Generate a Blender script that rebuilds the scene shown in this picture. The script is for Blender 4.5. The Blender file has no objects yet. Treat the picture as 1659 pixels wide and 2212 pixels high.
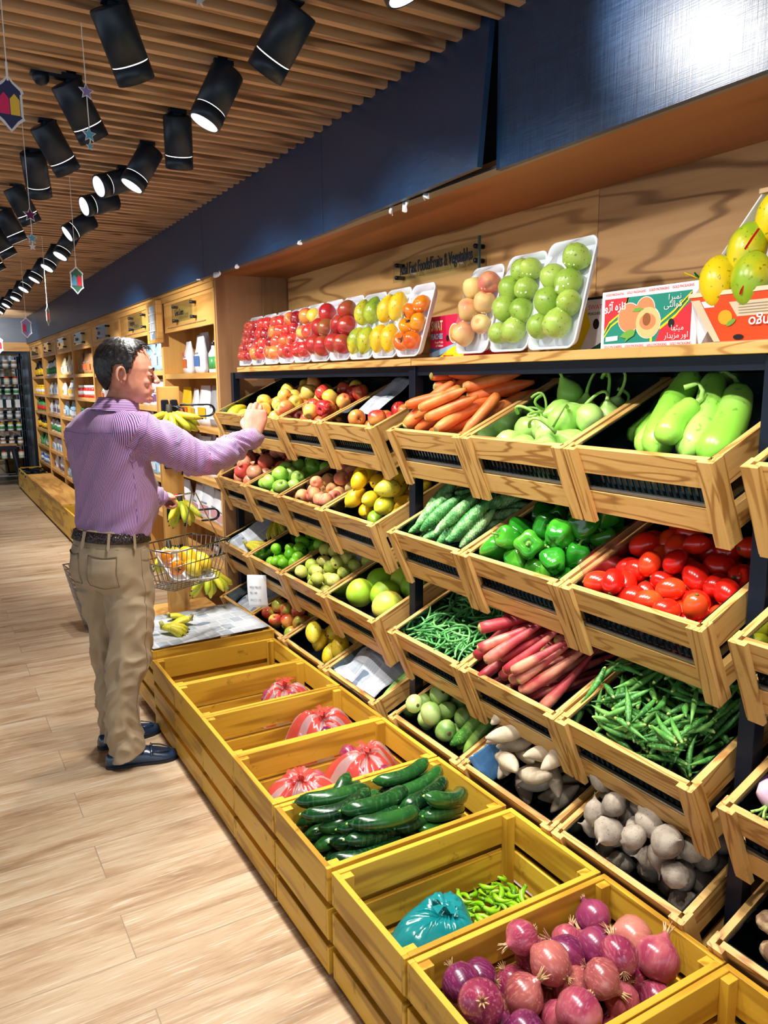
import bpy, bmesh, math, random
from mathutils import Vector, Matrix, Euler, noise
S = bpy.context.scene
COL = S.collection
random.seed(7)
PI = math.pi
R = math.radians

# ------------------------------------------------------------------ camera, world, lights, exposure
cam_d = bpy.data.cameras.new('camera')
cam = bpy.data.objects.new('camera', cam_d)
COL.objects.link(cam)
_r = Vector((0.86140991, -0.5078565, -0.00739865))
_d = Vector((-0.09141946, -0.14070091, -0.98582237))
_f = Vector((0.4996153, 0.84987354, -0.16762913))
m = Matrix((( _r.x, -_d.x, -_f.x, 0), (_r.y, -_d.y, -_f.y, 0), (_r.z, -_d.z, -_f.z, 1.58), (0, 0, 0, 1)))
cam.matrix_world = m
cam_d.sensor_fit = 'HORIZONTAL'
cam_d.sensor_width = 36
cam_d.lens = 1675 / 1659 * 36
cam_d.clip_start = 0.02
S.camera = cam
S.view_settings.view_transform = 'Standard'
S.view_settings.look = 'None'
S.view_settings.gamma = 1
S.view_settings.exposure = 0.5
wd = bpy.data.worlds.new('shop_air')
S.world = wd
wd.use_nodes = True
wd.node_tree.nodes['Background'].inputs[0].default_value = (0.80, 0.90, 1.0, 1)
wd.node_tree.nodes['Background'].inputs[1].default_value = 1.0

SPOT_W = 44          # power of one ceiling spotlight
CEIL_Z = 2.53
# ceiling spotlights: x, y, direction the lamp points
LAMPS = [(0.51, 2.20, (0.52, 0.42, -1)), (0.90, 1.98, (-0.45, 0.75, -1)), (0.88, 2.45, (-0.50, 0.10, -1)), (0.88, 2.94, (0.12, 0.42, -1)),
         (0.50, 2.79, (0.60, 0.35, -1)), (0.88, 3.38, (-0.6, 0.0, -1)), (0.88, 3.79, (-1.3, -0.35, -0.5)), (0.49, 3.26, (0.62, 0.35, -1)),
         (0.49, 3.68, (0.2, 0.6, -1)), (0.90, 4.25, (-1.3, -0.3, -0.45)), (0.49, 4.34, (0.5, 0.2, -1)), (0.90, 4.85, (-1.2, -0.1, -0.8)),
         (0.49, 4.93, (0.5, 0.1, -1)), (0.90, 5.45, (-0.6, -0.2, -1)), (0.49, 5.55, (0.6, 0.1, -1)), (0.90, 6.05, (-0.6, -0.2, -1)),
         (0.90, 6.75, (-0.6, -0.1, -1)), (0.90, 7.5, (-0.6, -0.2, -1)), (0.90, 8.3, (-0.5, -0.2, -1)), (0.90, 9.1, (-0.6, -0.2, -1)),
         (0.90, 9.9, (-0.6, -0.2, -1)), (0.90, 10.8, (-0.5, -0.2, -1)), (0.49, 6.3, (0.6, 0.1, -1))]
# the rest of the two tracks, over and behind the photographer
LAMPS_NEAR = [(0.88, 1.50, (0.42, -0.25, -1)), (0.88, 1.02, (0.62, -0.15, -0.75)), (0.49, 1.60, (0.5, 0.1, -1)), (0.49, 1.05, (0.55, 0.0, -1)), (0.49, 0.45, (0.6, 0.15, -1)),
              (0.88, 0.50, (0.4, 0.1, -1))]
# which lamps carry light (all glow; these throw a beam) and where the beam goes
BEAMS = [(0.51, 2.20, (1.65, 2.2, 1.2), .62), (0.90, 1.98, (0.6, 2.3, 0.0), .5), (0.88, 2.45, (0.85, 2.4, 0.0), 1.15), (0.88, 2.94, (1.1, 2.95, 0.0), 1.0),
         (0.50, 2.79, (1.6, 2.9, 1.2), .7), (0.88, 3.38, (0.2, 3.2, 0.0), .9), (0.88, 3.79, (1.2, 3.8, 0.3), .8), (0.49, 3.26, (1.6, 3.5, 1.2), .8), (0.49, 3.68, (1.5, 4.0, 1.0), .9),
         (0.88, 3.79, (0.0, 3.7, 0), .9), (0.49, 4.34, (1.46, 4.9, 1.2), 1.6), (0.90, 4.85, (0.0, 4.8, 0), 1.), (0.49, 5.55, (1.46, 6.2, 1.2), 2.1),
         (0.90, 6.75, (1.3, 7.0, 1.0), 2.0), (0.90, 8.3, (1.3, 8.4, 1.0), 2.0), (0.90, 9.9, (1.2, 10.2, 1.), 2.0), (0.90, 10.8, (0.8, 11.8, 1.0), 1.2), (0.90, 10.8, (0.9, 13.6, 1.2), 1.5), (0.90, 7.5, (0.2, 7.3, 0), 1.2),
         (0.88, 1.50, (1.02, 1.45, 0.0), 1.25), (0.88, 1.50, (1.44, 1.1, 2.25), .32), (0.88, 1.02, (1.15, 1.0, 0.0), .9), (0.90, 1.98, (1.05, 1.95, 0.0), 1.0), (0.49, 1.60, (1.6, 1.7, 1.15), .55), (0.49, 1.05, (1.6, 1.15, 1.1), .5), (0.49, 0.45, (1.45, 0.7, 0.8), .5),
         (0.88, 0.50, (.95, 0.8, 0.0), .8)]

# ------------------------------------------------------------------ helpers
class MB:
    def __init__(s):
        s.v = []; s.f = []; s.mi = []
    def add(s, vs, fs, mi=0):
        b = len(s.v)
        s.v += [tuple(v) for v in vs]
        s.f += [tuple(b + i for i in f) for f in fs]
        s.mi += [mi] * len(fs)
    def box(s, x0, x1, y0, y1, z0, z1, mi=0, T=None):
        vs = [Vector((x, y, z)) for x in (x0, x1) for y in (y0, y1) for z in (z0, z1)]
        if T: vs = [T @ v for v in vs]
        s.add(vs, [(0, 1, 3, 2), (4, 6, 7, 5), (0, 4, 5, 1), (2, 3, 7, 6), (0, 2, 6, 4), (1, 5, 7, 3)], mi)
    def tube(s, pts, rad, n=8, cap=True, mi=0, flat=1.0):
        pts = [Vector(p) for p in pts]
        if not isinstance(rad, (list, tuple)): rad = [rad] * len(pts)
        vs = []
        prev = None
        for i, p in enumerate(pts):
            t = (pts[min(i + 1, len(pts) - 1)] - pts[max(i - 1, 0)])
            t = t.normalized() if t.length > 1e-9 else Vector((0, 0, 1))
            if prev is None:
                a = Vector((0, 0, 1)) if abs(t.z) < .9 else Vector((1, 0, 0))
                u = t.cross(a).normalized()
            else:
                u = (prev - t * prev.dot(t)).normalized()
            prev = u
            w = t.cross(u)
            for k in range(n):
                a = 2 * PI * k / n
                vs.append(p + (u * math.cos(a) + w * math.sin(a) * flat) * rad[i])
        fs = []
        for i in range(len(pts) - 1):
            for k in range(n):
                fs.append((i * n + k, i * n + (k + 1) % n, (i + 1) * n + (k + 1) % n, (i + 1) * n + k))
        if cap:
            fs.append(tuple(range(n - 1, -1, -1)))
            fs.append(tuple((len(pts) - 1) * n + k for k in range(n)))
        s.add(vs, fs, mi)
    def lathe(s, prof, n=16, mi=0, fn=None, T=None):
        # prof: (r, z) from bottom to top, fn(a, r, z)->(r, z) deform
        vs = []
        for r, z in prof:
            for k in range(n):
                a = 2 * PI * k / n
                rr, zz = (fn(a, r, z) if fn else (r, z))
                v = Vector((rr * math.cos(a), rr * math.sin(a), zz))
                vs.append(T @ v if T else v)
        fs = []
        for i in range(len(prof) - 1):
            for k in range(n):
                fs.append((i * n + k, i * n + (k + 1) % n, (i + 1) * n + (k + 1) % n, (i + 1) * n + k))
        fs.append(tuple(range(n - 1, -1, -1)))
        fs.append(tuple((len(prof) - 1) * n + k for k in range(n)))
        s.add(vs, fs, mi)
    def prism(s, pts, h, mi=0, T=None):
        # pts outline in xy, extruded in z 0..h
        n = len(pts)
        vs = [Vector((p[0], p[1], 0)) for p in pts] + [Vector((p[0], p[1], h)) for p in pts]
        if T: vs = [T @ v for v in vs]
        s.add(vs, [tuple(range(n - 1, -1, -1)), tuple(range(n, 2 * n))] + [(i, (i + 1) % n, n + (i + 1) % n, n + i) for i in range(n)], mi)
    def mesh(s, name, mats, smooth=False):
        me = bpy.data.meshes.new(name)
        me.from_pydata(s.v, [], s.f)
        for mm in (mats if isinstance(mats, (list, tuple)) else [mats]): me.materials.append(mm)
        me.polygons.foreach_set('material_index', s.mi)
        if smooth: me.polygons.foreach_set('use_smooth', [True] * len(me.polygons))
        me.update()
        return me
    def build(s, name, mats, parent=None, smooth=False, loc=None, bevel=0):
        return ob(name, s.mesh(name, mats, smooth), parent, loc, bevel=bevel)

def ob(name, me, parent=None, loc=None, rot=None, sc=None, bevel=0):
    o = bpy.data.objects.new(name, me)
    COL.objects.link(o)
    if parent: o.parent = parent
    if loc is not None: o.location = loc
    if rot is not None: o.rotation_euler = rot
    if sc is not None: o.scale = (sc, sc, sc) if isinstance(sc, (int, float)) else sc
    if bevel:
        b = o.modifiers.new('bevel', 'BEVEL'); b.width = bevel; b.segments = 2; b.limit_method = 'ANGLE'
    return o
def tag(o, label, cat, group=None, kind=None):
    o['label'] = label; o['category'] = cat
    if group: o['group'] = group
    if kind: o['kind'] = kind
    return o
def thing(name, label, cat, loc=(0, 0, 0), rot=(0, 0, 0), group=None):
    return tag(ob(name, None, None, loc, rot), label, cat, group)
def struct(name, mb, mat, smooth=False, bevel=0):
    o = mb.build(name, mat, smooth=smooth, bevel=bevel); o['kind'] = 'structure'; return o
def copy_tree(o, parent=None):
    c = o.copy(); COL.objects.link(c)
    if parent: c.parent = parent
    for ch in list(o.children): copy_tree(ch, c)
    return c
def text_mesh(txt, size, mat, depth=0.0006, align='LEFT', sx=1.0, bold=0.0, font=None):
    cu = bpy.data.curves.new('lettering', 'FONT'); cu.body = txt; cu.size = size; cu.extrude = depth
    cu.align_x = align; cu.offset = bold; cu.resolution_u = 3
    o = bpy.data.objects.new('lettering', cu); COL.objects.link(o)
    dg = bpy.context.evaluated_depsgraph_get(); dg.update()
    me = bpy.data.meshes.new_from_object(o.evaluated_get(dg))
    bpy.data.objects.remove(o)
    for v in me.vertices: v.co.x *= sx
    me.materials.clear(); me.materials.append(mat)
    return me
def modmesh(me, mods):
    """apply modifiers through the depsgraph, return new mesh"""
    o = bpy.data.objects.new('tmp', me); COL.objects.link(o)
    for t, kw in mods:
        md = o.modifiers.new(t, t)
        for k, v in kw.items(): setattr(md, k, v)
    dg = bpy.context.evaluated_depsgraph_get(); dg.update()
    r = bpy.data.meshes.new_from_object(o.evaluated_get(dg))
    bpy.data.objects.remove(o)
    return r

# ------------------------------------------------------------------ materials
def srgb(r, g, b):
    f = lambda c: (c / 255) / 12.92 if c <= 10 else (((c / 255) + 0.055) / 1.055) ** 2.4
    return (f(r), f(g), f(b), 1)
class N:
    def __init__(s, name):
        s.m = bpy.data.materials.new(name); s.m.use_nodes = True
        s.t = s.m.node_tree; s.b = s.t.nodes['Principled BSDF']
    def n(s, ty, **kw):
        nd = s.t.nodes.new(ty)
        for k, v in kw.items():
            if k.startswith('i_'):
                key = k[2:]; key = int(key) if key.isdigit() else key
                nd.inputs[key].default_value = v
            else: setattr(nd, k, v)
        return nd
    def l(s, a, b): s.t.links.new(a, b)
    def ramp(s, fac, stops, interp='LINEAR'):
        nd = s.t.nodes.new('ShaderNodeValToRGB'); cr = nd.color_ramp; cr.interpolation = interp
        cr.elements[0].position = stops[0][0]; cr.elements[0].color = stops[0][1]
        cr.elements[1].position = stops[-1][0]; cr.elements[1].color = stops[-1][1]
        for p, c in stops[1:-1]:
            e = cr.elements.new(p); e.color = c
        s.l(fac, nd.inputs[0]); return nd.outputs[0]
    def coords(s, scale=(1, 1, 1), rnd=True, kind='Object'):
        tc = s.n('ShaderNodeTexCoord'); out = tc.outputs[kind]
        if rnd:
            oi = s.n('ShaderNodeObjectInfo')
            mu = s.n('ShaderNodeVectorMath', operation='SCALE'); mu.inputs[0].default_value = (13.7, 7.3, 19.1)
            s.l(oi.outputs['Random'], mu.inputs['Scale'])
            ad = s.n('ShaderNodeVectorMath', operation='ADD'); s.l(out, ad.inputs[0]); s.l(mu.outputs[0], ad.inputs[1]); out = ad.outputs[0]
        mp = s.n('ShaderNodeMapping'); mp.inputs['Scale'].default_value = scale
        s.l(out, mp.inputs[0]); return mp.outputs[0]
    def bump(s, h, strength=.2, dist=.002):
        b = s.n('ShaderNodeBump'); b.inputs['Strength'].default_value = strength; b.inputs['Distance'].default_value = dist
        s.l(h, b.inputs['Height']); s.l(b.outputs[0], s.b.inputs['Normal'])
    def mix(s, fac, a, b, blend='MIX'):
        nd = s.n('ShaderNodeMix', data_type='RGBA', blend_type=blend)
        for val, idx in ((fac, 0), (a, 6), (b, 7)):
            if hasattr(val, 'links') or hasattr(val, 'is_linked'): s.l(val, nd.inputs[idx])
            else: nd.inputs[idx].default_value = val
        return nd.outputs[2]
def plain(name, col, rough=.5, metal=0, spec=None, coat=0, **kw):
    a = N(name); a.b.inputs['Base Color'].default_value = col; a.b.inputs['Roughness'].default_value = rough
    a.b.inputs['Metallic'].default_value = metal
    if spec is not None: a.b.inputs['Specular IOR Level'].default_value = spec
    if coat: a.b.inputs['Coat Weight'].default_value = coat; a.b.inputs['Coat Roughness'].default_value = .08
    return a.m
_AX = {'x': (0.10, 1, 1), 'y': (1, 0.10, 1), 'z': (1, 1, 0.10)}
def wood(name, c_light, c_mid, c_dark, axis='y', sc=14, rough=.5, dist=5, rnd=True, dirt=0.0, spec=.4):
    a = N(name)
    k = _AX[axis]
    v = a.coords(tuple(sc * q for q in k), rnd)
    no = a.n('ShaderNodeTexNoise', i_Scale=0.55, i_Detail=3.0, i_Roughness=.55); a.l(v, no.inputs['Vector'])
    # rings: warp coordinate by low noise then take many narrow bands
    wv = a.n('ShaderNodeMath', operation='MULTIPLY'); a.l(no.outputs[0], wv.inputs[0]); wv.inputs[1].default_value = dist * 2.6
    sn = a.n('ShaderNodeMath', operation='SINE'); m2 = a.n('ShaderNodeMath', operation='MULTIPLY'); a.l(wv.outputs[0], m2.inputs[0]); m2.inputs[1].default_value = 6.283
    a.l(m2.outputs[0], sn.inputs[0])
    ring = a.n('ShaderNodeMapRange'); ring.inputs[1].default_value = -1; ring.inputs[2].default_value = 1; a.l(sn.outputs[0], ring.inputs[0])
    v2 = a.coords(tuple(sc * 9 * (q if q == 1 else .03) for q in k), rnd)
    fi = a.n('ShaderNodeTexNoise', i_Scale=1.0, i_Detail=2.0); a.l(v2, fi.inputs['Vector'])
    c1 = a.ramp(ring.outputs[0], [(0.0, c_mid), (.55, c_light), (1.0, c_light)])
    c2 = a.mix(.5, c1, a.ramp(fi.outputs[0], [(.3, c_mid), (.7, c_light)]))
    pr = a.ramp(ring.outputs[0], [(0.0, (1, 1, 1, 1)), (.22, (0, 0, 0, 1)), (1, (0, 0, 0, 1))])
    c3 = a.mix(pr, c2, c_dark)
    fm = a.n('ShaderNodeMath', operation='MULTIPLY'); a.l(pr, fm.inputs[0]); fm.inputs[1].default_value = .75
    c3 = a.mix(fm.outputs[0], c2, c_dark)
    # slow tonal change between and along boards
    v3 = a.coords((1.3, 1.3, 1.3), rnd); sl = a.n('ShaderNodeTexNoise', i_Scale=1.0, i_Detail=1.0); a.l(v3, sl.inputs['Vector'])
    c3 = a.mix(a.ramp(sl.outputs[0], [(.35, (0, 0, 0, 1)), (.75, (.5, .5, .5, 1))]), c3, c_mid)
    if dirt:
        v4 = a.coords((9, 9, 9)); dn = a.n('ShaderNodeTexNoise', i_Scale=1.5, i_Detail=6.0, i_Roughness=.7); a.l(v4, dn.inputs['Vector'])
        c3 = a.mix(a.ramp(dn.outputs[0], [(.60, (0, 0, 0, 1)), (.72, (dirt, dirt, dirt, 1))]), c3, (c_dark[0] * .35, c_dark[1] * .35, c_dark[2] * .35, 1))
    a.l(c3, a.b.inputs['Base Color'])
    a.b.inputs['Roughness'].default_value = rough; a.b.inputs['Specular IOR Level'].default_value = spec
    a.bump(fi.outputs[0], .12, .0015)
    return a.m
PINE = {k: wood('pine_' + k, srgb(218, 176, 108), srgb(198, 150, 80), srgb(134, 82, 30), k, 15, .42, 4.6, dirt=.25) for k in 'xyz'}
YEL = {k: wood('yellow_crate_' + k, srgb(222, 178, 62), srgb(204, 156, 44), srgb(146, 100, 26), k, 11, .42, 1.5, dirt=.75) for k in 'xyz'}
CRATE_EDGE = wood('worn_crate_edge', srgb(232, 196, 120), srgb(208, 160, 80), srgb(150, 105, 55), 'x', 20, .6, 2.0, dirt=.8)
OAK = {k: wood('golden_oak_' + k, srgb(222, 172, 98), srgb(206, 152, 78), srgb(176, 120, 56), k, 8, .42, 1.6) for k in 'xyz'}
PLY = wood('brown_plywood_y', srgb(170, 124, 78), srgb(150, 104, 62), srgb(96, 62, 34), 'y', 3.5, .45, 5, rnd=False)
PLYZ = wood('brown_plywood_z', srgb(176, 134, 96), srgb(160, 118, 82), srgb(130, 90, 60), 'z', 6, .4, 1.5)
SLAT = wood('ceiling_slat_x', srgb(218, 182, 142), srgb(184, 146, 110), srgb(112, 82, 60), 'x', 9, .38, 3.0)
SLATDK = plain('ceiling_backing', srgb(60, 42, 30), .8)
BLACK = plain('black_metal', srgb(14, 24, 40), .38, 0.3)
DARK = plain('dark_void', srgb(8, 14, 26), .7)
LAMPB = plain('lamp_black', srgb(24, 40, 58), .42, .2)
CHROME = plain('chrome_wire', srgb(170, 168, 165), .25, 1.0)
STEEL = plain('steel_strip', srgb(150, 155, 160), .35, .9)
WHITE = plain('white_plastic', srgb(240, 242, 245), .4)
FOAM = plain('white_foam', srgb(236, 240, 246), .45)
def fascia_mat():
    a = N('navy_linen_laminate')
    v = a.coords((1, 5, 160)); n1 = a.n('ShaderNodeTexNoise', i_Scale=2.4, i_Detail=3.0); a.l(v, n1.inputs['Vector'])
    v2 = a.coords((1, 150, 5)); n2 = a.n('ShaderNodeTexNoise', i_Scale=2.4, i_Detail=3.0); a.l(v2, n2.inputs['Vector'])
    mx = a.n('ShaderNodeMath', operation='ADD'); a.l(n1.outputs[0], mx.inputs[0]); a.l(n2.outputs[0], mx.inputs[1])
    h = a.n('ShaderNodeMath', operation='MULTIPLY'); a.l(mx.outputs[0], h.inputs[0]); h.inputs[1].default_value = .5
    a.l(a.ramp(h.outputs[0], [(.35, srgb(5, 36, 72)), (.65, srgb(18, 68, 112))]), a.b.inputs['Base Color'])
    a.l(a.ramp(h.outputs[0], [(.35, (.34, .34, .34, 1)), (.65, (.46, .46, .46, 1))]), a.b.inputs['Roughness'])
    a.b.inputs['Specular IOR Level'].default_value = 1.0
    a.bump(h.outputs[0], .5, .0012); return a.m
NAVY = fascia_mat()
def floor_mat():
    a = N('oak_look_tile')
    tc = a.n('ShaderNodeTexCoord'); mp = a.n('ShaderNodeMapping'); mp.inputs['Location'].default_value = (-0.377 + .006, -.1635, 0); a.l(tc.outputs['Object'], mp.inputs[0])
    br = a.n('ShaderNodeTexBrick', offset=.5, offset_frequency=2, squash=1); a.l(mp.outputs[0], br.inputs['Vector'])
    br.inputs['Scale'].default_value = 1; br.inputs['Brick Width'].default_value = 1.2; br.inputs['Row Height'].default_value = .205
    br.inputs['Mortar Size'].default_value = .0016; br.inputs['Mortar Smooth'].default_value = .1
    br.inputs['Color1'].default_value = (0, 0, 0, 1); br.inputs['Color2'].default_value = (1, 1, 1, 1); br.inputs['Mortar'].default_value = (.5, .5, .5, 1)
    br.inputs['Bias'].default_value = 0
    sc = a.n('ShaderNodeVectorMath', operation='SCALE'); sc.inputs['Scale'].default_value = 9.0; a.l(br.outputs['Color'], sc.inputs[0])
    ad = a.n('ShaderNodeVectorMath', operation='ADD'); a.l(tc.outputs['Object'], ad.inputs[0]); a.l(sc.outputs[0], ad.inputs[1])
    m1 = a.n('ShaderNodeMapping'); m1.inputs['Scale'].default_value = (1.3, 9, 1); a.l(ad.outputs[0], m1.inputs[0])
    n1 = a.n('ShaderNodeTexNoise', i_Scale=1.2, i_Detail=5.0, i_Roughness=.62, i_Distortion=.5); a.l(m1.outputs[0], n1.inputs['Vector'])
    m2 = a.n('ShaderNodeMapping'); m2.inputs['Scale'].default_value = (7, 150, 1); a.l(ad.outputs[0], m2.inputs[0])
    n2 = a.n('ShaderNodeTexNoise', i_Scale=1.0, i_Detail=3.0, i_Roughness=.6); a.l(m2.outputs[0], n2.inputs['Vector'])
    c = a.ramp(n1.outputs[0], [(.30, srgb(142, 112, 86)), (.46, srgb(180, 152, 122)), (.60, srgb(196, 174, 146)), (.75, srgb(206, 192, 172))])
    st = a.ramp(n2.outputs[0], [(.56, (0, 0, 0, 1)), (.70, (.7, .7, .7, 1))])
    c = a.mix(st, c, srgb(222, 210, 190))
    sd = a.ramp(n2.outputs[0], [(.30, (.5, .5, .5, 1)), (.42, (0, 0, 0, 1))])
    c = a.mix(sd, c, srgb(150, 116, 84))
    c = a.mix(br.outputs['Fac'], c, srgb(150, 132, 112))
    a.l(c, a.b.inputs['Base Color']); a.b.inputs['Roughness'].default_value = .34
    a.b.inputs['Specular IOR Level'].default_value = .35
    a.bump(n2.outputs[0], .12, .001); return a.m
FLOOR = floor_mat()
def glass_like(name, tint, alpha=.25, rough=.05, white=0.0):
    a = N(name)
    tr = a.n('ShaderNodeBsdfTransparent'); tr.inputs[0].default_value = tint
    gl = a.n('ShaderNodeBsdfGlossy'); gl.inputs['Roughness'].default_value = rough; gl.inputs['Color'].default_value = (1, 1, 1, 1)
    fr = a.n('ShaderNodeLayerWeight'); pw = a.n('ShaderNodeMath', operation='POWER'); a.l(fr.outputs['Facing'], pw.inputs[0]); pw.inputs[1].default_value = 4.5
    ad = a.n('ShaderNodeMath', operation='ADD'); a.l(pw.outputs[0], ad.inputs[0]); ad.inputs[1].default_value = alpha; ad.use_clamp = True
    mx = a.n('ShaderNodeMixShader'); a.l(ad.outputs[0], mx.inputs[0]); a.l(tr.outputs[0], mx.inputs[1]); a.l(gl.outputs[0], mx.inputs[2])
    a.l(mx.outputs[0], a.t.nodes['Material Output'].inputs[0]); return a.m
FILM = glass_like('cling_film', (.97, .98, 1, 1), .025, .06)
ACRYL = glass_like('clear_acrylic', (.88, .94, .9, 1), .06, .03)
LINER = plain('black_tray_liner', srgb(22, 34, 40), .14, .35, .9)
GLASSP = glass_like('side_sheet_glass', (.55, .68, .66, 1), .10, .03)
# ------------------------------------------------------------------ the room
b = MB(); b.box(-9, 2.3, -4, 14.4, -.05, 0); struct('floor', b, FLOOR)
b = MB()                               # slatted ceiling: backing and fins running across the aisle
b.box(-9, 1.46, -3, 13.4, CEIL_Z + .10, CEIL_Z + .14, 1)
y = -1.0
while y < 13.2:
    b.box(-7, 1.43, y, y + .026, CEIL_Z, CEIL_Z + .10)
    y += .084
struct('ceiling', b, [SLAT, SLATDK])
b = MB(); b.box(1.90, 2.0, -3, 14.3, 0, 2.9); struct('wall_right', b, PLY)
b = MB(); b.box(-9, 2.0, 14.2, 14.3, 0, 2.9); struct('wall_far', b, NAVY)
# fascia above the shelving: separate laminate panels
FX = 1.425
panels = [(13.0, 8.4, 0), (8.4, 4.40, 0), (4.40, 2.88, 0), (2.88, 1.812, 1), (1.80, 0.42, 0), (.41, -1.6, 0)]
for i, (ya, yb, sw) in enumerate(panels):
    b = MB()
    if sw:   # this panel has come loose and its near edge swings out into the aisle
        for (z0, z1) in ((2.155, 2.60),):
            vs = []
            for (yy, off) in ((ya, 0), (yb, .055)):
                for (x, z) in ((FX - off - .0, z0), (FX - off - .0 + .018, z0), (FX - off * .2 + .018, z1), (FX - off * .2, z1)):
                    vs.append((x, yy, z))
            b.add(vs, [(0, 1, 2, 3), (7, 6, 5, 4), (0, 4, 5, 1), (1, 5, 6, 2), (2, 6, 7, 3), (3, 7, 4, 0)])
    else:
        b.box(FX, FX + .018, min(ya, yb) + .002, max(ya, yb) - .002, 2.155 if i != 4 else 2.15, 2.62)
    struct('trim_%d' % (i + 1), b, NAVY)
b = MB(); b.box(FX + .05, FX + .07, -1.6, 13.2, 2.17, 2.62); struct('trim_7', b, DARK)
b = MB(); b.box(FX + .004, FX + .05, -1.6, 4.4, 2.157, 2.165); struct('trim_8', b, STEEL)
b = MB(); b.box(FX + .03, 1.9, -1.6, 4.36, 2.165, 2.19); struct('trim_9', b, wood('niche_soffit', srgb(182, 122, 76), srgb(164, 104, 62), srgb(120, 74, 42), 'y', 3, .5, 2, rnd=False))
# plywood sheets of the niche wall
b = MB(); b.box(1.885, 1.899, 1.862, 4.30, 1.60, 2.165); struct('trim_10', b, wood('niche_board_oak', srgb(218, 174, 112), srgb(196, 148, 86), srgb(138, 94, 52), 'y', 5, .42, 5.5, rnd=False))
b = MB(); b.box(1.883, 1.899, -1.6, 1.858, 1.60, 2.165); struct('trim_11', b, wood('niche_board_walnut', srgb(202, 158, 106), srgb(176, 132, 84), srgb(112, 76, 44), 'y', 5, .42, 6.5, rnd=False))
b = MB(); b.box(1.73, 1.885, 4.285, 4.30, 1.66, 2.165); struct('trim_12', b, wood('niche_return', srgb(150, 116, 82), srgb(132, 98, 66), srgb(96, 66, 42), 'z', 5, .5, 4, rnd=False))
b = MB(); b.box(1.46, 1.90, 4.31, 4.335, 0.0, 2.17); struct('trim_13', b, PLYZ)
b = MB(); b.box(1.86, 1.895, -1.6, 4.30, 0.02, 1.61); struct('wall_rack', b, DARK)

# bits of torn tape sticking out under the fascia
for i, (yy, w, h) in enumerate([(4.22, .10, .03), (3.86, .02, .022), (3.1, .02, .018), (2.28, .035, .035), (2.36, .012, .03), (2.16, .03, .02), (4.5, .03, .01)]):
    b = MB(); n = 7
    vs = []
    for k in range(n + 1):
        t = k / n
        vs.append((FX - .004 - .006 * math.sin(t * 7 + i), yy - w * t, 2.158))
        vs.append((FX - .006 - .010 * math.sin(t * 5 + i), yy - w * t, 2.158 - h * (0.35 + .65 * abs(math.sin(t * 3.1 + i * .3)))))
    fs = [(2 * k, 2 * k + 1, 2 * k + 3, 2 * k + 2) for k in range(n)]
    b.add(vs, fs)
    o = b.build('tape_scrap', WHITE, smooth=True)
    mo = o.modifiers.new('s', 'SOLIDIFY'); mo.thickness = .0015
    tag(o, ['long crumpled white tape strip hanging from the fascia at the bookcase end', 'tiny white tape flag under the fascia beside the long crumpled strip',
            'small white tape tab halfway along the fascia edge', 'large curled white tape piece under the loose fascia panel', 'narrow white tape tongue next to the large curled piece',
            'white tape flap nearest the swung-out panel corner', 'thin white tape sliver above the first bookcase cornice'][i], 'tape', 'tape scraps under the fascia')

# ------------------------------------------------------------------ spotlights
em = N('lamp_lens'); em.b.inputs['Emission Color'].default_value = (.92, .97, 1, 1); em.b.inputs['Emission Strength'].default_value = .75; LENS = em.m
em2 = N('lamp_glow_slot'); em2.b.inputs['Emission Color'].default_value = (1, .97, .9, 1); em2.b.inputs['Emission Strength'].default_value = 1.6; SLOT = em2.m
def lamp_meshes():
    L = .175; r = .050
    b = MB(); b.lathe([(r, -L * .74), (r, -.003), (r - .003, 0)], 28); body = b.mesh('body', LAMPB, True)
    b = MB(); b.lathe([(r - .0025, -L * .757), (r - .0025, -L * .738)], 28); slot = b.mesh('light_slot', SLOT, True)
    b = MB()
    prof = [(r - .012, -L + .012), (r - .006, -L), (r, -L), (r, -L * .757)]
    b.lathe(prof, 28); head = b.mesh('head', LAMPB, True)
    for p in head.polygons[-2:]: pass
    b = MB(); b.lathe([(0.001, -L - .0005), (r - .007, -L - .0008), (r - .007, -L + .002)], 28); lens = b.mesh('lens', LENS, True)
    return body, slot, head, lens
LM = lamp_meshes()
lamp_names = ['front lamp of the left row, tipped toward the shelves', 'front lamp of the right row, tipped away from the camera', 'second lamp of the right row with its lens turned to the aisle',
              'third lamp of the right row, hanging straight down', 'second lamp of the left row beside the motion sensor', 'fourth lamp of the right row, tipped toward the aisle',
              'fifth lamp of the right row, turned nearly level', 'third lamp of the left row, tipped toward the shelves', 'fourth lamp of the left row, with a bright streak on its side',
              'sixth lamp of the right row, turned nearly level', 'fifth lamp of the left row, behind the dark star', 'seventh lamp of the right row, tipped low',
              'sixth lamp of the left row, cut by the photo edge', 'eighth lamp of the right row, behind the lantern string', 'seventh lamp of the left row at the photo edge',
              'ninth lamp of the right row', 'tenth lamp of the right row', 'eleventh lamp of the right row', 'twelfth lamp of the right row', 'thirteenth lamp of the right row',
              'fourteenth lamp of the right row', 'farthest lamp of the right row', 'eighth lamp of the left row at the photo edge',
              ] + ['lamp of the ceiling row over the camera'] * 6
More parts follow.
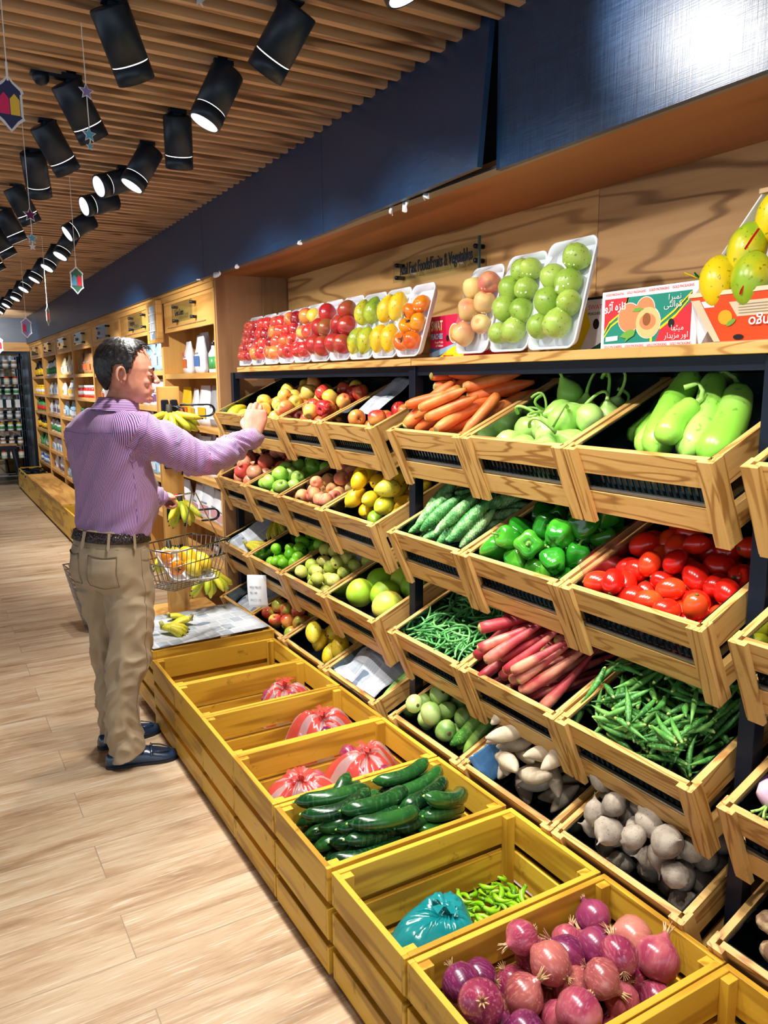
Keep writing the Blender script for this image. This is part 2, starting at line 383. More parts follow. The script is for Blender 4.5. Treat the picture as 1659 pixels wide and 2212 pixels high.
for i, (x, y, d) in enumerate(LAMPS + LAMPS_NEAR):
    t = thing('ceiling_spotlight', 'black cylinder spotlight, ' + lamp_names[i], 'spotlight', (x, y, CEIL_Z), (0, 0, 0), 'black spotlights on the slatted ceiling')
    b = MB(); b.box(-.015, .015, -.010, .010, -.075, .02); b.box(-.03, .03, -.02, .02, -.004, .01); b.build('stem', LAMPB, t)
    dv = Vector(d).normalized(); q = dv.to_track_quat('-Z', 'Y')
    hp = Vector((0, 0, -.05)) - (q @ Vector((0, 0, -.04)))
    hp = hp + (q @ Vector((0, 0.0, 0)))
    for me in (LM[0], LM[2]):
        o = ob(me.name, me, t, hp); o.rotation_mode = 'QUATERNION'; o.rotation_quaternion = q
        if me is LM[0]:
            s_ = ob('light_slot', LM[1], o)
        else:
            s_ = ob('lens', LM[3], o)
for i, (x, y, tg, k) in enumerate(BEAMS):
    ld = bpy.data.lights.new('spot_beam', 'SPOT'); ld.energy = SPOT_W * k; ld.color = (1.0, .965, .90)
    ld.spot_size = R(88); ld.spot_blend = .75; ld.shadow_soft_size = .028
    o = bpy.data.objects.new('spot_beam', ld); COL.objects.link(o)
    dv = (Vector(tg) - Vector((x, y, CEIL_Z - .22))).normalized()
    o.location = Vector((x, y, CEIL_Z - .09)) + dv * .16
    o.rotation_euler = dv.to_track_quat('-Z', 'Y').to_euler()
t = thing('motion_sensor', 'small black dome sensor on a flat plate beside the second left spotlight', 'sensor', (.41, 2.79, CEIL_Z))
b = MB(); b.lathe([(.004, -.035), (.016, -.030), (.024, -.018), (.026, 0)], 16); b.build('dome', LAMPB, t, True)
b = MB(); b.box(-.03, .09, -.014, .014, -.006, .004); b.build('plate', LAMPB, t)

# ------------------------------------------------------------------ rack of tilted trays
TH = R(24); X0 = 1.40
def rack_post(y, h, lab):
    t = thing('rack_upright', lab, 'rack post', (1.52, y, 0))
    b = MB(); b.box(0, .038, 0, .040, 0.0, h); b.build('channel', BLACK, t, bevel=.002)
    b = MB(); b.box(.015, .33, .010, .018, .02, .06); b.box(.30, .335, 0, .04, 0, h); b.build('rear_leg', BLACK, t)
rack_post(2.362, 1.628, 'dark steel upright between the fruit trays and the carrot tray bay')
rack_post(0.975, 1.628, 'dark steel upright at the right, beside the tomatoes and the okra')
rack_post(4.255, 1.628, 'dark steel upright against the bookcase end panel')
t = thing('display_shelf', 'long pine shelf above the tilted trays carrying fruit packs and cartons', 'shelf', (0, 0, 0))
for (a_, b_) in ((4.13, 2.36), (2.355, .60), (.595, -1.0)):
    b = MB(); b.box(1.50, 1.84, b_, a_, 1.629, 1.655); b.build('shelf_board', PINE['y'], t, bevel=.002)
b = MB()
b.box(1.53, 1.84, -1.0, 4.25, 1.595, 1.628); b.build('steel_frame', BLACK, t)

def bd(T=None): return MB()
def tray_meshes(w):
    d = .43; ms = []
    t_ = .018
    def add(nm, f, mat, par=None): 
        b = MB(); f(b); ms.append((nm, b.mesh(nm, mat), par))
    add('front_panel', lambda b: (b.box(.002, t_, .02, w - .02, -.070, 0), b.box(.002, t_, .02, w - .02, -.186, -.122)), PINE['y'])
    for s in (0, 1):
        y0 = 0 if not s else w - t_
        add('side_panel', lambda b: (b.box(t_, d, y0, y0 + t_, -.070, 0), b.box(t_, d, y0, y0 + t_, -.180, -.125)), PINE['x'])
    add('back_panel', lambda b: (b.box(d - t_, d, t_, w - t_, -.070, 0), b.box(d - t_, d, t_, w - t_, -.18, -.125)), PINE['y'])
    for s in (0, 1):
        y0 = -.001 if not s else w - .036
        add('corner_post', lambda b: b.prism([(-.012, 0), (0.002, 0), (.002, .037), (-.012, .037)], .212, T=Matrix.Translation((0, y0, -.21))), PINE['z'])
        y1 = -.004 if not s else w - .010
        add('side_batten', lambda b: b.box(-.010, .030, y1, y1 + .014, -.205, .001), PINE['z'])
    def liner(b):
        z0 = -.135; x0 = t_ + .004; x1 = d - t_ - .004; ya = t_ + .004; yb = w - t_ - .004; th = .003
        b.box(x0, x1, ya, yb, z0, z0 + th)
        b.box(x0, x1, ya, ya + th, z0, -.004); b.box(x0, x1, yb - th, yb, z0, -.004)
        b.box(x1 - th, x1, ya, yb, z0, .02)
        b.box(x0, x0 + th, ya, yb, -.078, -.010)
        b.box(x0, x0 + th, ya, yb, z0, z0 + .012)
        k = ya
        while k < yb:
            b.box(x0, x0 + th, k, k + .007, z0 + .01, -.075); k += .0185
    add('liner', liner, LINER)
    add('glass_divider', lambda b: (b.box(t_ + .012, d - .02, w - t_ - .012, w - t_ - .009, -.11, .002)), GLASSP)
    add('metal_rail', lambda b: b.box(.004, .012, .03, w - .03, -.119, -.112), STEEL)
    return ms
ROWZ = [1.408, 1.046, .674, .345]
TRAYS = {}
def make_tray(tm, row, y, w, label, group):
    t = thing('slatted_tray', label, 'tray', (X0, y, ROWZ[row]), (0, -TH, 0), group)
    for nm, me, par in tm: ob(nm, me, t, bevel=0)
    return t
# bays: name, y start (near), count, pitch
wL, wM, wR = .4525, .4417, .4417
tmL, tmM = tray_meshes(wL - .012), tray_meshes(wM - .012)
CONT = {'L': [['papayas', 'yellow apples', 'red apples', 'a few red apples and a newspaper'], ['pomegranates', 'green apples', 'peaches', 'yellow mangoes'],
              ['bananas', 'green limes', 'guavas', 'large pomelos'], ['a newspaper and dark plastic', 'mixed red green apples', 'yellow papayas', 'crumpled newspaper']],
        'M': [['carrots', 'curly stemmed gourds', 'bottle gourds'], ['bitter gourds', 'green peppers', 'plum tomatoes'], ['green beans', 'red carrots', 'okra'], ['round gourds and cucumbers', 'sweet potatoes', 'dusty beets']],
        'R': [['pale yellow fruit at the right edge'], ['lemons'], ['purple turnips'], ['knobbly taro']]}
TIER = ['top', 'second', 'third', 'lowest']
for bay, (ya, w, n, tm) in {'L': (4.268, wL, 4, tmL), 'M': (2.352, wM, 3, tmM), 'R': (.968, wR, 1, tmM)}.items():
    for r in range(4):
        for i in range(n):
            y = ya - (i + 1) * w + .006
            TRAYS[bay, r, i] = make_tray(tm, r, y, w - .012, 'tilted slatted pine tray holding %s on the %s tier' % (CONT[bay][r][i], TIER[r]), 'slatted pine trays on the rack')
            TRAYS[bay, r, i]['w_'] = w - .012
TW = {k: o["w_"] for k, o in TRAYS.items()}
for o in TRAYS.values():
    if 'w_' in o: del o['w_']

# ------------------------------------------------------------------ yellow crates on the floor
CX0, CX1 = .80, 1.398
def crate_meshes(W=.358, H=.322, D=.598):
    ms = []; t_ = .016
    def add(nm, f, mat): 
        b = MB(); f(b); ms.append((nm, b.mesh(nm, mat)))
    rows = [(H - .094, H), (H - .208, H - .118), (.012, H - .232)]
    add('front_panel', lambda b: [b.box(0, t_, .012, W - .012, z0, z1) for z0, z1 in rows], YEL['y'])
    add('back_panel', lambda b: [b.box(D - t_, D, .0, W, z0, z1) for z0, z1 in rows], YEL['y'])
    for s in (0, 1):
        y0 = 0 if not s else W - t_
        add('side_panel', lambda b: [b.box(t_ if 1 else 0, D - t_, y0, y0 + t_, z0, z1) for z0, z1 in rows] + [b.box(0, t_, 0 if not s else W - .012, .012 if not s else W, z0, z1) for z0, z1 in rows], YEL['x'])
    for a_ in (0, 1):
        for s in (0, 1):
            x = t_ if not a_ else D - t_ - .032; y = t_ if not s else W - t_ - .022
            add('corner_post', lambda b: b.box(x, x + .032, y, y + .022, .01, H - .004), YEL['z'])
    add('base', lambda b: [b.box(t_, D - t_, k, k + .05, .0, .014) for k in (.02, .09, .16, .23, .29)], YEL['x'])
    add('foot', lambda b: [b.box(.03, .06, k, k + .04, -.0, .012) for k in (.03, .15, .29)], DARK)
    return ms
CM = crate_meshes()
CR = []
crate_lab = ['yellow crate with nothing in view, cut off at the lower right corner', 'yellow crate of red onions nearest the camera', 'yellow crate with a teal bag and green chillies', 'yellow crate full of dark green cucumbers',
             'yellow crate with two red striped bags', 'yellow crate with one large red striped bag', 'yellow crate with a small red striped bag at its back', 'empty yellow crate with a scrap of cardboard', 'yellow crate under the newspaper and bananas']
for i, y in enumerate([.563, .926, 1.290, 1.664, 2.030, 2.390, 2.750, 3.108, 3.462]):
    t = thing('yellow_crate', crate_lab[i], 'crate', (CX0 + random.uniform(-.004, .004), y - .002, (.04 if i == 8 else .0) + .002), (0, 0, R(random.uniform(-.4, .4))), 'yellow slatted crates on the floor')
    for nm, me in CM: ob(nm, me, t, bevel=.0015)
    CR.append(t)
b = MB(); b.box(.83, 1.37, 3.47, 3.80, .002, .040); tag(b.build('plinth', DARK), 'dark low plinth under the crate with the newspaper and bananas', 'plinth')
# ------------------------------------------------------------------ produce: materials
def veg(name, cols, rough=.35, sc=6, spots=None, streak=None, coat=0, bump=0, bsc=60, hue=True, spec=.5, trans=0):
    """cols: 2-3 colours blended by soft patches and per object chance"""
    a = N(name)
    v = a.coords((sc, sc, sc * (.25 if streak else 1)))
    n1 = a.n('ShaderNodeTexNoise', i_Scale=1.6, i_Detail=3.0); a.l(v, n1.inputs['Vector'])
    oi = a.n('ShaderNodeObjectInfo')
    mr = a.n('ShaderNodeMapRange'); mr.inputs[3].default_value = -.16; mr.inputs[4].default_value = .16; a.l(oi.outputs['Random'], mr.inputs[0])
    ad = a.n('ShaderNodeMath', operation='ADD'); a.l(n1.outputs[0], ad.inputs[0]); a.l(mr.outputs[0], ad.inputs[1])
    k = len(cols)
    c = a.ramp(ad.outputs[0], [(.32 + .36 * i / (k - 1), q) for i, q in enumerate(cols)])
    if streak:
        v2 = a.coords((sc * 14, sc * 14, sc * .6)); n2 = a.n('ShaderNodeTexNoise', i_Scale=1.5, i_Detail=2.0); a.l(v2, n2.inputs['Vector'])
        c = a.mix(a.ramp(n2.outputs[0], [(.52, (0, 0, 0, 1)), (.68, (.6, .6, .6, 1))]), c, streak)
    if spots:
        v3 = a.coords((sc * 22,) * 3); n3 = a.n('ShaderNodeTexNoise', i_Scale=1.0, i_Detail=1.0); a.l(v3, n3.inputs['Vector'])
        c = a.mix(a.ramp(n3.outputs[0], [(.66, (0, 0, 0, 1)), (.72, (.8, .8, .8, 1))]), c, spots)
    a.l(c, a.b.inputs['Base Color']); a.b.inputs['Roughness'].default_value = rough; a.b.inputs['Specular IOR Level'].default_value = spec
    if coat: a.b.inputs['Coat Weight'].default_value = coat; a.b.inputs['Coat Roughness'].default_value = .12
    if bump:
        v4 = a.coords((bsc,) * 3, rnd=False); n4 = a.n('ShaderNodeTexNoise', i_Scale=1.0, i_Detail=3.0); a.l(v4, n4.inputs['Vector']); a.bump(n4.outputs[0], bump, .003)
    return a.m
C = srgb
V = dict(
 tomato=veg('tomato_skin', [C(200, 24, 14), C(226, 40, 20), C(236, 78, 30)], .22, 5, coat=.3),
 redapple=veg('red_apple_skin', [C(196, 26, 44), C(214, 44, 50), C(232, 150, 70)], .28, 9, streak=C(236, 150, 80), coat=.3),
 darkapple=veg('dark_red_apple_skin', [C(130, 14, 36), C(170, 26, 44), C(214, 90, 60)], .25, 9, streak=C(220, 110, 80), coat=.4),
 yelapple=veg('yellow_apple_skin', [C(226, 200, 70), C(236, 206, 100), C(232, 110, 70)], .3, 9, streak=C(236, 170, 90), coat=.2),
 grnapple=veg('green_apple_skin', [C(122, 184, 50), C(158, 210, 80), C(176, 218, 100)], .28, 6, coat=.2),
 mixapple=veg('mixed_apple_skin', [C(170, 196, 70), C(214, 190, 80), C(206, 70, 50)], .3, 12, coat=.2),
 pomegr=veg('pomegranate_skin', [C(230, 164, 124), C(226, 124, 96), C(204, 78, 68)], .35, 7, spots=C(180, 120, 60)),
 darkpom=veg('wrapped_pomegranate_skin', [C(150, 84, 40), C(190, 50, 40), C(170, 24, 40)], .3, 7),
 peach=veg('peach_skin', [C(236, 208, 130), C(232, 178, 116), C(210, 112, 92)], .55, 8),
 mangoyel=veg('yellow_mango_skin', [C(240, 186, 20), C(244, 202, 40), C(214, 204, 70)], .38, 4, spots=C(170, 120, 20)),
 mangogrn=veg('green_mango_skin', [C(96, 140, 40), C(150, 178, 50), C(214, 200, 50)], .3, 5, spots=C(90, 100, 40)),
 bigmango=veg('ripe_mango_skin', [C(150, 186, 40), C(226, 206, 30), C(244, 206, 20)], .3, 6, spots=C(130, 130, 30)),
 papaya=veg('papaya_skin', [C(90, 150, 60), C(170, 180, 50), C(236, 190, 40)], .4, 4),
 persim=veg('persimmon_skin', [C(240, 150, 20), C(240, 120, 20), C(232, 96, 20)], .25, 5, coat=.2),
 limeg=veg('sweet_lime_skin', [C(96, 184, 20), C(130, 206, 40), C(150, 216, 60)], .32, 6, bump=.15, bsc=300),
 lemon=veg('lemon_skin', [C(240, 220, 20), C(248, 232, 50), C(220, 226, 50)], .35, 6, bump=.15, bsc=300),
 guava=veg('guava_skin', [C(170, 190, 70), C(206, 210, 100), C(222, 216, 120)], .42, 9, spots=C(70, 60, 20), bump=.3, bsc=90),
 pomelo=veg('pomelo_skin', [C(140, 196, 40), C(186, 214, 60), C(226, 206, 90)], .42, 3.5, bump=.12, bsc=400),
 carrot=veg('carrot_skin', [C(236, 120, 50), C(240, 140, 70), C(226, 104, 44)], .45, 8, bump=.35, bsc=90),
 redcarrot=veg('red_carrot_skin', [C(160, 42, 52), C(184, 68, 70), C(218, 140, 112)], .45, 8, bump=.35, bsc=90),
 crown=veg('carrot_crown', [C(150, 130, 50), C(190, 190, 110), C(120, 100, 50)], .7, 30),
 tinda=veg('pale_round_gourd_skin', [C(150, 190, 90), C(176, 208, 118), C(196, 218, 140)], .4, 12),
 tindad=veg('mottled_round_gourd_skin', [C(90, 130, 60), C(130, 160, 80), C(170, 190, 120)], .4, 14),
 gourd=veg('pale_green_gourd_skin', [C(150, 204, 90), C(170, 218, 108), C(190, 226, 130)], .33, 4),
 bottle=veg('bottle_gourd_skin', [C(128, 196, 60), C(150, 214, 76), C(170, 224, 100)], .3, 2.5, spots=C(110, 170, 60)),
 gstem=veg('gourd_stem', [C(120, 176, 70), C(150, 196, 90), C(170, 206, 110)], .5, 20),
 bitter=veg('bitter_gourd_skin', [C(60, 134, 66), C(110, 176, 96), C(176, 216, 150)], .35, 30, bump=1.0, bsc=170),
 pepper=veg('green_pepper_skin', [C(24, 104, 24), C(40, 136, 30), C(86, 168, 44)], .14, 4, coat=.6),
 pstem=veg('pepper_stem', [C(80, 130, 40), C(110, 160, 60), C(140, 180, 80)], .5, 20),
 bean=veg('green_bean_skin', [C(60, 136, 66), C(86, 160, 84), C(120, 186, 104)], .4, 10),
 okra=veg('okra_skin', [C(44, 104, 40), C(70, 138, 54), C(110, 170, 76)], .5, 10, streak=C(130, 190, 100)),
 okcap=veg('okra_cap', [C(130, 160, 70), C(160, 184, 90), C(180, 190, 110)], .6, 20),
 zuke=veg('dark_cucumber_skin', [C(10, 46, 24), C(16, 62, 30), C(34, 88, 36)], .2, 5, streak=C(60, 110, 60), coat=.3),
 zuke2=veg('light_cucumber_skin', [C(50, 110, 40), C(80, 146, 50), C(140, 176, 80)], .3, 8, streak=C(150, 186, 90)),
 sweetp=veg('sweet_potato_skin', [C(176, 158, 134), C(196, 180, 154), C(158, 138, 118)], .75, 12, bump=.35, bsc=60),
 beet=veg('dusty_beet_skin', [C(120, 108, 96), C(150, 138, 124), C(172, 160, 144)], .85, 14, spots=C(84, 70, 62), bump=.4, bsc=70),
 turnip=veg('turnip_skin', [C(168, 60, 160), C(180, 84, 176), C(236, 220, 220)], .3, 5, coat=.2),
 taro=veg('taro_skin', [C(120, 88, 62), C(190, 164, 124), C(226, 206, 160)], .7, 26, bump=.6, bsc=90),
 onion=veg('red_onion_skin', [C(126, 36, 72), C(156, 58, 84), C(190, 104, 108)], .24, 10, streak=C(190, 112, 124), coat=.35),
 oniond=veg('dark_onion_skin', [C(84, 22, 62), C(118, 36, 80), C(150, 60, 90)], .26, 10, streak=C(150, 80, 120), coat=.35),
 onionb=veg('copper_onion_skin', [C(150, 70, 74), C(176, 96, 92), C(196, 122, 108)], .26, 10, streak=C(204, 140, 124), coat=.35),
 dry=veg('dry_onion_husk', [C(190, 150, 110), C(214, 180, 130), C(150, 90, 70)], .7, 30),
 chilli=veg('green_chilli_skin', [C(120, 186, 20), C(150, 206, 40), C(90, 150, 20)], .22, 8, coat=.3),
 banana=veg('banana_skin', [C(206, 200, 50), C(226, 208, 60), C(170, 184, 50)], .45, 6, spots=C(90, 70, 20)),
 bangrn=veg('greenish_banana_skin', [C(160, 182, 40), C(190, 200, 54), C(206, 200, 60)], .45, 6, spots=C(80, 70, 20)),
 tip=plain('banana_tip', C(40, 34, 24), .7), scar=plain('stem_scar', C(90, 90, 30), .7), brown=plain('brown_stem', C(90, 60, 30), .7),
 eye=veg('brown_eye', [C(60, 40, 30), C(100, 70, 40), C(80, 50, 30)], .8, 30))

def jit(seed, amt, fr=1.5):
    r_ = random.Random(seed); ph = [r_.uniform(0, 6.28) for _ in range(4)]
    return lambda a, r, z: (r * (1 + amt * math.sin(2 * a + ph[0]) + amt * .6 * math.sin(3 * a + ph[1] + z * 20)), z + amt * r * .8 * math.sin(a + ph[2]))
def prof_apple(r): return [(r * x, r * z) for x, z in [(.02, -.68), (.22, -.84), (.5, -.86), (.78, -.62), (.95, -.2), (1.0, .15), (.94, .48), (.74, .76), (.46, .88), (.24, .82), (.10, .66), (.02, .58)]]
def prof_sph(r, e=1.0, n=11): return [(max(r * math.sin(PI * i / n), .0008), -r * e * math.cos(PI * i / n)) for i in range(n + 1)]
PM = {}   # kind -> list of variants: (body mesh, [(child name, mesh)], r, halflen)
def kind(k, lst): PM[k] = lst
def body(f, mat, nm): b = MB(); f(b); return b.mesh(nm, mat, True)
def apple_kind(k, r, mat, e=1.0, stem=True):
    out = []
    for s in range(3):
        j = jit(s + hash(k) % 7 * 0 + len(k), .03)
        me = body(lambda b: b.lathe([(p[0], p[1] * e) for p in prof_apple(r)], 18, fn=j), mat, 'body')
        ch = [('stem', body(lambda b: b.tube([(0, 0, r * .55 * e), (.002, 0, r * .8 * e), (.005, .001, r * 1.05 * e)], .0014, 5), V['brown'], 'stem'))] if stem else []
        out.append((me, ch, r, 0))
    kind(k, out)
apple_kind('red_apple', .036, V['redapple']); apple_kind('dark_apple', .034, V['darkapple']); apple_kind('yellow_apple', .036, V['yelapple']); apple_kind('green_apple', .037, V['grnapple'])
apple_kind('mixed_apple', .036, V['mixapple']); apple_kind('peach', .033, V['peach'], 1.0, False)
apple_kind('persimmon', .036, V['persim'], .8, False)
def star_cap(r, z, n=5, mat=None, tilt=.2):
    b = MB(); vs = [(0, 0, z + .003)]
    for i in range(2 * n):
        a = PI * i / n; q = r if i % 2 == 0 else r * .35
        vs.append((q * math.cos(a), q * math.sin(a), z + (.004 if i % 2 == 0 else .0)))
    b.add(vs, [(0, 1 + i, 1 + (i + 1) % (2 * n)) for i in range(2 * n)]); b.add([(x, y, q - .001) for x, y, q in vs], [(0, 1 + (i + 1) % (2 * n), 1 + i) for i in range(2 * n)])
    b.tube([(0, 0, z), (.001, 0, z + .008)], .0022, 5)
    return b.mesh('calyx', mat or V['eye'])
PM['persimmon'] = [(m_, [('calyx', star_cap(.018, .036 * .62, 4, V['eye']))], r_, h_) for m_, c_, r_, h_ in PM['persimmon']]
def round_kind(k, r, mat, e=1.0, amt=.03, cap=None, n=16, nv=3):
    out = []
    for s in range(nv):
        me = body(lambda b: b.lathe(prof_sph(r, e), n, fn=jit(s * 3 + len(k), amt)), mat, 'body')
        out.append((me, cap(r, e) if cap else [], r, 0))
    kind(k, out)
scar = lambda r, e: [('stem_scar', body(lambda b: b.lathe([(.001, r * e * .985), (r * .17, r * e * .99), (r * .10, r * e * 1.03), (.001, r * e * 1.05)], 10), V['scar'], 'stem_scar'))]
eye = lambda r, e: [('blossom_end', body(lambda b: b.lathe([(.001, r * e * .96), (r * .20, r * e * .97), (r * .16, r * e * 1.06), (.001, r * e * 1.0)], 9), V['eye'], 'blossom_end'))]
def pomcrown(r, e):
    b = MB(); b.lathe([(r * .2, r * .9), (r * .17, r * 1.08), (r * .30, r * 1.3), (r * .22, r * 1.26), (r * .12, r * 1.1), (.001, r * 1.05)], 12, fn=lambda a, q, z: (q, z + (.004 * math.sin(6 * a) if z > r * 1.2 else 0)))
    return [('crown', b.mesh('crown', V['pomegr'], True))]
round_kind('tomato', .029, V['tomato'], 1.28, .03, scar, 18, 4)
round_kind('pomegranate', .043, V['pomegr'], .95, .05, pomcrown); round_kind('dark_pomegranate', .044, V['darkpom'], .95, .04, pomcrown)
round_kind('lime', .031, V['limeg'], .96, .015, scar); round_kind('lemon', .026, V['lemon'], 1.15, .02, None); round_kind('guava', .031, V['guava'], 1.0, .06, eye)
round_kind('pomelo', .064, V['pomelo'], .95, .02, None, 24); round_kind('round_gourd', .036, V['tinda'], .88, .04, eye); round_kind('mottled_gourd', .038, V['tindad'], .88, .05, eye)
def turnip_kind():
    j = jit(4, .03)
    prof = [(.001, -.045), (.004, -.042), (.018, -.030), (.033, -.012), (.038, .006), (.032, .024), (.016, .033), (.006, .035)]
    me = body(lambda b: b.lathe(prof, 18, fn=j), V['turnip'], 'body')
    lf = MB()
    for k in range(5):
        a = k * 1.26
        lf.tube([(0, 0, .03), (.006 * math.cos(a), .006 * math.sin(a), .05), (.016 * math.cos(a), .016 * math.sin(a), .064)], [.003, .0025, .003], 5)
    kind('turnip', [(me, [('leaf_stubs', lf.mesh('leaf_stubs', V['gstem'], True))], .036, 0)])
turnip_kind()
def beet_kind():
    out = []
    for s in range(4):
        prof = [(.0012, -.062), (.002, -.050), (.008, -.040), (.024, -.026), (.034, -.006), (.033, .014), (.022, .029), (.010, .034), (.006, .042)]
        me = body(lambda b: b.lathe(prof, 14, fn=jit(s + 11, .07)), V['beet'], 'body'); out.append((me, [], .034, 0))
    kind('beet', out)
beet_kind()
def tater(k, L, r, mat, nv=4, bend=.25, ends=.12, n=10, kk=1, mfn=None, capmat=None, capn='crown', curve=None, segs=11, flat=1.0, ridge=0):
    out = []
    for s in range(nv):
        q = random.Random(s + len(k) * 5)
        pts = []; rs = []
        bx = q.uniform(-bend, bend) if curve is None else curve * q.uniform(.6, 1.2)
        by = q.uniform(-bend, bend) * (.5 if curve is None else .15)
        for i in range(segs + 1):
            t = i / segs
            x = (t - .5) * L
            pts.append((x, (4 * (t - .5) ** 2 - .35) * bx * L * .5, math.sin(t * 3.1 + s) * by * L * .12))
            rs.append(r * mfn(t, q.random()) if mfn else r * (max(math.sin(PI * min(max(t, .0), 1)), 0) ** .5 * (1 - ends) + .04) * (1 + .06 * q.uniform(-1, 1)))
        b = MB(); b.tube(pts, rs, n, flat=flat)
        me = b.mesh('body', mat, True)
        if ridge:
            for v in me.vertices:
                i = v.index // n; 
                if 1 < i < segs - 1: v.co += Vector((0, v.co.y - pts[i][1], v.co.z - pts[i][2])) * (ridge * (1 if (v.index + i) % 2 else -1))
        ch = []
        if capmat:
            b = MB(); b.tube([(pts[0][0] - .001 + .004, pts[0][1], pts[0][2]), (pts[0][0] - .002, pts[0][1], pts[0][2]), (pts[0][0] - .006, pts[0][1], pts[0][2])], [rs[0] * .98, rs[0] * .82, rs[0] * .4], 9)
            ch = [(capn, b.mesh(capn, capmat, True))]
        out.append((me, ch, r, L / 2 * .85))
    kind(k, out)
taper = lambda t, q: (1.0 - .12 * t if t < .75 else .91 - (t - .75) * 2.6) * (.75 + .25 * min(t * 8, 1)) + .02
taper2 = lambda t, q: max(1.0 - .85 * t ** 1.1, .08) * (.8 + .2 * min(t * 8, 1))
tater('carrot', .20, .021, V['carrot'], 4, .1, mfn=taper, capmat=V['crown'])
tater('red_carrot', .25, .019, V['redcarrot'], 4, .12, mfn=taper2, capmat=V['crown'])
tater('sweet_potato', .15, .026, V['sweetp'], 5, .35, mfn=lambda t, q: (max(math.sin(PI * (t * .96 + .02)), 0) ** .75) * (.95 + .1 * q) + .03)
tater('taro', .08, .029, V['taro'], 4, .2)
tater('cucumber', .215, .0235, V['zuke'], 5, .1, mfn=lambda t, q: min(1, 2.6 * (t + .05) ** .6, 2.6 * (1.05 - t) ** .6) * (.92 + .08 * t) * (1 if 0 < t < 1 else .45), capmat=V['gstem'], capn='stem_end', curve=.35, segs=14, n=12)
tater('light_cucumber', .17, .022, V['zuke2'], 3, .1, mfn=lambda t, q: min(1, 2.2 * (t + .04) ** .6, 2.2 * (1.04 - t) ** .6), curve=.2)
tater('bean', .13, .0042, V['bean'], 6, .5, n=6, mfn=lambda t, q: .95 if .08 < t < .92 else .4, curve=.5, segs=8)
tater('okra_pod', .105, .0085, V['okra'], 5, .2, n=6, mfn=lambda t, q: (.55 + 1.2 * t if t < .25 else .95 * (1 - ((t - .25) / .77) ** 1.6) + .06), capmat=V['okcap'], capn='cap', segs=9)
tater('chilli', .052, .0075, V['chilli'], 5, .6, n=8, mfn=lambda t, q: (.6 + 1.6 * t if t < .25 else 1 - .85 * ((t - .25) / .75) ** 1.5), capmat=V['pstem'], capn='stem', curve=.7, segs=8)
tater('bitter_gourd', .185, .020, V['bitter'], 4, .1, n=20, mfn=lambda t, q: (max(math.sin(PI * (t * .94 + .03)), 0) ** .62) * (1), segs=34, ridge=.20)
tater('mango', .105, .036, V['mangoyel'], 4, .15, n=16, mfn=lambda t, q: (max(math.sin(PI * (t * .98 + .01)), 0) ** .6) * (1.05 - .2 * t) + .01, capmat=V['scar'], capn='stem_scar')
tater('green_mango', .105, .036, V['mangogrn'], 3, .15, n=16, mfn=lambda t, q: (max(math.sin(PI * (t * .98 + .01)), 0) ** .6) * (1.05 - .2 * t) + .01)
tater('papaya', .155, .044, V['papaya'], 3, .1, n=18, mfn=lambda t, q: (max(math.sin(PI * (t * .98 + .01)), 0) ** .6) * (.85 + .2 * t) + .01)
def pepper_kind():
    out = []
    for s in range(4):
        def fn(a, r, z, s=s):
            lob = 1 + .13 * math.cos((3 + s % 2) * a + s) * (1 - abs(z) * 6 * .3)
            return r * lob, z - (.006 * abs(math.cos((3 + s % 2) * a / 2)) if z < -.02 else 0)
        prof = [(.003, -.030), (.014, -.036), (.026, -.032), (.033, -.015), (.037, .006), (.036, .022), (.027, .033), (.014, .032), (.006, .025), (.001, .022)]
        me = body(lambda b: b.lathe(prof, 28, fn=fn), V['pepper'], 'body')
        st = body(lambda b: (b.lathe([(.012, .024), (.008, .029), (.004, .031)], 10), b.tube([(0, 0, .026), (.001, .001, .040), (.006, .003, .052)], [.004, .0035, .0045], 8)), V['pstem'], 'stem')
        out.append((me, [('stem', st)], .036, 0))
    kind('green_pepper', out)
pepper_kind()
def onion_kind(k, mat, nv=3):
    out = []
    for s in range(nv):
        q = random.Random(s + 50)
        prof = [(.003, -.036), (.010, -.037), (.026, -.031), (.038, -.015), (.0425, .002), (.039, .018), (.028, .031), (.015, .040), (.008, .046), (.0065, .052)]
        me = body(lambda b: b.lathe(prof, 22, fn=jit(s + 21, .035)), mat, 'body')
        nk = MB()
        for i in range(7):
            a = i * .9 + s; nk.tube([(.004 * math.cos(a), .004 * math.sin(a), .048), (.006 * math.cos(a), .006 * math.sin(a), .058), (.012 * math.cos(a), .012 * math.sin(a), .066 + .008 * q.random())], [.003, .0022, .0008], 4)
        rt = MB()
        for i in range(14):
            a = i * .45; rr = q.uniform(.006, .014); rt.tube([(.002 * math.cos(a), .002 * math.sin(a), -.036), (rr * .6 * math.cos(a), rr * .6 * math.sin(a), -.043), (rr * math.cos(a), rr * math.sin(a), -.044 - q.uniform(0, .006))], .0007, 3)
        out.append((me, [('dry_neck', nk.mesh('dry_neck', V['dry'], True)), ('roots', rt.mesh('roots', V['dry']))], .040, 0))
    kind(k, out)
onion_kind('red_onion', V['onion']); onion_kind('dark_onion', V['oniond']); onion_kind('copper_onion', V['onionb'])
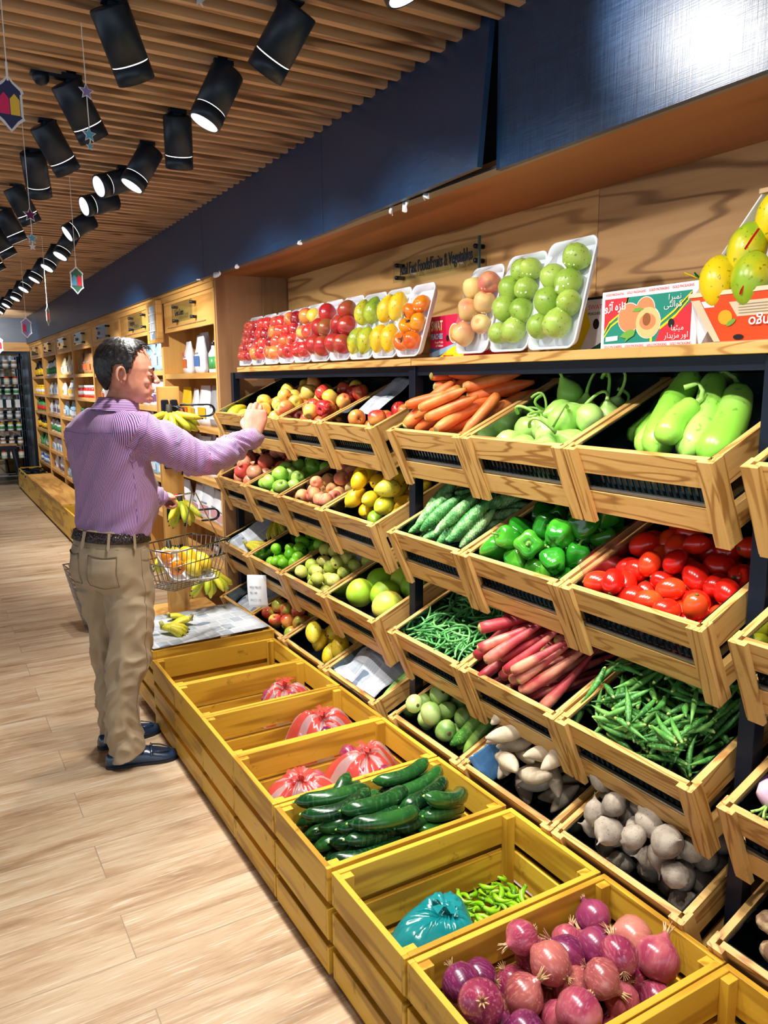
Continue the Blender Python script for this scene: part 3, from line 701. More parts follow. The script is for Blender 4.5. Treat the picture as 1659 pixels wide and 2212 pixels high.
def curly_kind():
    out = []
    for s in range(4):
        q = random.Random(s + 80); R_ = .042
        prof = [(.002, -.040), (.02, -.040), (.036, -.026), (.043, -.004), (.040, .018), (.028, .038), (.016, .052), (.009, .062), (.006, .068)]
        me = body(lambda b: b.lathe(prof, 20, fn=jit(s + 31, .03)), V['gourd'], 'body')
        pts = []; h = q.uniform(.05, .09); w = q.uniform(.03, .06) * (1 if s % 2 else -1)
        for i in range(9):
            t = i / 8; pts.append((w * (t ** 1.6), .01 * math.sin(t * 4 + s), .064 + h * math.sin(t * 2.3)))
        st = body(lambda b: b.tube(pts, [.0055, .0048, .0042, .004, .004, .004, .0042, .0045, .005], 8), V['gstem'], 'stem')
        out.append((me, [('stem', st)], .042, 0))
    kind('curly_gourd', out)
curly_kind()

# ------------------------------------------------------------------ produce: settling things into trays and crates
class Heap:
    def __init__(s, x0, x1, y0, y1, base, res=.006):
        s.x0, s.y0, s.x1, s.y1, s.res = x0, y0, x1, y1, res
        s.nx = int((x1 - x0) / res) + 1; s.ny = int((y1 - y0) / res) + 1
        s.h = [[base(x0 + i * res, y0 + j * res) if callable(base) else base for j in range(s.ny)] for i in range(s.nx)]
    def hmax(s, x, y, r):
        i0 = max(int((x - r * .6 - s.x0) / s.res), 0); i1 = min(int((x + r * .6 - s.x0) / s.res) + 1, s.nx)
        j0 = max(int((y - r * .6 - s.y0) / s.res), 0); j1 = min(int((y + r * .6 - s.y0) / s.res) + 1, s.ny)
        mx = -9
        st = max(1, int(r / s.res / 3))
        for i in range(i0, i1, st):
            for j in range(j0, j1, st):
                dx = s.x0 + i * s.res - x; dy = s.y0 + j * s.res - y
                d2 = r * r - dx * dx - dy * dy
                if d2 > 0:
                    v = s.h[i][j] + math.sqrt(d2)
                    if v > mx: mx = v
        return mx if mx > -9 else s.h[min(max(i0, 0), s.nx - 1)][min(max(j0, 0), s.ny - 1)] + r
    def put(s, x, y, z, r):
        for i in range(max(int((x - r - s.x0) / s.res), 0), min(int((x + r - s.x0) / s.res) + 2, s.nx)):
            for j in range(max(int((y - r - s.y0) / s.res), 0), min(int((y + r - s.y0) / s.res) + 2, s.ny)):
                dx = s.x0 + i * s.res - x; dy = s.y0 + j * s.res - y; d2 = r * r - dx * dx - dy * dy
                if d2 > 0: s.h[i][j] = max(s.h[i][j], z + math.sqrt(d2))
def settle(hp, n, r, hl=0, ang=(0, 180), rnd=None, cand=24, bias=0.0):
    """returns list of (pos, direction) ; hl half length"""
    rnd = rnd or random; out = []
    for _ in range(n):
        best = None
        for c in range(cand):
            a = R(rnd.uniform(*ang)); ca, sa = math.cos(a), math.sin(a)
            mx, my = r + abs(ca) * hl, r + abs(sa) * hl
            if hp.x1 - hp.x0 < 2 * mx or hp.y1 - hp.y0 < 2 * my: continue
            x = rnd.uniform(hp.x0 + mx, hp.x1 - mx); y = rnd.uniform(hp.y0 + my, hp.y1 - my)
            if hl < r * .5:
                z = hp.hmax(x, y, r); sl = 0
            else:
                k = 5; hs = [(t * hl, hp.hmax(x + t * hl * ca, y + t * hl * sa, r * .9)) for t in (-.9, -.45, 0, .45, .9)]
                l = max(hs[0][1], hs[1][1]); rr = max(hs[3][1], hs[4][1])
                sl = max(-.45, min(.45, (rr - l) / (1.3 * hl))); z = max(h - sl * t for t, h in hs)
            sc_ = z + bias * x
            if best is None or sc_ < best[0]: best = (sc_, x, y, z, sl, ca, sa)
        if best is None: break
        _, x, y, z, sl, ca, sa = best
        if hl < r * .5: hp.put(x, y, z, r)
        else:
            kk = max(3, int(hl / r) + 1)
            for q in range(-kk, kk + 1):
                t = q / kk * hl; hp.put(x + t * ca, y + t * sa, z + sl * t, r * .92)
        out.append((Vector((x, y, z)), Vector((ca, sa, sl)).normalized()))
    return out
def tray_matrix(key):
    bay, row, i = key; o = TRAYS[key]
    return Matrix.Translation(o.location) @ Matrix.Rotation(-TH, 4, 'Y')
def place(name, kindname, M, pos, dirv, sc, label, cat, group, rnd, upright=None, full=True, var=None):
    me, ch, r, hl = PM[kindname][rnd.randrange(len(PM[kindname])) if var is None else var]
    if hl > 0:
        xa = dirv.normalized(); rot = xa.to_track_quat('X', 'Z') @ Euler((rnd.uniform(-.4, .4), 0, 0)).to_quaternion()
        if rnd.random() < (upright if upright is not None else .5): rot = rot @ Euler((0, 0, PI)).to_quaternion()
    elif upright is None: rot = Euler((rnd.uniform(0, 6.3), rnd.uniform(0, 6.3), rnd.uniform(0, 6.3))).to_quaternion()
    else: rot = Euler((rnd.gauss(0, upright), rnd.gauss(0, upright), rnd.uniform(0, 6.3))).to_quaternion()
    W_ = M @ Matrix.Translation(pos) @ rot.to_matrix().to_4x4() @ Matrix.Scale(sc, 4)
    o = ob(name, me); o.matrix_world = W_; tag(o, label, cat, group)
    if full:
        for nm, cm in ch: ob(nm, cm, o)
    return o
def fill(key, name, kinds, n, label, cat, group, base=-.10, xr=(.03, .385), yr=None, ang=(0, 180), sc=(.92, 1.08), seed=1, upright=None, full=True, cand=24, M=None, W=None, bias=0.0, rr=1.0):
    rnd = random.Random(seed)
    M = M or tray_matrix(key); W = W or TW[key]
    yr = yr or (.032, W - .032)
    kd = PM[kinds[0]][0]
    hp = Heap(xr[0], xr[1], yr[0], yr[1], base, .006 if kd[2] > .012 else .003)
    res = settle(hp, n, kd[2] * rr, kd[3], ang, rnd, cand, bias)
    for i, (p, d) in enumerate(res):
        k = kinds[rnd.randrange(len(kinds))]
        lb = label[k] if isinstance(label, dict) else label
        place(name[k] if isinstance(name, dict) else name, k, M, p, d, rnd.uniform(*sc), lb, cat, group, rnd, upright, full)
    return hp

# left bay, top tier
rnd = random.Random(3); Mx = tray_matrix(('L', 0, 0))
for i, (x, y, z, sc, k, lb) in enumerate([(.10, .36, -.045, 1, 'papaya', 'big green papaya at the left corner of the top left tray'), (.09, .245, -.05, .85, 'mango', 'yellow papaya with a brown patch beside the big green papaya'),
                                    (.09, .145, -.05, .85, 'mango', 'bright yellow papaya next to the reaching hand'), (.27, .14, -.05, .8, 'mango', 'yellow papaya at the back of the top left tray')]):
    place('papaya', k, Mx, Vector((x, y, z)), Vector((1, .35, 0)), sc, lb, 'papaya', 'papayas in the top left tray', rnd)
fill(('L', 0, 1), 'apple', ['yellow_apple'], 36, 'yellow apple with a red blush in the second tray of the top tier', 'apple', 'yellow apples on the top tier', -.095, seed=2)
fill(('L', 0, 2), 'apple', ['red_apple', 'red_apple', 'yellow_apple', 'dark_apple'], 32, {'red_apple': 'red apple in the third tray of the top tier', 'yellow_apple': 'yellowish apple among the red apples of the top tier', 'dark_apple': 'dark crimson apple among the red apples of the top tier'}, 'apple', 'red apples on the top tier', -.09, seed=3)
fill(('L', 0, 3), 'apple', ['red_apple'], 11, 'red apple beside the newspaper in the fourth tray of the top tier', 'apple', 'red apples beside the newspaper', -.095, yr=(.03, .27), seed=4, bias=.25)
# middle bay, top tier
fill(('M', 0, 0), 'carrot', ['carrot'], 30, 'thick orange carrot in the top tier tray', 'carrot', 'orange carrots on the top tier', -.075, ang=(-52, -12), upright=.1, seed=5, sc=(.85, 1.15))
fill(('M', 0, 1), 'curly_stemmed_gourd', ['curly_gourd'], 17, 'pale green round gourd with a long curling stem on the top tier', 'gourd', 'curly stemmed gourds on the top tier', -.10, seed=6, upright=.7, sc=(.85, 1.15))
Mx = tray_matrix(('M', 0, 2))
def bottle(i, x0, y0, x1, y1, r, z0, z1, lab, stem=1):
    t = thing('bottle_gourd', lab, 'gourd', (0, 0, 0), group='bottle gourds on the top tier'); t.matrix_world = Mx
    pts = []; rs = []
    for k in range(17):
        q = k / 16; pts.append((x0 + (x1 - x0) * q, y0 + (y1 - y0) * q + .018 * math.sin(q * PI) * (1 if i % 2 else -1), z0 + (z1 - z0) * q))
        rs.append(r * (min(1, (max(q, 0) / .12 + .04) ** .5) * (1 - .30 * max(0, q - .25)) * (min(1, ((1.0 - q) / .10 + .06) ** .5))))
    b = MB(); b.tube(pts, rs, 22); b.build('body', V['bottle'], t, True)
    e = Vector(pts[-1]); dr = (e - Vector(pts[-3])).normalized()
    b = MB(); b.tube([e - dr * .012, e + dr * .012, e + dr * .03 + Vector((0, .01 * stem, .01)), e + dr * .05 + Vector((-.01, .03 * stem, .022)), e + dr * .045 + Vector((-.03, .05 * stem, .022))], [.009, .0065, .0055, .005, .0065], 8); b.build('stem', V['gstem'], t, True)
bottle(0, .070, .262, .315, .345, .033, -.035, .012, 'leftmost slender bottle gourd in the top tier tray', -1)
bottle(1, .055, .205, .350, .290, .038, -.028, .050, 'long bottle gourd reaching highest up to the shelf, second from the left')
bottle(0, .060, .125, .345, .235, .038, -.030, .040, 'bottle gourd with a dark shaded top, behind the small curled one', -1)
bottle(1, .045, .150, .185, .165, .031, .018, .045, 'small bottle gourd with a curled stem lying on the others', 1)
bottle(0, .050, .060, .320, .155, .042, -.030, .018, 'thick bottle gourd at the right end of the top tier tray', 1)
bottle(1, .20, .385, .37, .37, .026, -.08, -.04, 'short bottle gourd lying at the back left of the top tier tray', 1)
fill(('R', 0, 0), 'melon', ['papaya'], 3, 'yellow green fruit in the tray cut off at the right edge', 'melon', 'fruit in the right edge tray', -.09, seed=8)
# second tier
fill(('L', 1, 0), 'pomegranate', ['pomegranate'], 18, 'pink skinned pomegranate in the left tray of the second tier', 'pomegranate', 'pomegranates on the second tier', -.085, seed=9, upright=.6)
fill(('L', 1, 1), 'apple', ['green_apple'], 30, 'shiny green apple in the second tier tray', 'apple', 'green apples on the second tier', -.10, seed=10)
fill(('L', 1, 2), 'peach', ['peach'], 36, 'soft yellow pink peach in the second tier tray', 'peach', 'loose peaches on the second tier', -.10, seed=11)
fill(('L', 1, 3), 'mango', ['mango', 'mango', 'mango', 'green_mango'], 19, {'mango': 'yellow mango in the second tier tray', 'green_mango': 'greenish mango among the yellow ones of the second tier'}, 'mango', 'mangoes on the second tier', -.085, seed=12, ang=(-30, 60))
fill(('M', 1, 0), 'bitter_gourd', ['bitter_gourd'], 32, 'warty green bitter gourd in the second tier tray', 'bitter gourd', 'bitter gourds on the second tier', -.07, seed=13, ang=(-38, -12), xr=(.02, .39))
fill(('M', 1, 1), 'green_pepper', ['green_pepper'], 40, 'glossy green bell pepper in the second tier tray', 'pepper', 'green peppers on the second tier', -.10, seed=14, upright=.8, sc=(.9, 1.12))
fill(('M', 1, 2), 'tomato', ['tomato'], 58, 'ripe red plum tomato in the second tier tray', 'tomato', 'plum tomatoes on the second tier', -.105, seed=15, sc=(.92, 1.15))
fill(('R', 1, 0), 'lemon', ['lemon'], 34, 'bright yellow lemon in the tray at the right edge', 'lemon', 'lemons at the right edge', -.09, seed=16)
# third tier
fill(('L', 2, 1), 'lime', ['lime'], 38, 'round bright green lime in the third tier tray', 'lime', 'green limes on the third tier', -.10, seed=18)
fill(('L', 2, 2), 'guava', ['guava'], 50, 'pale green guava with a brown end in the third tier tray', 'guava', 'guavas on the third tier', -.10, seed=19)
fill(('L', 2, 3), 'pomelo', ['pomelo'], 7, 'large yellow green pomelo in the third tier tray', 'pomelo', 'pomelos on the third tier', -.10, seed=20)
fill(('M', 2, 0), 'green_bean', ['bean'], 230, 'thin green bean in the third tier tray', 'bean', 'green beans on the third tier', lambda x, y: -.075 + .02 * math.sin(x * 20) * math.sin(y * 14), seed=21, cand=6, xr=(.02, .40), rr=1.5)
fill(('M', 2, 1), 'red_carrot', ['red_carrot'], 42, 'long red carrot in the third tier tray', 'carrot', 'red carrots on the third tier', -.085, seed=22, ang=(-44, -14), upright=.0, sc=(.85, 1.15), xr=(.015, .40))
fill(('M', 2, 2), 'okra_pod', ['okra_pod'], 250, 'ribbed green okra pod in the third tier tray', 'okra', 'okra on the third tier', lambda x, y: -.085 + .015 * math.sin(x * 18 + 1) + .05 * x, seed=23, cand=7, xr=(.02, .40), rr=1.15)
fill(('R', 2, 0), 'turnip', ['turnip'], 26, 'purple and white turnip in the tray at the right edge', 'turnip', 'turnips at the right edge', -.09, seed=24, upright=.9)
# lowest tier
fill(('L', 3, 1), 'apple', ['mixed_apple', 'red_apple', 'mixed_apple'], 32, {'mixed_apple': 'green and red apple in the lowest tier tray', 'red_apple': 'red apple in the lowest tier tray'}, 'apple', 'mixed apples on the lowest tier', -.09, seed=25)
fill(('L', 3, 2), 'papaya', ['mango'], 11, 'deep yellow papaya in the lowest tier tray', 'papaya', 'papayas on the lowest tier', -.09, seed=26, sc=(1.1, 1.3), ang=(20, 70))
fill(('M', 3, 0), 'round_gourd', ['round_gourd', 'round_gourd', 'mottled_gourd'], 28, {'round_gourd': 'pale round gourd in the lowest tier tray', 'mottled_gourd': 'dark mottled round gourd in the lowest tier tray'}, 'gourd', 'round gourds on the lowest tier', -.095, yr=(.12, .40), seed=27, sc=(.9, 1.15))
fill(('M', 3, 0), 'cucumber', ['light_cucumber'], 7, 'light green streaked cucumber beside the round gourds', 'cucumber', 'light cucumbers on the lowest tier', -.085, yr=(.03, .15), ang=(-10, 10), seed=28)
fill(('M', 3, 1), 'sweet_potato', ['sweet_potato'], 38, 'pale dusty sweet potato in the lowest tier tray', 'sweet potato', 'sweet potatoes on the lowest tier', lambda x, y: -.10 + .05 * max(0, y - .2) , seed=29, sc=(.78, 1.05))
fill(('M', 3, 2), 'beet', ['beet'], 74, 'dusty grey brown beetroot in the lowest tier tray', 'beetroot', 'beetroots on the lowest tier', -.10, seed=30, sc=(.8, 1.15))
fill(('R', 3, 0), 'taro', ['taro'], 34, 'knobbly brown and cream taro root at the right edge', 'taro', 'taro roots at the right edge', -.08, seed=31)

# ------------------------------------------------------------------ crates' contents
def crate_M(i): return Matrix.Translation(CR[i].location)
CW = .358
fill(None, {'red_onion': 'red_onion', 'dark_onion': 'red_onion', 'copper_onion': 'red_onion'}, ['red_onion', 'red_onion', 'copper_onion', 'dark_onion'], 62,
     {'red_onion': 'glossy pink red onion in the nearest full crate', 'dark_onion': 'small dark purple onion in the nearest full crate', 'copper_onion': 'copper pink onion with papery skin in the nearest full crate'},
     'onion', 'red onions in the nearest full crate', lambda x, y: .045 + .06 * max(0, min(1, (.5 - x) * 3)), xr=(.02, .56), yr=(.02, .335), M=crate_M(1), W=CW, seed=41, sc=(.9, 1.2), cand=14)
fill(None, 'cucumber', ['cucumber'], 44, 'long dark green cucumber in the floor crate', 'cucumber', 'dark cucumbers in the floor crate',
     lambda x, y: .17 + .03 * x, xr=(.02, .578), yr=(.02, .338), ang=(-14, 26), M=crate_M(3), W=CW, seed=42, sc=(.95, 1.18), upright=.1)
fill(None, 'green_chilli', ['chilli'], 120, 'short bright green chilli in the floor crate beside the teal bag', 'chilli', 'green chillies in the floor crate', lambda x, y: .075 + .06 * math.exp(-((x - .45) ** 2 + (y - .2) ** 2) / .01),
     xr=(.30, .56), yr=(.05, .335), M=crate_M(2), W=CW, seed=43, cand=8, sc=(.85, 1.2), rr=1.1)
b = MB(); b.box(.035, .563, .035, .323, .02, .042); o = b.build('crate_liner_board', wood('liner_board', C(160, 120, 60), C(140, 100, 50), C(90, 60, 30), 'x', 8, .6, 2, dirt=.6)); o.location = CR[2].location; tag(o, 'thin wooden board under the green chillies in the crate', 'board')
# bananas
def banana_me(L, r, cu, mat):
    pts = []; rs = []
    for k in range(11):
        t = k / 10; a = cu * (t - .1)
        pts.append((L * math.sin(a) / cu, 0, -L * (1 - math.cos(a)) / cu)); rs.append(r * (.35 if t == 0 else .55 if k == 1 else (1 if t < .8 else 1 - (t - .8) * 3.6)))
    b = MB(); b.tube(pts, rs, 7); me = b.mesh('banana', mat, True)
    b = MB(); e = Vector(pts[-1]); b.tube([Vector(pts[-2]), e, e + (e - Vector(pts[-2])) * .5], [rs[-2] * .35, rs[-1] * 1.02, rs[-1] * .6], 6); tp = b.mesh('tip', V['tip'], True)
    return me, tp
BAN = [banana_me(.155, .0165, 1.0, V['banana']), banana_me(.15, .0165, 1.15, V['bangrn'])]
def bunch(loc, lab, n=6, spread=70, pitch=-30, yaw=0, green=0, rows=1, grp=None, M=None, ring=False, sc=1.0):
    t = thing('banana_bunch', lab, 'bananas', (0, 0, 0), group=grp)
    t.matrix_world = (M or Matrix.Identity(4)) @ Matrix.Translation(loc) @ Matrix.Rotation(R(yaw), 4, 'Z') @ Matrix.Scale(sc, 4)
    b = MB(); b.tube([(-.008, 0, .03), (0, 0, .012), (.004, 0, -.004)], [.010, .012, .016], 8); b.build('stem', V['tip'] if green else V['crown'], t, True)
    for q in range(rows):
        for i in range(n):
            a = R(spread * (i / (n - 1) - .5) * 2) if n > 1 else 0
            me, tp = BAN[1 if green else 0]
            o = ob('banana', me, t, (.006 * math.cos(a), .012 * math.sin(a), -.008 * q), (0, R(-pitch + 14 * q) , a)); o.rotation_mode = 'XYZ'
            o.rotation_euler = (0, R(-pitch - 14 * q + (i % 2) * 6), a); o.scale = (1 - .08 * q,) * 3
            ob('tip', tp, o)
    return t
# ------------------------------------------------------------------ things on the long shelf
def frame(x, y, z, lean=0, turn=0):
    """local x = to the right seen from the aisle, y = up, z = toward the aisle"""
    l = R(lean)
    m = Matrix(((0, math.sin(l), -math.cos(l), x), (-1, 0, 0, y), (0, math.cos(l), math.sin(l), z), (0, 0, 0, 1)))
    return m @ Matrix.Rotation(R(turn), 4, 'Y')
SHZ = 1.655
def rrect(w, h, r, z, n=4):
    pts = []
    for cx, cy, a0 in ((w / 2 - r, h - r, 0), (-w / 2 + r, h - r, 90), (-w / 2 + r, r, 180), (w / 2 - r, r, 270)):
        for k in range(n + 1):
            a = R(a0 + 90 * k / n); pts.append((cx + r * math.cos(a), cy + r * math.sin(a), z))
    return pts
def foam_tray(w, h):
    loops = [rrect(w - .03, h - .03, .02, -.0015), rrect(w - .03, h - .03, .02, .0), rrect(w - .012, h - .012, .022, .022), rrect(w, h, .026, .024), rrect(w + .002, h + .002, .027, .020), rrect(w - .010, h - .010, .022, .016), rrect(w - .032, h - .032, .02, -.004)]
    b = MB(); n = len(loops[0]); vs = []
    for i, l in enumerate(loops):
        dy = 0 if i in (3, 4) else (.006 if i in (2, 5) else .015)
        vs += [(x, y + dy, z) for x, y, z in l]
    fs = []
    for i in range(len(loops) - 1):
        for k in range(n): fs.append((i * n + k, i * n + (k + 1) % n, (i + 1) * n + (k + 1) % n, (i + 1) * n + k))
    fs.append(tuple(k for k in range(n - 1, -1, -1))[::-1]); fs.append(tuple((len(loops) - 1) * n + k for k in range(n - 1, -1, -1)))
    b.add(vs, fs); return b.mesh('foam_dish', FOAM, True)
def film_mesh(w, h, sph, lip=.024, mat=None, top=1.0):
    nu, nv = 26, 40
    X = [-w / 2 + w * i / nu for i in range(nu + 1)]; Y = [h * j / nv for j in range(nv + 1)]
    ob_ = [[lip] * (nv + 1) for _ in range(nu + 1)]
    for i in range(nu + 1):
        for j in range(nv + 1):
            for (cx, cy, cz, r) in sph:
                d2 = (r + .002) ** 2 - (X[i] - cx) ** 2 - (Y[j] - cy) ** 2
                if d2 > 0: ob_[i][j] = max(ob_[i][j], cz + math.sqrt(d2))
    H = [r_[:] for r_ in ob_]
    for i in range(nu + 1): H[i][0] = H[i][nv] = lip
    for j in range(nv + 1): H[0][j] = H[nu][j] = lip
    for _ in range(90):
        for i in range(1, nu):
            for j in range(1, nv):
                H[i][j] = max(ob_[i][j], (H[i - 1][j] + H[i + 1][j] + H[i][j - 1] + H[i][j + 1]) / 4)
    b = MB(); vs = [(X[i], Y[j], H[i][j] + .0012 * noise.noise(Vector((X[i] * 90, Y[j] * 60, 1)))) for i in range(nu + 1) for j in range(nv + 1)]
    fs = [(i * (nv + 1) + j, (i + 1) * (nv + 1) + j, (i + 1) * (nv + 1) + j + 1, i * (nv + 1) + j + 1) for i in range(nu) for j in range(nv)]
    b.add(vs, fs); return b.mesh('cling_film', mat or FILM, True)
def pack(x, y, w, h, lean, items, lab, fname, flab, fcat, fgrp, turn=0, z=None, lay=None):
    M = (frame(x, y, (z if z is not None else SHZ) + .002, lean, turn)) if lay is None else lay
    t = thing('fruit_pack', lab, 'fruit pack', (0, 0, 0), group='film wrapped fruit packs'); t.matrix_world = M
    ob('foam_dish', foam_tray(w, h), t)
    ob('cling_film', film_mesh(w, h, [(u, v, r * .92 + .002, r) for u, v, r, k in items]), t)
    rnd = random.Random(int(y * 977) + len(items))
    for u, v, r, k in items:
        br = PM[k][0][2]; s_ = r / br
        d = Vector((rnd.uniform(-.3, .3), 1, 0))
        o = place(fname, k, M, Vector((u, v, r * .92 + .003)), d, s_, flab, fcat, fgrp, rnd, full=(r > .03 and k in ('persimmon', 'green_mango')))
    return t
def grid_items(cols, rows, r, k, w, h, jitter=.004, seed=0, kinds=None):
    q = random.Random(seed); out = []
    for j in range(rows):
        for i in range(cols):
            u = (i - (cols - 1) / 2) * min(2.02 * r, (w - .03 - 2 * r) / max(cols - 1, 1)) + q.uniform(-jitter, jitter)
            v = .022 + r + j * (h - .045 - 2 * r) / max(rows - 1, 1) + q.uniform(-jitter, jitter)
            out.append((u, v, r * q.uniform(.94, 1.04), (kinds or [k])[q.randrange(len(kinds or [k]))]))
    return out
yb = [4.165, 3.97, 3.785, 3.60, 3.42, 3.235, 3.05, 2.865, 2.68, 2.50, 2.345]
specs = [
 ('dark_apple', 3, 5, .029, 'leftmost pack, of many small dark red apples', 'apple', 'small dark red apple in the leftmost pack', .27),
 ('red_apple', 2, 4, .034, 'second pack from the left, of red apples', 'apple', 'red apple in the second pack from the left', .27),
 ('red_apple', 2, 4, .035, 'third pack from the left, of red apples', 'apple', 'red apple in the third pack from the left', .27),
 ('red_apple', 2, 4, .035, 'fourth pack from the left, of crimson apples', 'apple', 'crimson apple in the fourth pack from the left', .27),
 ('red_apple', 2, 3, .037, 'fifth pack from the left, of red and yellow apples', 'apple', 'red and yellow apple in the fifth pack from the left', .275),
 ('dark_pomegranate', 2, 3, .044, 'pack of brownish red pomegranates left of the taller pomegranate pack', 'pomegranate', 'brownish red pomegranate in the sixth pack from the left', .275),
 ('dark_pomegranate', 2, 3, .043, 'pack of pomegranates next to the green papayas', 'pomegranate', 'pomegranate in the seventh pack from the left', .275),
 ('green_mango', 2, 2, .042, 'pack of green papayas', 'papaya', 'green papaya in the wrapped pack', .27),
 ('mango', 2, 2, .043, 'pack of speckled yellow papayas', 'papaya', 'yellow papaya in the wrapped pack', .27),
 ('persimmon', 2, 4, .033, 'narrow pack of orange persimmons', 'persimmon', 'orange persimmon in the wrapped pack', .27)]
for i, (k, c, rr, r, lb, nm, fl, h) in enumerate(specs):
    w = yb[i] - yb[i + 1] - .004
    if k in ('green_mango', 'mango'):
        r_ = .038; it = [(u, v, r_, k) for u, v in ((-.040, .072), (.040, .070), (-.040, .190), (.040, .192))]
    elif k == 'persimmon': it = [(u, v, .034, k) for u, v in ((-.036, .052), (.030, .054), (-.024, .110), (.036, .122), (-.030, .165), (.030, .190))]
    elif k == 'dark_pomegranate': it = [(-.040, .070, r, k), (.042, .062, r, 'dark_pomegranate'), (-.038, .150, r * .95, k), (.040, .140, r, k), (.0, .212, r * .95, k)]
    else: it = grid_items(c, rr, r, k, w, h, .003, i, [k, k, 'dark_apple' if i < 4 else 'yellow_apple'])
    pack(1.545, (yb[i] + yb[i + 1]) / 2, w, h, 17, it, 'white foam ' + lb, nm, fl, nm, 'wrapped ' + nm + 's, ' + lb.split(',')[0])
pack(1.555, 2.055, .165, .285, 15, [(-.036, .062, .040, 'peach'), (.040, .090, .032, 'peach'), (-.036, .140, .038, 'peach'), (.036, .160, .036, 'peach'), (-.034, .212, .037, 'peach'), (.036, .225, .036, 'peach')],
     'white foam pack of velvety peaches left of the pears', 'peach', 'peach wrapped in film on the foam tray', 'peach', 'wrapped peaches')
pearit = [(-.042, .055, .034, 'lime'), (.028, .060, .038, 'lime'), (.042, .120, .036, 'lime'), (-.034, .130, .040, 'lime'), (-.036, .195, .036, 'lime'), (.036, .185, .034, 'lime'), (.0, .245, .034, 'lime'), (.04, .245, .033, 'lime')]
GP = veg('pear_skin', [C(140, 176, 60), C(164, 194, 76), C(180, 206, 90)], .35, 6, spots=C(110, 110, 50))
PM['pear'] = [(lambda mm: (mm.materials.clear(), mm.materials.append(GP), mm)[-1])(body(lambda b: b.lathe([(.001, -.034), (.008, -.034), (.024, -.027), (.034, -.010), (.035, .006), (.029, .022), (.019, .033), (.012, .040), (.004, .043)], 18, fn=jit(s, .03)), GP, 'body')) for s in (1, 2, 3)]
PM['pear'] = [(m_, [], .035, 0) for m_ in PM['pear']]
pearit = [(u, v, r, 'pear') for u, v, r, k in pearit]
pack(1.56, 1.875, .175, .30, 15, pearit, 'white foam pack of green pears, left one of the two', 'pear', 'green pear in the left pear pack', 'pear', 'wrapped pears, left pack')
pack(1.56, 1.690, .190, .315, 15, [(-.048, .065, .036, 'pear'), (.030, .066, .041, 'pear'), (.052, .125, .035, 'pear'), (-.028, .135, .041, 'pear'), (.034, .185, .037, 'pear'), (-.032, .205, .038, 'pear'), (.040, .255, .037, 'pear')],
     'largest white foam pack of green pears, right one of the two', 'pear', 'green pear in the right pear pack', 'pear', 'wrapped pears, right pack')

# printed cartons
PR = {k: plain('print_' + k, c, .45) for k, c in dict(red=C(214, 38, 52), green=C(20, 138, 118), yellow=C(244, 216, 20), white=C(240, 238, 236), peach=C(240, 140, 90), peachl=C(246, 196, 130), pit=C(150, 86, 40),
      leaf=C(110, 170, 60), dgreen=C(16, 74, 52), orange=C(232, 74, 20), magenta=C(210, 20, 70), blue=C(50, 90, 160), lblue=C(150, 190, 220), black=C(12, 12, 16), mango=C(244, 170, 30), cream=C(226, 200, 168), cream2=C(150, 150, 120), kraft=C(196, 160, 118), redtxt=C(220, 90, 90), grey=C(120, 120, 122)).items()}
def decal(t, name, pts, mat, lay, par=None):
    b = MB(); b.prism(pts, .0004, T=Matrix.Translation((0, 0, .0004 * lay))); return b.build(name, PR[mat] if isinstance(mat, str) else mat, t)
def circ(cx, cy, r, n=24, ry=None, a=0): return [(cx + r * math.cos(2 * PI * k / n) * math.cos(a) - (ry or r) * math.sin(2 * PI * k / n) * math.sin(a), cy + r * math.cos(2 * PI * k / n) * math.sin(a) + (ry or r) * math.sin(2 * PI * k / n) * math.cos(a)) for k in range(n)]
def txt(t, s, x, y, size, mat, lay, rot=0, sx=1, bold=0, name='lettering'):
    me = text_mesh(s, size, PR[mat] if isinstance(mat, str) else mat, .0002, sx=sx, bold=bold)
    o = ob(name, me, t, (x, y, .0004 * lay + .0003), (0, 0, R(rot))); return o
# white peach carton
def carton(name, lab, x, y, w, h, d, mat, z=SHZ, turn=0, lean=0, body_w=.0):
    t = thing(name, lab, 'box', (0, 0, 0)); t.matrix_world = frame(x, y, z, lean, turn)
    b = MB(); b.box(0, w, .001, h, -d, 0); b.build('carton_body', mat, t, bevel=.002); return t
CARDW = veg('white_card', [C(226, 226, 230), C(240, 240, 244), C(248, 248, 250)], .6, 6)
t = carton('peach_carton', 'white printed peach carton with green and red artwork', 1.60, 1.555, .305, .152, .20, CARDW)
W_, H_ = .305, .152
decal(t, 'green_print', [(.012, .016), (.288, .016), (.288, .132), (.012, .132)], 'green', 1)
decal(t, 'red_print', [(.012, .050), (.045, .082), (.075, .094), (.088, .132), (.012, .132)], 'red', 2)
decal(t, 'red_print', [(.186, .016), (.288, .016), (.288, .106), (.240, .075), (.200, .050)], 'red', 2)
for q, c in ((0, 'yellow'), (.006, 'green'), (.012, 'yellow')):
    decal(t, 'stripe', [(.012, .036 + q), (.03, .062 + q), (.075, .088 + q), (.090, .132), (.095, .132), (.080, .083 + q), (.035, .058 + q), (.012, .030 + q)], c, 3)
for q, c in ((0, 'yellow'), (.007, 'green'), (.013, 'yellow')):
    decal(t, 'stripe', [(.196, .050 + q), (.240, .078 + q), (.288, .122 + q * .6), (.288, .116 + q * .6), (.243, .072 + q), (.198, .044 + q)], c, 3)
decal(t, 'stripe', [(.168, .016), (.175, .016), (.175, .05), (.168, .05)], 'yellow', 3)
for cx, cy, r in ((.098, .080, .036), (.150, .098, .029), (.160, .064, .038)): decal(t, 'peach_outline', circ(cx, cy, r + .002), 'white', 4)
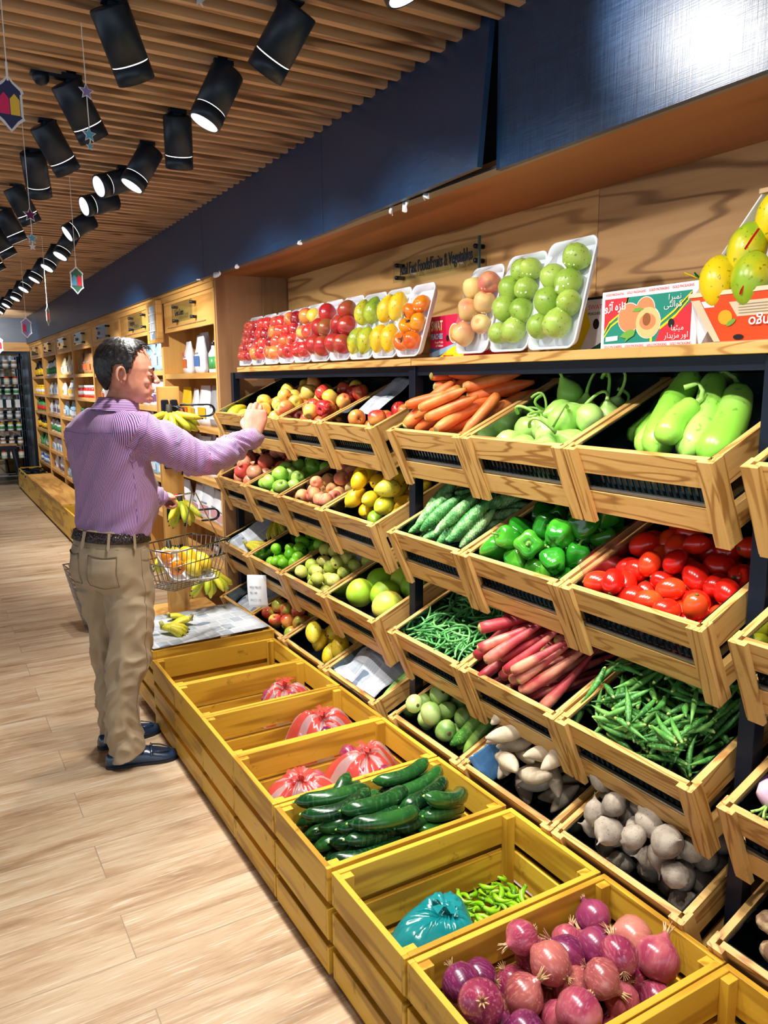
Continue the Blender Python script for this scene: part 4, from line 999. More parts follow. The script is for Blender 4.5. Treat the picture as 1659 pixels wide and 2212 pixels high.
decal(t, 'peach_picture', circ(.150, .098, .029), 'peach', 5); decal(t, 'peach_picture', circ(.098, .080, .036), 'peach', 6)
decal(t, 'peach_half_picture', circ(.160, .064, .038), 'peachl', 7); decal(t, 'peach_half_picture', circ(.160, .066, .026, ry=.020), 'peach', 8); decal(t, 'pit_picture', circ(.157, .072, .013, ry=.016, n=14), 'pit', 9)
decal(t, 'leaf_picture', [(.070, .032), (.085, .044), (.105, .050), (.122, .046), (.118, .034), (.100, .026), (.088, .018), (.092, .028)], 'leaf', 9)
decal(t, 'leaf_picture', [(.108, .094), (.118, .102), (.134, .103), (.148, .098), (.130, .093)], 'leaf', 9)
decal(t, 'white_tab', [(.020, .022), (.062, .024), (.062, .036), (.020, .034)], 'white', 5)
decal(t, 'hand_hole', circ(.232, .058, .009, ry=.011, n=16), 'black', 6)
for k in range(4):
    txt(t, 'GOLD PACKAGING', .014 + .072 * k, .140, .0092, 'redtxt', 2, sx=.78); txt(t, 'GOLD PACKAGING', .014 + .072 * k, .005, .0092, 'redtxt', 2, sx=.78)
AR = lambda *c: ''.join(chr(q) for q in reversed(c))
txt(t, AR(0xFE97, 0xFE8E, 0xFEAF, 0xFBA6, 0x20, 0xFE81, 0xFB8C, 0xFEED), .014, .102, .027, 'white', 6, bold=.0006)
txt(t, '1' + AR(0xFEE7, 0xFEE4, 0xFE92, 0xFEAE), .218, .114, .020, 'white', 6)
txt(t, AR(0xFB90, 0xFEEE, 0xFE8D, 0xFEDF, 0xFB69, 0xFBFD), .208, .096, .022, 'white', 6)
txt(t, AR(0xFEE3, 0xFBFF, 0xFB69, 0xFBAD, 0xFE8E), .232, .040, .019, 'white', 6)
txt(t, AR(0xFE8D, 0xFEED, 0xFEAD, 0x20, 0xFEE3, 0xFEB0, 0xFBFE, 0xFEAA, 0xFE8D, 0xFEAD), .214, .022, .019, 'white', 6)
# torn film and tinsel lying on top of the carton
b = MB(); q = random.Random(5); n = 16
vs = []
for k in range(n + 1):
    for j in range(4):
        vs.append((.02 + .27 * k / n, .153 + .010 * q.random() * (1 if j in (1, 2) else .2), -.02 - .05 * j + .01 * q.random()))
b.add(vs, [(k * 4 + j, k * 4 + j + 1, k * 4 + j + 5, k * 4 + j + 4) for k in range(n) for j in range(3)])
o = b.build('torn_film', veg('grey_foil', [C(60, 56, 60), C(150, 146, 150), C(220, 220, 226)], .25, 60), smooth=True); o.matrix_world = t.matrix_world; tag(o, 'crumpled grey film lying along the top of the peach carton', 'film')
TIN = {c: plain('tinsel_' + c, v, .25, .7) for c, v in dict(red=C(210, 20, 30), green=C(20, 150, 60), gold=C(230, 190, 30), blue=C(40, 110, 200)).items()}
for i, (c, p) in enumerate((('red', (.262, .158)), ('green', (.252, .156)), ('gold', (.243, .160)))):
    b = MB(); b.tube([(p[0], p[1], -.06), (p[0] + .012, p[1] + .006, -.055), (p[0] + .018 - .02 * i, p[1] + .022, -.05), (p[0] + .03 - .025 * i, p[1] + .012, -.05)], .0022, 4)
    o = b.build('tinsel_strand', TIN[c]); o.matrix_world = t.matrix_world; tag(o, c + ' curl of tinsel on the right end of the peach carton', 'tinsel')
# red peach carton between the packs
t = carton('fruit_carton', 'red carton printed PEACHES between the persimmon and peach packs', 1.63, 2.43, .235, .150, .19, PR['magenta'], turn=-4)
decal(t, 'blue_print', [(0, .002), (.235, .002), (.235, .022), (.15, .030), (0, .040)], 'blue', 1); decal(t, 'white_band', [(.02, .002), (.235, .045), (.235, .060), (0, .020), (0, .002)], 'lblue', 2)
decal(t, 'yellow_print', [(.06, .002), (.235, .002), (.235, .055), (.16, .038)], 'yellow', 3)
txt(t, 'SWAT', .012, .100, .048, 'yellow', 4, sx=.62, bold=.001); txt(t, 'SWAT', .014, .102, .046, 'white', 5, sx=.62)
txt(t, 'PEACHES', .010, .070, .026, 'lblue', 4, sx=.8, bold=.0008); txt(t, 'Fresh Fruits', .040, .054, .012, 'white', 4); txt(t, 'of Pakistan', .046, .042, .012, 'white', 4); txt(t, 'FRESH FROM FARM', .100, .006, .008, 'red', 5)
decal(t, 'peach_outline', circ(.172, .085, .034), 'white', 4); decal(t, 'peach_picture', circ(.172, .085, .030), 'mango', 5); decal(t, 'hand_hole', circ(.128, .070, .008, ry=.011, n=14), 'black', 6)
# yellow carton behind the pears
t = carton('fruit_carton', 'yellow and cream carton with a round hole behind the large pear pack', 1.68, 1.80, .215, .150, .18, CARDW, turn=6)
decal(t, 'yellow_print', [(0, .002), (.075, .002), (.115, .075), (.09, .150), (0, .150)], 'yellow', 1); decal(t, 'green_print', [(.10, .002), (.215, .002), (.215, .05), (.16, .03)], 'dgreen', 1)
decal(t, 'red_print', [(.15, .002), (.215, .002), (.215, .04), (.18, .02)], 'magenta', 2); decal(t, 'peach_picture', circ(.185, .065, .022), 'pit', 3); decal(t, 'peach_picture', circ(.185, .100, .016), 'magenta', 3)
decal(t, 'hand_hole', circ(.135, .080, .011, ry=.015, n=14), 'black', 3); txt(t, 'SWAT', .105, .122, .018, 'redtxt', 3); txt(t, 'PEACHES', .105, .106, .011, 'black', 3)
b = MB(); b.box(-.002, .217, .1505, .156, -.182, .002); b.build('lid_edge', DARK, t)
# green carton right of the peach carton
t = carton('fruit_carton', 'dark green carton lettered Sweet beside the mango carton', 1.66, 1.282, .16, .125, .18, PR['cream'])
decal(t, 'green_print', [(.006, .022), (.15, .022), (.15, .120), (.05, .120), (.015, .085)], 'dgreen', 1); txt(t, 'Sweet & J', .010, .028, .022, 'white', 3, sx=.7, bold=.0005)
for q, c in ((0, 'yellow'), (.005, 'red')): decal(t, 'stripe', [(.004, .05 + q), (.014, .085 + q), (.05, .120), (.055, .120), (.020, .082 + q), (.010, .05 + q)], c, 3)
txt(t, 'GOLD PACKAGING', .006, .006, .010, 'redtxt', 2, sx=.8)
# tilted mango carton
t = thing('mango_carton', 'open orange mango carton tipped forward at the right end of the shelf', 'box', (0, 0, 0)); t.matrix_world = frame(1.56, 1.215, SHZ + .001, 0, 0)
CW_, CH_ = .42, .33
def trap(b, z0, z1, flare):
    # front wall of the carton leaning out toward the aisle
    b.add([(.045, .004, z0), (CW_, .004, z0), (CW_, .105, z1), (-.018, .105, z1), (.045, .004, z0 - .004), (CW_, .004, z0 - .004), (CW_, .105, z1 - .004), (-.018, .105, z1 - .004)],
          [(0, 1, 2, 3), (7, 6, 5, 4), (0, 4, 5, 1), (1, 5, 6, 2), (2, 6, 7, 3), (3, 7, 4, 0)])
b = MB(); trap(b, .0, .012, 0); b.build('front_wall', PR['orange'], t)
b = MB(); b.add([(-.022, .105, .014), (CW_, .105, .014), (CW_, .115, .010), (-.020, .115, .010), (-.02, .115, -.006), (CW_, .115, -.006), (-.022, .103, -.004), (CW_, .103, -.004)], [(0, 1, 2, 3), (3, 2, 5, 4), (0, 6, 7, 1), (6, 4, 5, 7), (0, 3, 4, 6), (1, 7, 5, 2)]); b.build('corrugated_edge', PR['cream'], t)
b = MB(); b.add([(.0, .002, -.004), (-.022, .105, .0), (.070, .33, -.10), (.08, .33, -.15), (.0, .002, -.13), (.004, .002, -.008), (-.016, .108, -.01), (.075, .335, -.104), (.085, .33, -.155), (.006, .002, -.13)],
       [(0, 1, 2, 3, 4), (9, 8, 7, 6, 5), (0, 5, 6, 1), (1, 6, 7, 2), (2, 7, 8, 3), (3, 8, 9, 4), (4, 9, 5, 0)]); b.build('side_wall', CARDW, t)
b = MB(); b.box(.03, CW_, .002, .34, -.17, -.165); b.build('back_wall', CARDW, t); b = MB(); b.box(.02, CW_, .001, .004, -.17, .0); b.build('bottom', PR['kraft'], t); b = MB(); b.box(.07, CW_, .328, .338, -.16, -.09); b.build('top_flap', PR['kraft'], t)
def onf(name, pts, mat, lay):   # lies on the leaning front wall
    b = MB(); b.add([(x, y, .0012 * lay + (y - .004) / .101 * .012) for x, y in pts], [tuple(range(len(pts)))]); b.build(name, PR[mat], t)
onf('kraft_margin', [(.045, .004), (.062, .004), (.010, .098), (-.014, .098)], 'cream', 1)
onf('white_square', [(.022, .080), (.048, .080), (.044, .094), (.014, .094)], 'white', 1)
onf('recipe_panel', [(.105, .056), (.30, .056), (.30, .088), (.085, .088)], 'cream', 1)
for k in range(4): onf('print_line', [(.110, .062 + .006 * k), (.29, .062 + .006 * k), (.29, .0635 + .006 * k), (.108, .0635 + .006 * k)], 'cream2', 2)
onf('mango_picture', circ(.075, .056, .018, ry=.016, n=18), 'mango', 1); onf('leaf_picture', circ(.090, .044, .013, ry=.005, n=12, a=.5), 'leaf', 2); onf('hand_hole', circ(.108, .012, .013, ry=.006, n=14), 'black', 2)
o = txt(t, 'Mango', .225, .052, .034, 'white', 5, rot=180, bold=.0004); o.location.z = .009
rnd = random.Random(9)
for i, (x, y, z, sc, lb) in enumerate(((.036, .138, -.012, 1.25, 'green tinged mango at the left front of the orange carton'), (.118, .134, -.014, 1.28, 'yellow mango at the right front of the orange carton'),
        (.078, .203, -.050, 1.28, 'yellow mango in the middle of the orange carton stack'), (.118, .272, -.085, 1.28, 'topmost mango of the orange carton stack'), (.165, .215, -.07, 1.25, 'mango behind the tinsel at the photo edge'))):
    PMb = 'bigmango'
    if 'bigmango' not in PM: tater('bigmango', .115, .039, V['bigmango'], 3, .12, n=20, mfn=lambda t_, q: (max(math.sin(PI * (t_ * .98 + .01)), 0) ** .58) * (1.05 - .18 * t_) + .01)
    place('mango', 'bigmango', t.matrix_world, Vector((x, y, z)), Vector((.15 - .1 * i, -1, .25)), sc * .86, lb, 'mango', 'large mangoes in the orange carton', rnd, upright=0)
for i, (c, pts) in enumerate((('red', [(.13, .150, .02), (.128, .12, .025), (.122, .10, .026)]), ('blue', [(.185, .30, -.03), (.20, .275, -.02), (.215, .255, -.02)]), ('red', [(.155, .295, -.03), (.175, .302, -.02), (.19, .300, -.02)]),
        ('red', [(.115, .195, .01), (.13, .215, .01), (.138, .235, .0)]), ('green', [(.19, .31, -.02), (.198, .29, -.02), (.20, .27, -.015)]), ('blue', [(.205, .262, -.02), (.222, .258, -.02), (.238, .262, -.02)]))):
    b = MB(); b.tube(pts, .0028, 4, flat=.3); o = b.build('tinsel_strand', TIN[c]); o.matrix_world = t.matrix_world
    tag(o, c + ['strand hanging over the front edge of the orange carton', 'foil strand between the upper mangoes', 'strand across the topmost mango', 'strand on the middle mango', 'strand beside the topmost mango', 'knot of foil at the photo edge'][i].join((' tinsel ', '')), 'tinsel')
# acrylic sign on the niche wall
t = thing('acrylic_sign', 'clear acrylic sign lettered Real Fast Foods/Fruits & Vegetables', 'sign', (0, 0, 0)); t.matrix_world = frame(1.845, 3.045, 2.003)
b = MB(); b.box(0, .625, 0, .092, -.004, 0); b.build('acrylic_plate', ACRYL, t)
b = MB(); b.box(.618, .626, -.012, .106, -.006, .002); b.build('edge_strip', plain('acrylic_edge', C(60, 90, 90), .2), t)
for x, y in ((.03, .02), (.03, .072), (.60, .02), (.60, .072)):
    b = MB(); b.lathe([(.009, -.038), (.009, .004), (.007, .006)], 14); b.build('standoff', BLACK, t, True, loc=(x, y, 0))
me = text_mesh('Real Fast Foods/Fruits & Vegetables', .068, plain('sign_ink', C(20, 30, 44), .4), .0015, sx=.53, bold=.0006); ob('lettering', me, t, (.065, .026, .003))

# ------------------------------------------------------------------ newspapers, bags, card
def news_mat():
    a = N('newsprint')
    v = a.coords((1, 1, 1)); 
    def br(sx, sy, mo):
        m_ = a.n('ShaderNodeMapping'); m_.inputs['Scale'].default_value = (sx, sy, 1); a.l(v, m_.inputs[0])
        b_ = a.n('ShaderNodeTexBrick', offset=.37); a.l(m_.outputs[0], b_.inputs['Vector']); b_.inputs['Scale'].default_value = 1; b_.inputs['Mortar Size'].default_value = mo
        b_.inputs['Brick Width'].default_value = .05; b_.inputs['Row Height'].default_value = .006; b_.inputs['Color1'].default_value = (.5, .5, .5, 1); b_.inputs['Color2'].default_value = (.8, .8, .8, 1); b_.inputs['Mortar'].default_value = (1, 1, 1, 1); return b_.outputs['Color']
    n_ = a.n('ShaderNodeTexNoise', i_Scale=9.0, i_Detail=1.0); a.l(v, n_.inputs['Vector'])
    msk = a.ramp(n_.outputs[0], [(.30, (0, 0, 0, 1)), (.34, (1, 1, 1, 1))])
    c = a.mix(msk, C(206, 210, 216), br(1, 1, .0018), 'MULTIPLY'); c = a.mix(a.ramp(n_.outputs[0], [(.66, (0, 0, 0, 1)), (.665, (1, 1, 1, 1))]), c, C(120, 132, 150)); bb_ = a.n('ShaderNodeTexBrick', offset=.3); a.l(v, bb_.inputs['Vector']); bb_.inputs['Scale'].default_value = 1; bb_.inputs['Brick Width'].default_value = .062; bb_.inputs['Row Height'].default_value = .085; bb_.inputs['Mortar Size'].default_value = .005
    bb_.inputs['Color1'].default_value = (.92, .93, .95, 1); bb_.inputs['Color2'].default_value = (.42, .50, .58, 1); bb_.inputs['Mortar'].default_value = (1, 1, 1, 1); bb_.inputs['Bias'].default_value = -.35
    c2 = a.mix(1.0, c, bb_.outputs['Color'], 'MULTIPLY')
    a.l(c2, a.b.inputs['Base Color']); a.b.inputs['Roughness'].default_value = .8; return a.m
NEWS = news_mat()
def sheet(name, M, w, h, fn, lab, cat='newspaper', mat=None, n=16, grp=None):
    b = MB(); vs = []
    for i in range(n + 1):
        for j in range(n + 1):
            x = w * (i / n - .5); y = h * (j / n - .5); vs.append(fn(x, y, i / n, j / n))
    b.add(vs, [(i * (n + 1) + j, (i + 1) * (n + 1) + j, (i + 1) * (n + 1) + j + 1, i * (n + 1) + j + 1) for i in range(n) for j in range(n)])
    o = b.build(name, mat or NEWS, smooth=True); o.matrix_world = M; md = o.modifiers.new('t', 'SOLIDIFY'); md.thickness = .0008
    return tag(o, lab, cat, grp)
wr = lambda x, y, z, k=1, s=0: k * noise.noise(Vector((x * 12 + s, y * 12, z)))
sheet('newspaper', Matrix.Translation((1.085, 3.73, .368)) @ Matrix.Rotation(R(3), 4, 'Z'), .585, .50, lambda x, y, i, j: (x, y, .004 + .004 * abs(wr(x, y, 1)) + .002), 'flat newspaper sheet spread on the far crate under the bananas')
sheet('newspaper', tray_matrix(('L', 0, 3)), .24, .20, lambda x, y, i, j: (.26 + x, .30 + y * .8, .005 + .22 * x + .01 * wr(x, y, 2)), 'folded newspaper standing beside the red apples on the top tier')
sheet('newspaper', tray_matrix(('L', 2, 0)), .34, .20, lambda x, y, i, j: (.20 + x, .31 + y * .7, -.085 + .075 * (j) + .03 * i + .008 * wr(x, y, 3)), 'newspaper lining the banana tray of the third tier')
sheet('newspaper', tray_matrix(('L', 3, 0)), .36, .36, lambda x, y, i, j: (.21 + x, .22 + y, -.075 + .05 * i + .014 * wr(x, y, 4)), 'newspaper lying in the lowest tray beside the bookcase')
sheet('newspaper', tray_matrix(('L', 2, 2)), .20, .22, lambda x, y, i, j: (.30 + x, .13 + y, -.035 + .12 * i * i + .016 * wr(x, y, 5)), 'crumpled dark newspaper behind the guavas')
sheet('newspaper', tray_matrix(('L', 3, 2)), .20, .18, lambda x, y, i, j: (.30 + x, .12 + y, -.04 + .06 * i + .012 * wr(x, y, 6)), 'newspaper folded behind the papayas of the lowest tier')
sheet('newspaper', tray_matrix(('L', 3, 3)), .40, .34, lambda x, y, i, j: (.20 + x, .25 + y, -.02 + .05 * math.sin(i * 3) * math.sin(j * 3.1) + .035 * wr(x * .8, y * .8, 7, 1, 3)), 'large crumpled newspaper in the lowest tray left of the round gourds', n=26)
sheet('plastic_sheet', tray_matrix(('M', 1, 2)), .30, .10, lambda x, y, i, j: (.20 + x, .395 + y * .15, -.05 + .10 * j), 'thin clear plastic sheet lining the left side of the tomato tray', 'plastic sheet', glass_like('film_sheet', (.9, .88, .95, 1), .12, .2))
sheet('plastic_bag', tray_matrix(('M', 3, 1)), .36, .12, lambda x, y, i, j: (.20 + x, .37 + y * .4, -.06 + .09 * j + .02 * wr(x, y, 8)), 'bluish plastic bag lining the sweet potato tray', 'plastic bag', plain('blue_film', C(60, 100, 140), .25))
rnd = random.Random(77)
t = thing('bottle_gourd', 'cut piece of pale bottle gourd under the crumpled newspaper', 'gourd', (0, 0, 0)); t.matrix_world = tray_matrix(('L', 3, 3))
b = MB(); b.tube([(.06, .06, -.055), (.12, .065, -.05), (.20, .075, -.04), (.28, .085, -.03), (.31, .09, -.03)], [.020, .027, .027, .024, .010], 16); b.build('body', V['gourd'], t, True)
# third tier bananas and loose hands
ZF = 'bananas in the third tier tray'
M20 = tray_matrix(('L', 2, 0))
bunch((.09, .26, -.045), 'yellow banana bunch at the front of the third tier tray', 6, 26, 5, -60, M=M20, grp=ZF, sc=.95)
bunch((.30, .22, .0), 'dark shaded banana bunch at the back of the third tier tray', 6, 30, 5, -120, M=M20, grp=ZF)
b0 = 'bananas on the flat newspaper'
bunch((.90, 3.66, .41), 'banana bunch on the newspaper nearest the man', 5, 20, 4, -35, grp=b0, rows=2, sc=.95)
bunch((1.06, 3.72, .405), 'banana bunch on the newspaper with brown tips, right one', 5, 26, 4, 150, grp=b0, sc=.85)
bunch((.98, 3.84, .40), 'small banana bunch lying behind the other two', 4, 18, 3, 15, grp=b0, sc=.8)

def sheetmat(name, col, op, rough=.22):
    a = N(name)
    tr = a.n('ShaderNodeBsdfTransparent'); tr.inputs[0].default_value = tuple(min(1, .4 + c) for c in col[:3]) + (1,)
    mx = a.n('ShaderNodeMixShader'); mx.inputs[0].default_value = op
    a.b.inputs['Base Color'].default_value = col; a.b.inputs['Roughness'].default_value = rough; a.b.inputs['Specular IOR Level'].default_value = .8
    a.l(tr.outputs[0], mx.inputs[1]); a.l(a.b.outputs[0], mx.inputs[2]); a.l(mx.outputs[0], a.t.nodes['Material Output'].inputs[0]); return a.m
BAGR = sheetmat('red_film', C(220, 84, 76), .60); BAGC = sheetmat('clear_film', C(222, 186, 186), .42); BAGT = sheetmat('teal_film', C(14, 136, 142), .80, .16)
def bag(name, loc, rx, ry, H, lab, mats, yaw=0, seed=0, kn=(0, 0), lumps=7, inner=None):
    q = random.Random(seed); nr, na = 18, 96
    t = thing(name, lab, 'plastic bag', loc, (0, 0, R(yaw)))
    L = [(q.uniform(-.7, .7) * rx, q.uniform(-.7, .7) * ry, q.uniform(.25, .4) * min(rx, ry)) for _ in range(lumps)]
    vs = []; mi = []
    secs = []; a = 0; s_ = 0
    while a < na: w = q.randint(4, 8); secs += [s_ % 2] * w; a += w; s_ += 1
    ph = q.uniform(0, 6)
    for i in range(nr + 1):
        p = i / nr
        for k in range(na):
            an = 2 * PI * k / na
            ca, sa = math.cos(an), math.sin(an)
            ed = 1 + .10 * math.sin(3 * an + ph) + .05 * math.sin(5 * an + ph * 2)
            x = kn[0] * (1 - p) + rx * ca * p * ed; y = kn[1] * (1 - p) + ry * sa * p * ed
            z = H * (1 - p ** 3.2) * (.93 + .07 * math.sin(2 * an + ph))
            for lx, ly, lr in L:
                d2 = ((x - lx) ** 2 + (y - ly) ** 2) / (lr * lr); z += .28 * lr * math.exp(-d2 * 1.6) * (1 - p ** 4)
            z += (.0045 * math.sin(24 * an + 3 * math.sin(3 * an)) + .004 * math.sin(37 * an + ph)) * math.exp(-((p - .25) / .28) ** 2) * 1.3
            z += .0035 * noise.noise(Vector((x * 60, y * 60, seed)))
            z -= .02 * math.exp(-(p / .22) ** 2); z += .018 * math.exp(-(p / .06) ** 2)
            vs.append((x, y, max(z, 0)))
    b = MB()
    b.v = [Vector(v) for v in vs]
    for i in range(nr):
        for k in range(na):
            b.f.append((i * na + k, i * na + (k + 1) % na, (i + 1) * na + (k + 1) % na, (i + 1) * na + k)); b.mi.append(secs[k])
    b.build('film', mats, t, True)
    b = MB(); zt = H + .012
    b.lathe([(.004, zt - .03), (.009, zt - .012), (.012, zt - .002), (.009, zt + .006), (.004, zt + .008)], 14, fn=lambda a_, r, z: (r * (1 + .2 * math.sin(3 * a_ + z * 300)), z), T=Matrix.Translation((kn[0], kn[1], 0)))
    for k in range(5):
        an = k * 1.3 + ph; d = Vector((math.cos(an), math.sin(an), 0)); c0 = Vector((kn[0], kn[1], zt)); s2 = Vector((-d.y, d.x, 0))
        l_ = q.uniform(.03, .05)
        v0 = [c0 - s2 * .003, c0 + s2 * .003, c0 + d * l_ * .5 + s2 * .009 + Vector((0, 0, .012)), c0 + d * l_ * .5 - s2 * .009 + Vector((0, 0, .008)), c0 + d * l_ + s2 * .012 + Vector((0, 0, .003)), c0 + d * l_ - s2 * .010 + Vector((0, 0, .010))]
        b.add(v0, [(0, 1, 2, 3), (3, 2, 4, 5)])
    b.build('knot', mats[0], t, True)
    if inner:
        kd, sc0, ilab, cat = inner; rnd = random.Random(seed + 3)
        hp = Heap(-rx * .72, rx * .72, -ry * .72, ry * .72, .0)
        for p_, d_ in settle(hp, lumps + 3, PM[kd][0][2] * sc0, 0, rnd=rnd):
            if p_.z < H - .03: place(name='onion', kindname=kd, M=Matrix.Translation(loc) @ Matrix.Rotation(R(yaw), 4, 'Z'), pos=p_, dirv=Vector((1, 0, 0)), sc=sc0, label=ilab, cat=cat, group=ilab[:40], rnd=rnd, full=False)
    return t
def in_crate(i, x, y, z=.06): return (CR[i].location.x + x, CR[i].location.y + y, CR[i].location.z + z)
bag('plastic_bag', in_crate(4, .17, .17, .175), .155, .14, .12, 'left of two red striped plastic bags in one crate', [BAGR, BAGC], 20, 1, (-.02, -.02), inner=('red_onion', .8, 'red onion inside the left striped bag', 'onion'))
bag('plastic_bag', in_crate(4, .42, .19, .175), .155, .145, .135, 'right of two red striped plastic bags in one crate', [BAGR, BAGC], 60, 2, (-.02, -.01), inner=('red_onion', .8, 'red onion inside the right striped bag', 'onion'))
bag('plastic_bag', in_crate(5, .43, .18, .150), .150, .148, .155, 'largest red striped plastic bag, alone in its crate, dark onions showing', [BAGR, BAGC], 10, 3, (-.01, -.01), 8, inner=('dark_onion', .9, 'dark onion inside the largest striped bag', 'onion'))
bag('plastic_bag', in_crate(6, .42, .17, .165), .14, .13, .14, 'small red striped plastic bag in the corner of its crate', [BAGR, BAGC], 30, 4, (0, 0), inner=('red_onion', .8, 'red onion inside the small striped bag', 'onion'))
bag('plastic_bag', in_crate(2, .20, .172, .12), .152, .132, .130, 'crumpled teal plastic bag beside the green chillies', [BAGT, BAGT], 0, 5, (.03, -.01), 9)
b = MB(); b.box(-.08, .08, -.05, .05, 0, .003); o = b.build('cardboard_scrap', PR['cream'], loc=in_crate(7, .26, .20, .017)); o.rotation_euler = (0, 0, .3); tag(o, 'pale cardboard scrap on the bottom of the empty crate', 'cardboard')
# hanging price card
t = thing('price_card', 'white paper card with grey lettering hanging below the third tier', 'card', (0, 0, 0)); t.matrix_world = frame(1.375, 3.735, .415, -2, 48)
b = MB(); n = 10; b.add([(x, .175 * k / n, .010 * math.sin(k / n * 3)) for k in range(n + 1) for x in (0, .105)], [(2 * k, 2 * k + 1, 2 * k + 3, 2 * k + 2) for k in range(n)]); o = b.build('paper', WHITE, t, True); o.modifiers.new('t', 'SOLIDIFY').thickness = .0006
for s_, y_ in (('MIX FRUIT', .105), ('RS 140', .075), ('PRICE 170', .035)):
    ob('lettering', text_mesh(s_, .018, PR['grey'], .0003, sx=.75), t, (.014, y_, .0125))
# ------------------------------------------------------------------ bookcases along the wall
BX = 1.46
UY = [4.345, 5.49, 6.80, 8.05, 9.20, 10.40, 11.66, 12.95]
SH = [[1.632, 1.305, .985, .70, .47], [1.66, 1.40, 1.14, .88, .62], [1.66, 1.41, 1.16, .91, .66, .41], [1.67, 1.42, 1.17, .92, .67, .42], [1.67, 1.42, 1.17, .92, .67, .42], [1.67, 1.42, 1.17, .92, .67, .42], [1.67, 1.42, 1.17, .92, .67, .42]]
t = thing('cornice', 'long golden oak cornice board over the row of bookcases', 'cornice', (0, 0, 0))
b = MB(); b.box(BX - .015, BX + .03, 4.345, 12.98, 2.135, 2.178); b.box(BX - .005, BX + .03, 4.345, 12.98, 2.10, 2.137); b.build('moulding', OAK['y'], t)
def pouch(w, h, d, lean=0):
    b = MB(); n = 8; vs = []
    for i in range(n + 1):
        q = i / n; dd = d * (1 if q < .48 else max(1 - (q - .48) / .5, .04)) * (.8 if i == 0 else 1); ww = w * (1 if q < .8 else 1 - (q - .8) * .5)
        x0 = lean * h * q
        for k in range(8):
            a = 2 * PI * k / 8 + PI / 8; vs.append((x0 + dd / 2 * max(-1, min(1, 1.3 * math.cos(a))), ww / 2 * max(-1, min(1, 1.25 * math.sin(a))), h * q))
    fs = [(i * 8 + k, i * 8 + (k + 1) % 8, (i + 1) * 8 + (k + 1) % 8, (i + 1) * 8 + k) for i in range(n) for k in range(8)] + [tuple(range(7, -1, -1)), tuple(n * 8 + k for k in range(8))]
    b.add(vs, fs); return b
PCOL = {'white': C(232, 234, 240), 'cream': C(226, 214, 180), 'pale blue': C(150, 190, 220), 'orange': C(230, 110, 50), 'yellow': C(236, 190, 30), 'pink': C(226, 170, 180), 'green': C(70, 150, 80), 'purple': C(120, 80, 120), 'teal': C(40, 130, 120), 'brown': C(160, 120, 80), 'red': C(206, 40, 40), 'black': C(24, 28, 34), 'blue': C(80, 120, 190), 'grey': C(150, 150, 156)}
PMAT = {k: plain('pack_' + k.replace(' ', '_'), v, .38) for k, v in PCOL.items()}
GLJ = plain('jar_glass', C(120, 120, 110), .1, 0, .8)
_pc = {}
def product(kd, col, lab2, x, y, z, w, h, label, grp, lean=0, text=None):
    key = (kd, col, lab2, round(w, 3), round(h, 3), lean)
    if key not in _pc:
        parts_ = []
        if kd == 'pouch':
            bb = pouch(w, h, w * .42, lean); parts_.append(('pouch_body', bb.mesh('pouch_body', PMAT[col], True)))
            b = MB(); b.box(-w * .215, -w * .205, -w * .36, w * .36, h * .18, h * .45); parts_.append(('label_print', b.mesh('label_print', PMAT[lab2])))
            b = MB(); b.box(-w * .216, -w * .206, -w * .25, w * .25, h * .50, h * .54); parts_.append(('label_print', b.mesh('label_print', PMAT['grey' if lab2 != 'grey' else 'black'])))
        elif kd == 'jar':
            r = w / 2; b = MB(); b.lathe([(r * .9, 0), (r, .006), (r, h * .68), (r * .78, h * .80)], 14); parts_.append(('jar_body', b.mesh('jar_body', PMAT[col], True)))
            b = MB(); b.lathe([(r * .82, h * .79), (r * .84, h), (r * .7, h)], 14); parts_.append(('lid', b.mesh('lid', PMAT[lab2], True)))
            b = MB(); b.lathe([(r * 1.01, h * .2), (r * 1.01, h * .55)], 14); parts_.append(('label_print', b.mesh('label_print', PMAT['white' if col != 'white' else 'green'], True)))
        elif kd == 'bottle':
            r = w / 2; b = MB(); b.lathe([(r * .9, 0), (r, .006), (r, h * .62), (r * .45, h * .78), (r * .38, h * .9)], 12); parts_.append(('bottle_body', b.mesh('bottle_body', PMAT[col], True)))
            b = MB(); b.lathe([(r * .44, h * .88), (r * .44, h), (r * .3, h)], 10); parts_.append(('cap', b.mesh('cap', PMAT['black'], True)))
            b = MB(); b.lathe([(r * 1.01, h * .12), (r * 1.01, h * .52)], 12); parts_.append(('label_print', b.mesh('label_print', PMAT[lab2], True)))
        else:
            b = MB(); b.box(-w * .4, w * .4, -w / 2, w / 2, 0, h); parts_.append(('box_body', b.mesh('box_body', PMAT[col])))
            b = MB(); b.box(-w * .405, -w * .398, -w * .4, w * .4, h * .3, h * .75); parts_.append(('label_print', b.mesh('label_print', PMAT[lab2])))
        _pc[key] = parts_
    t = thing({'pouch': 'food_pouch', 'jar': 'jar', 'bottle': 'bottle', 'box': 'food_box'}[kd], label, kd, (x, y, z), (0, 0, R(random.uniform(-6, 6))), grp)
    for nm, me in _pc[key]: ob(nm, me, t)
    return t
ORD = ['first', 'second', 'third', 'fourth', 'fifth', 'sixth', 'seventh']
rnd = random.Random(12)
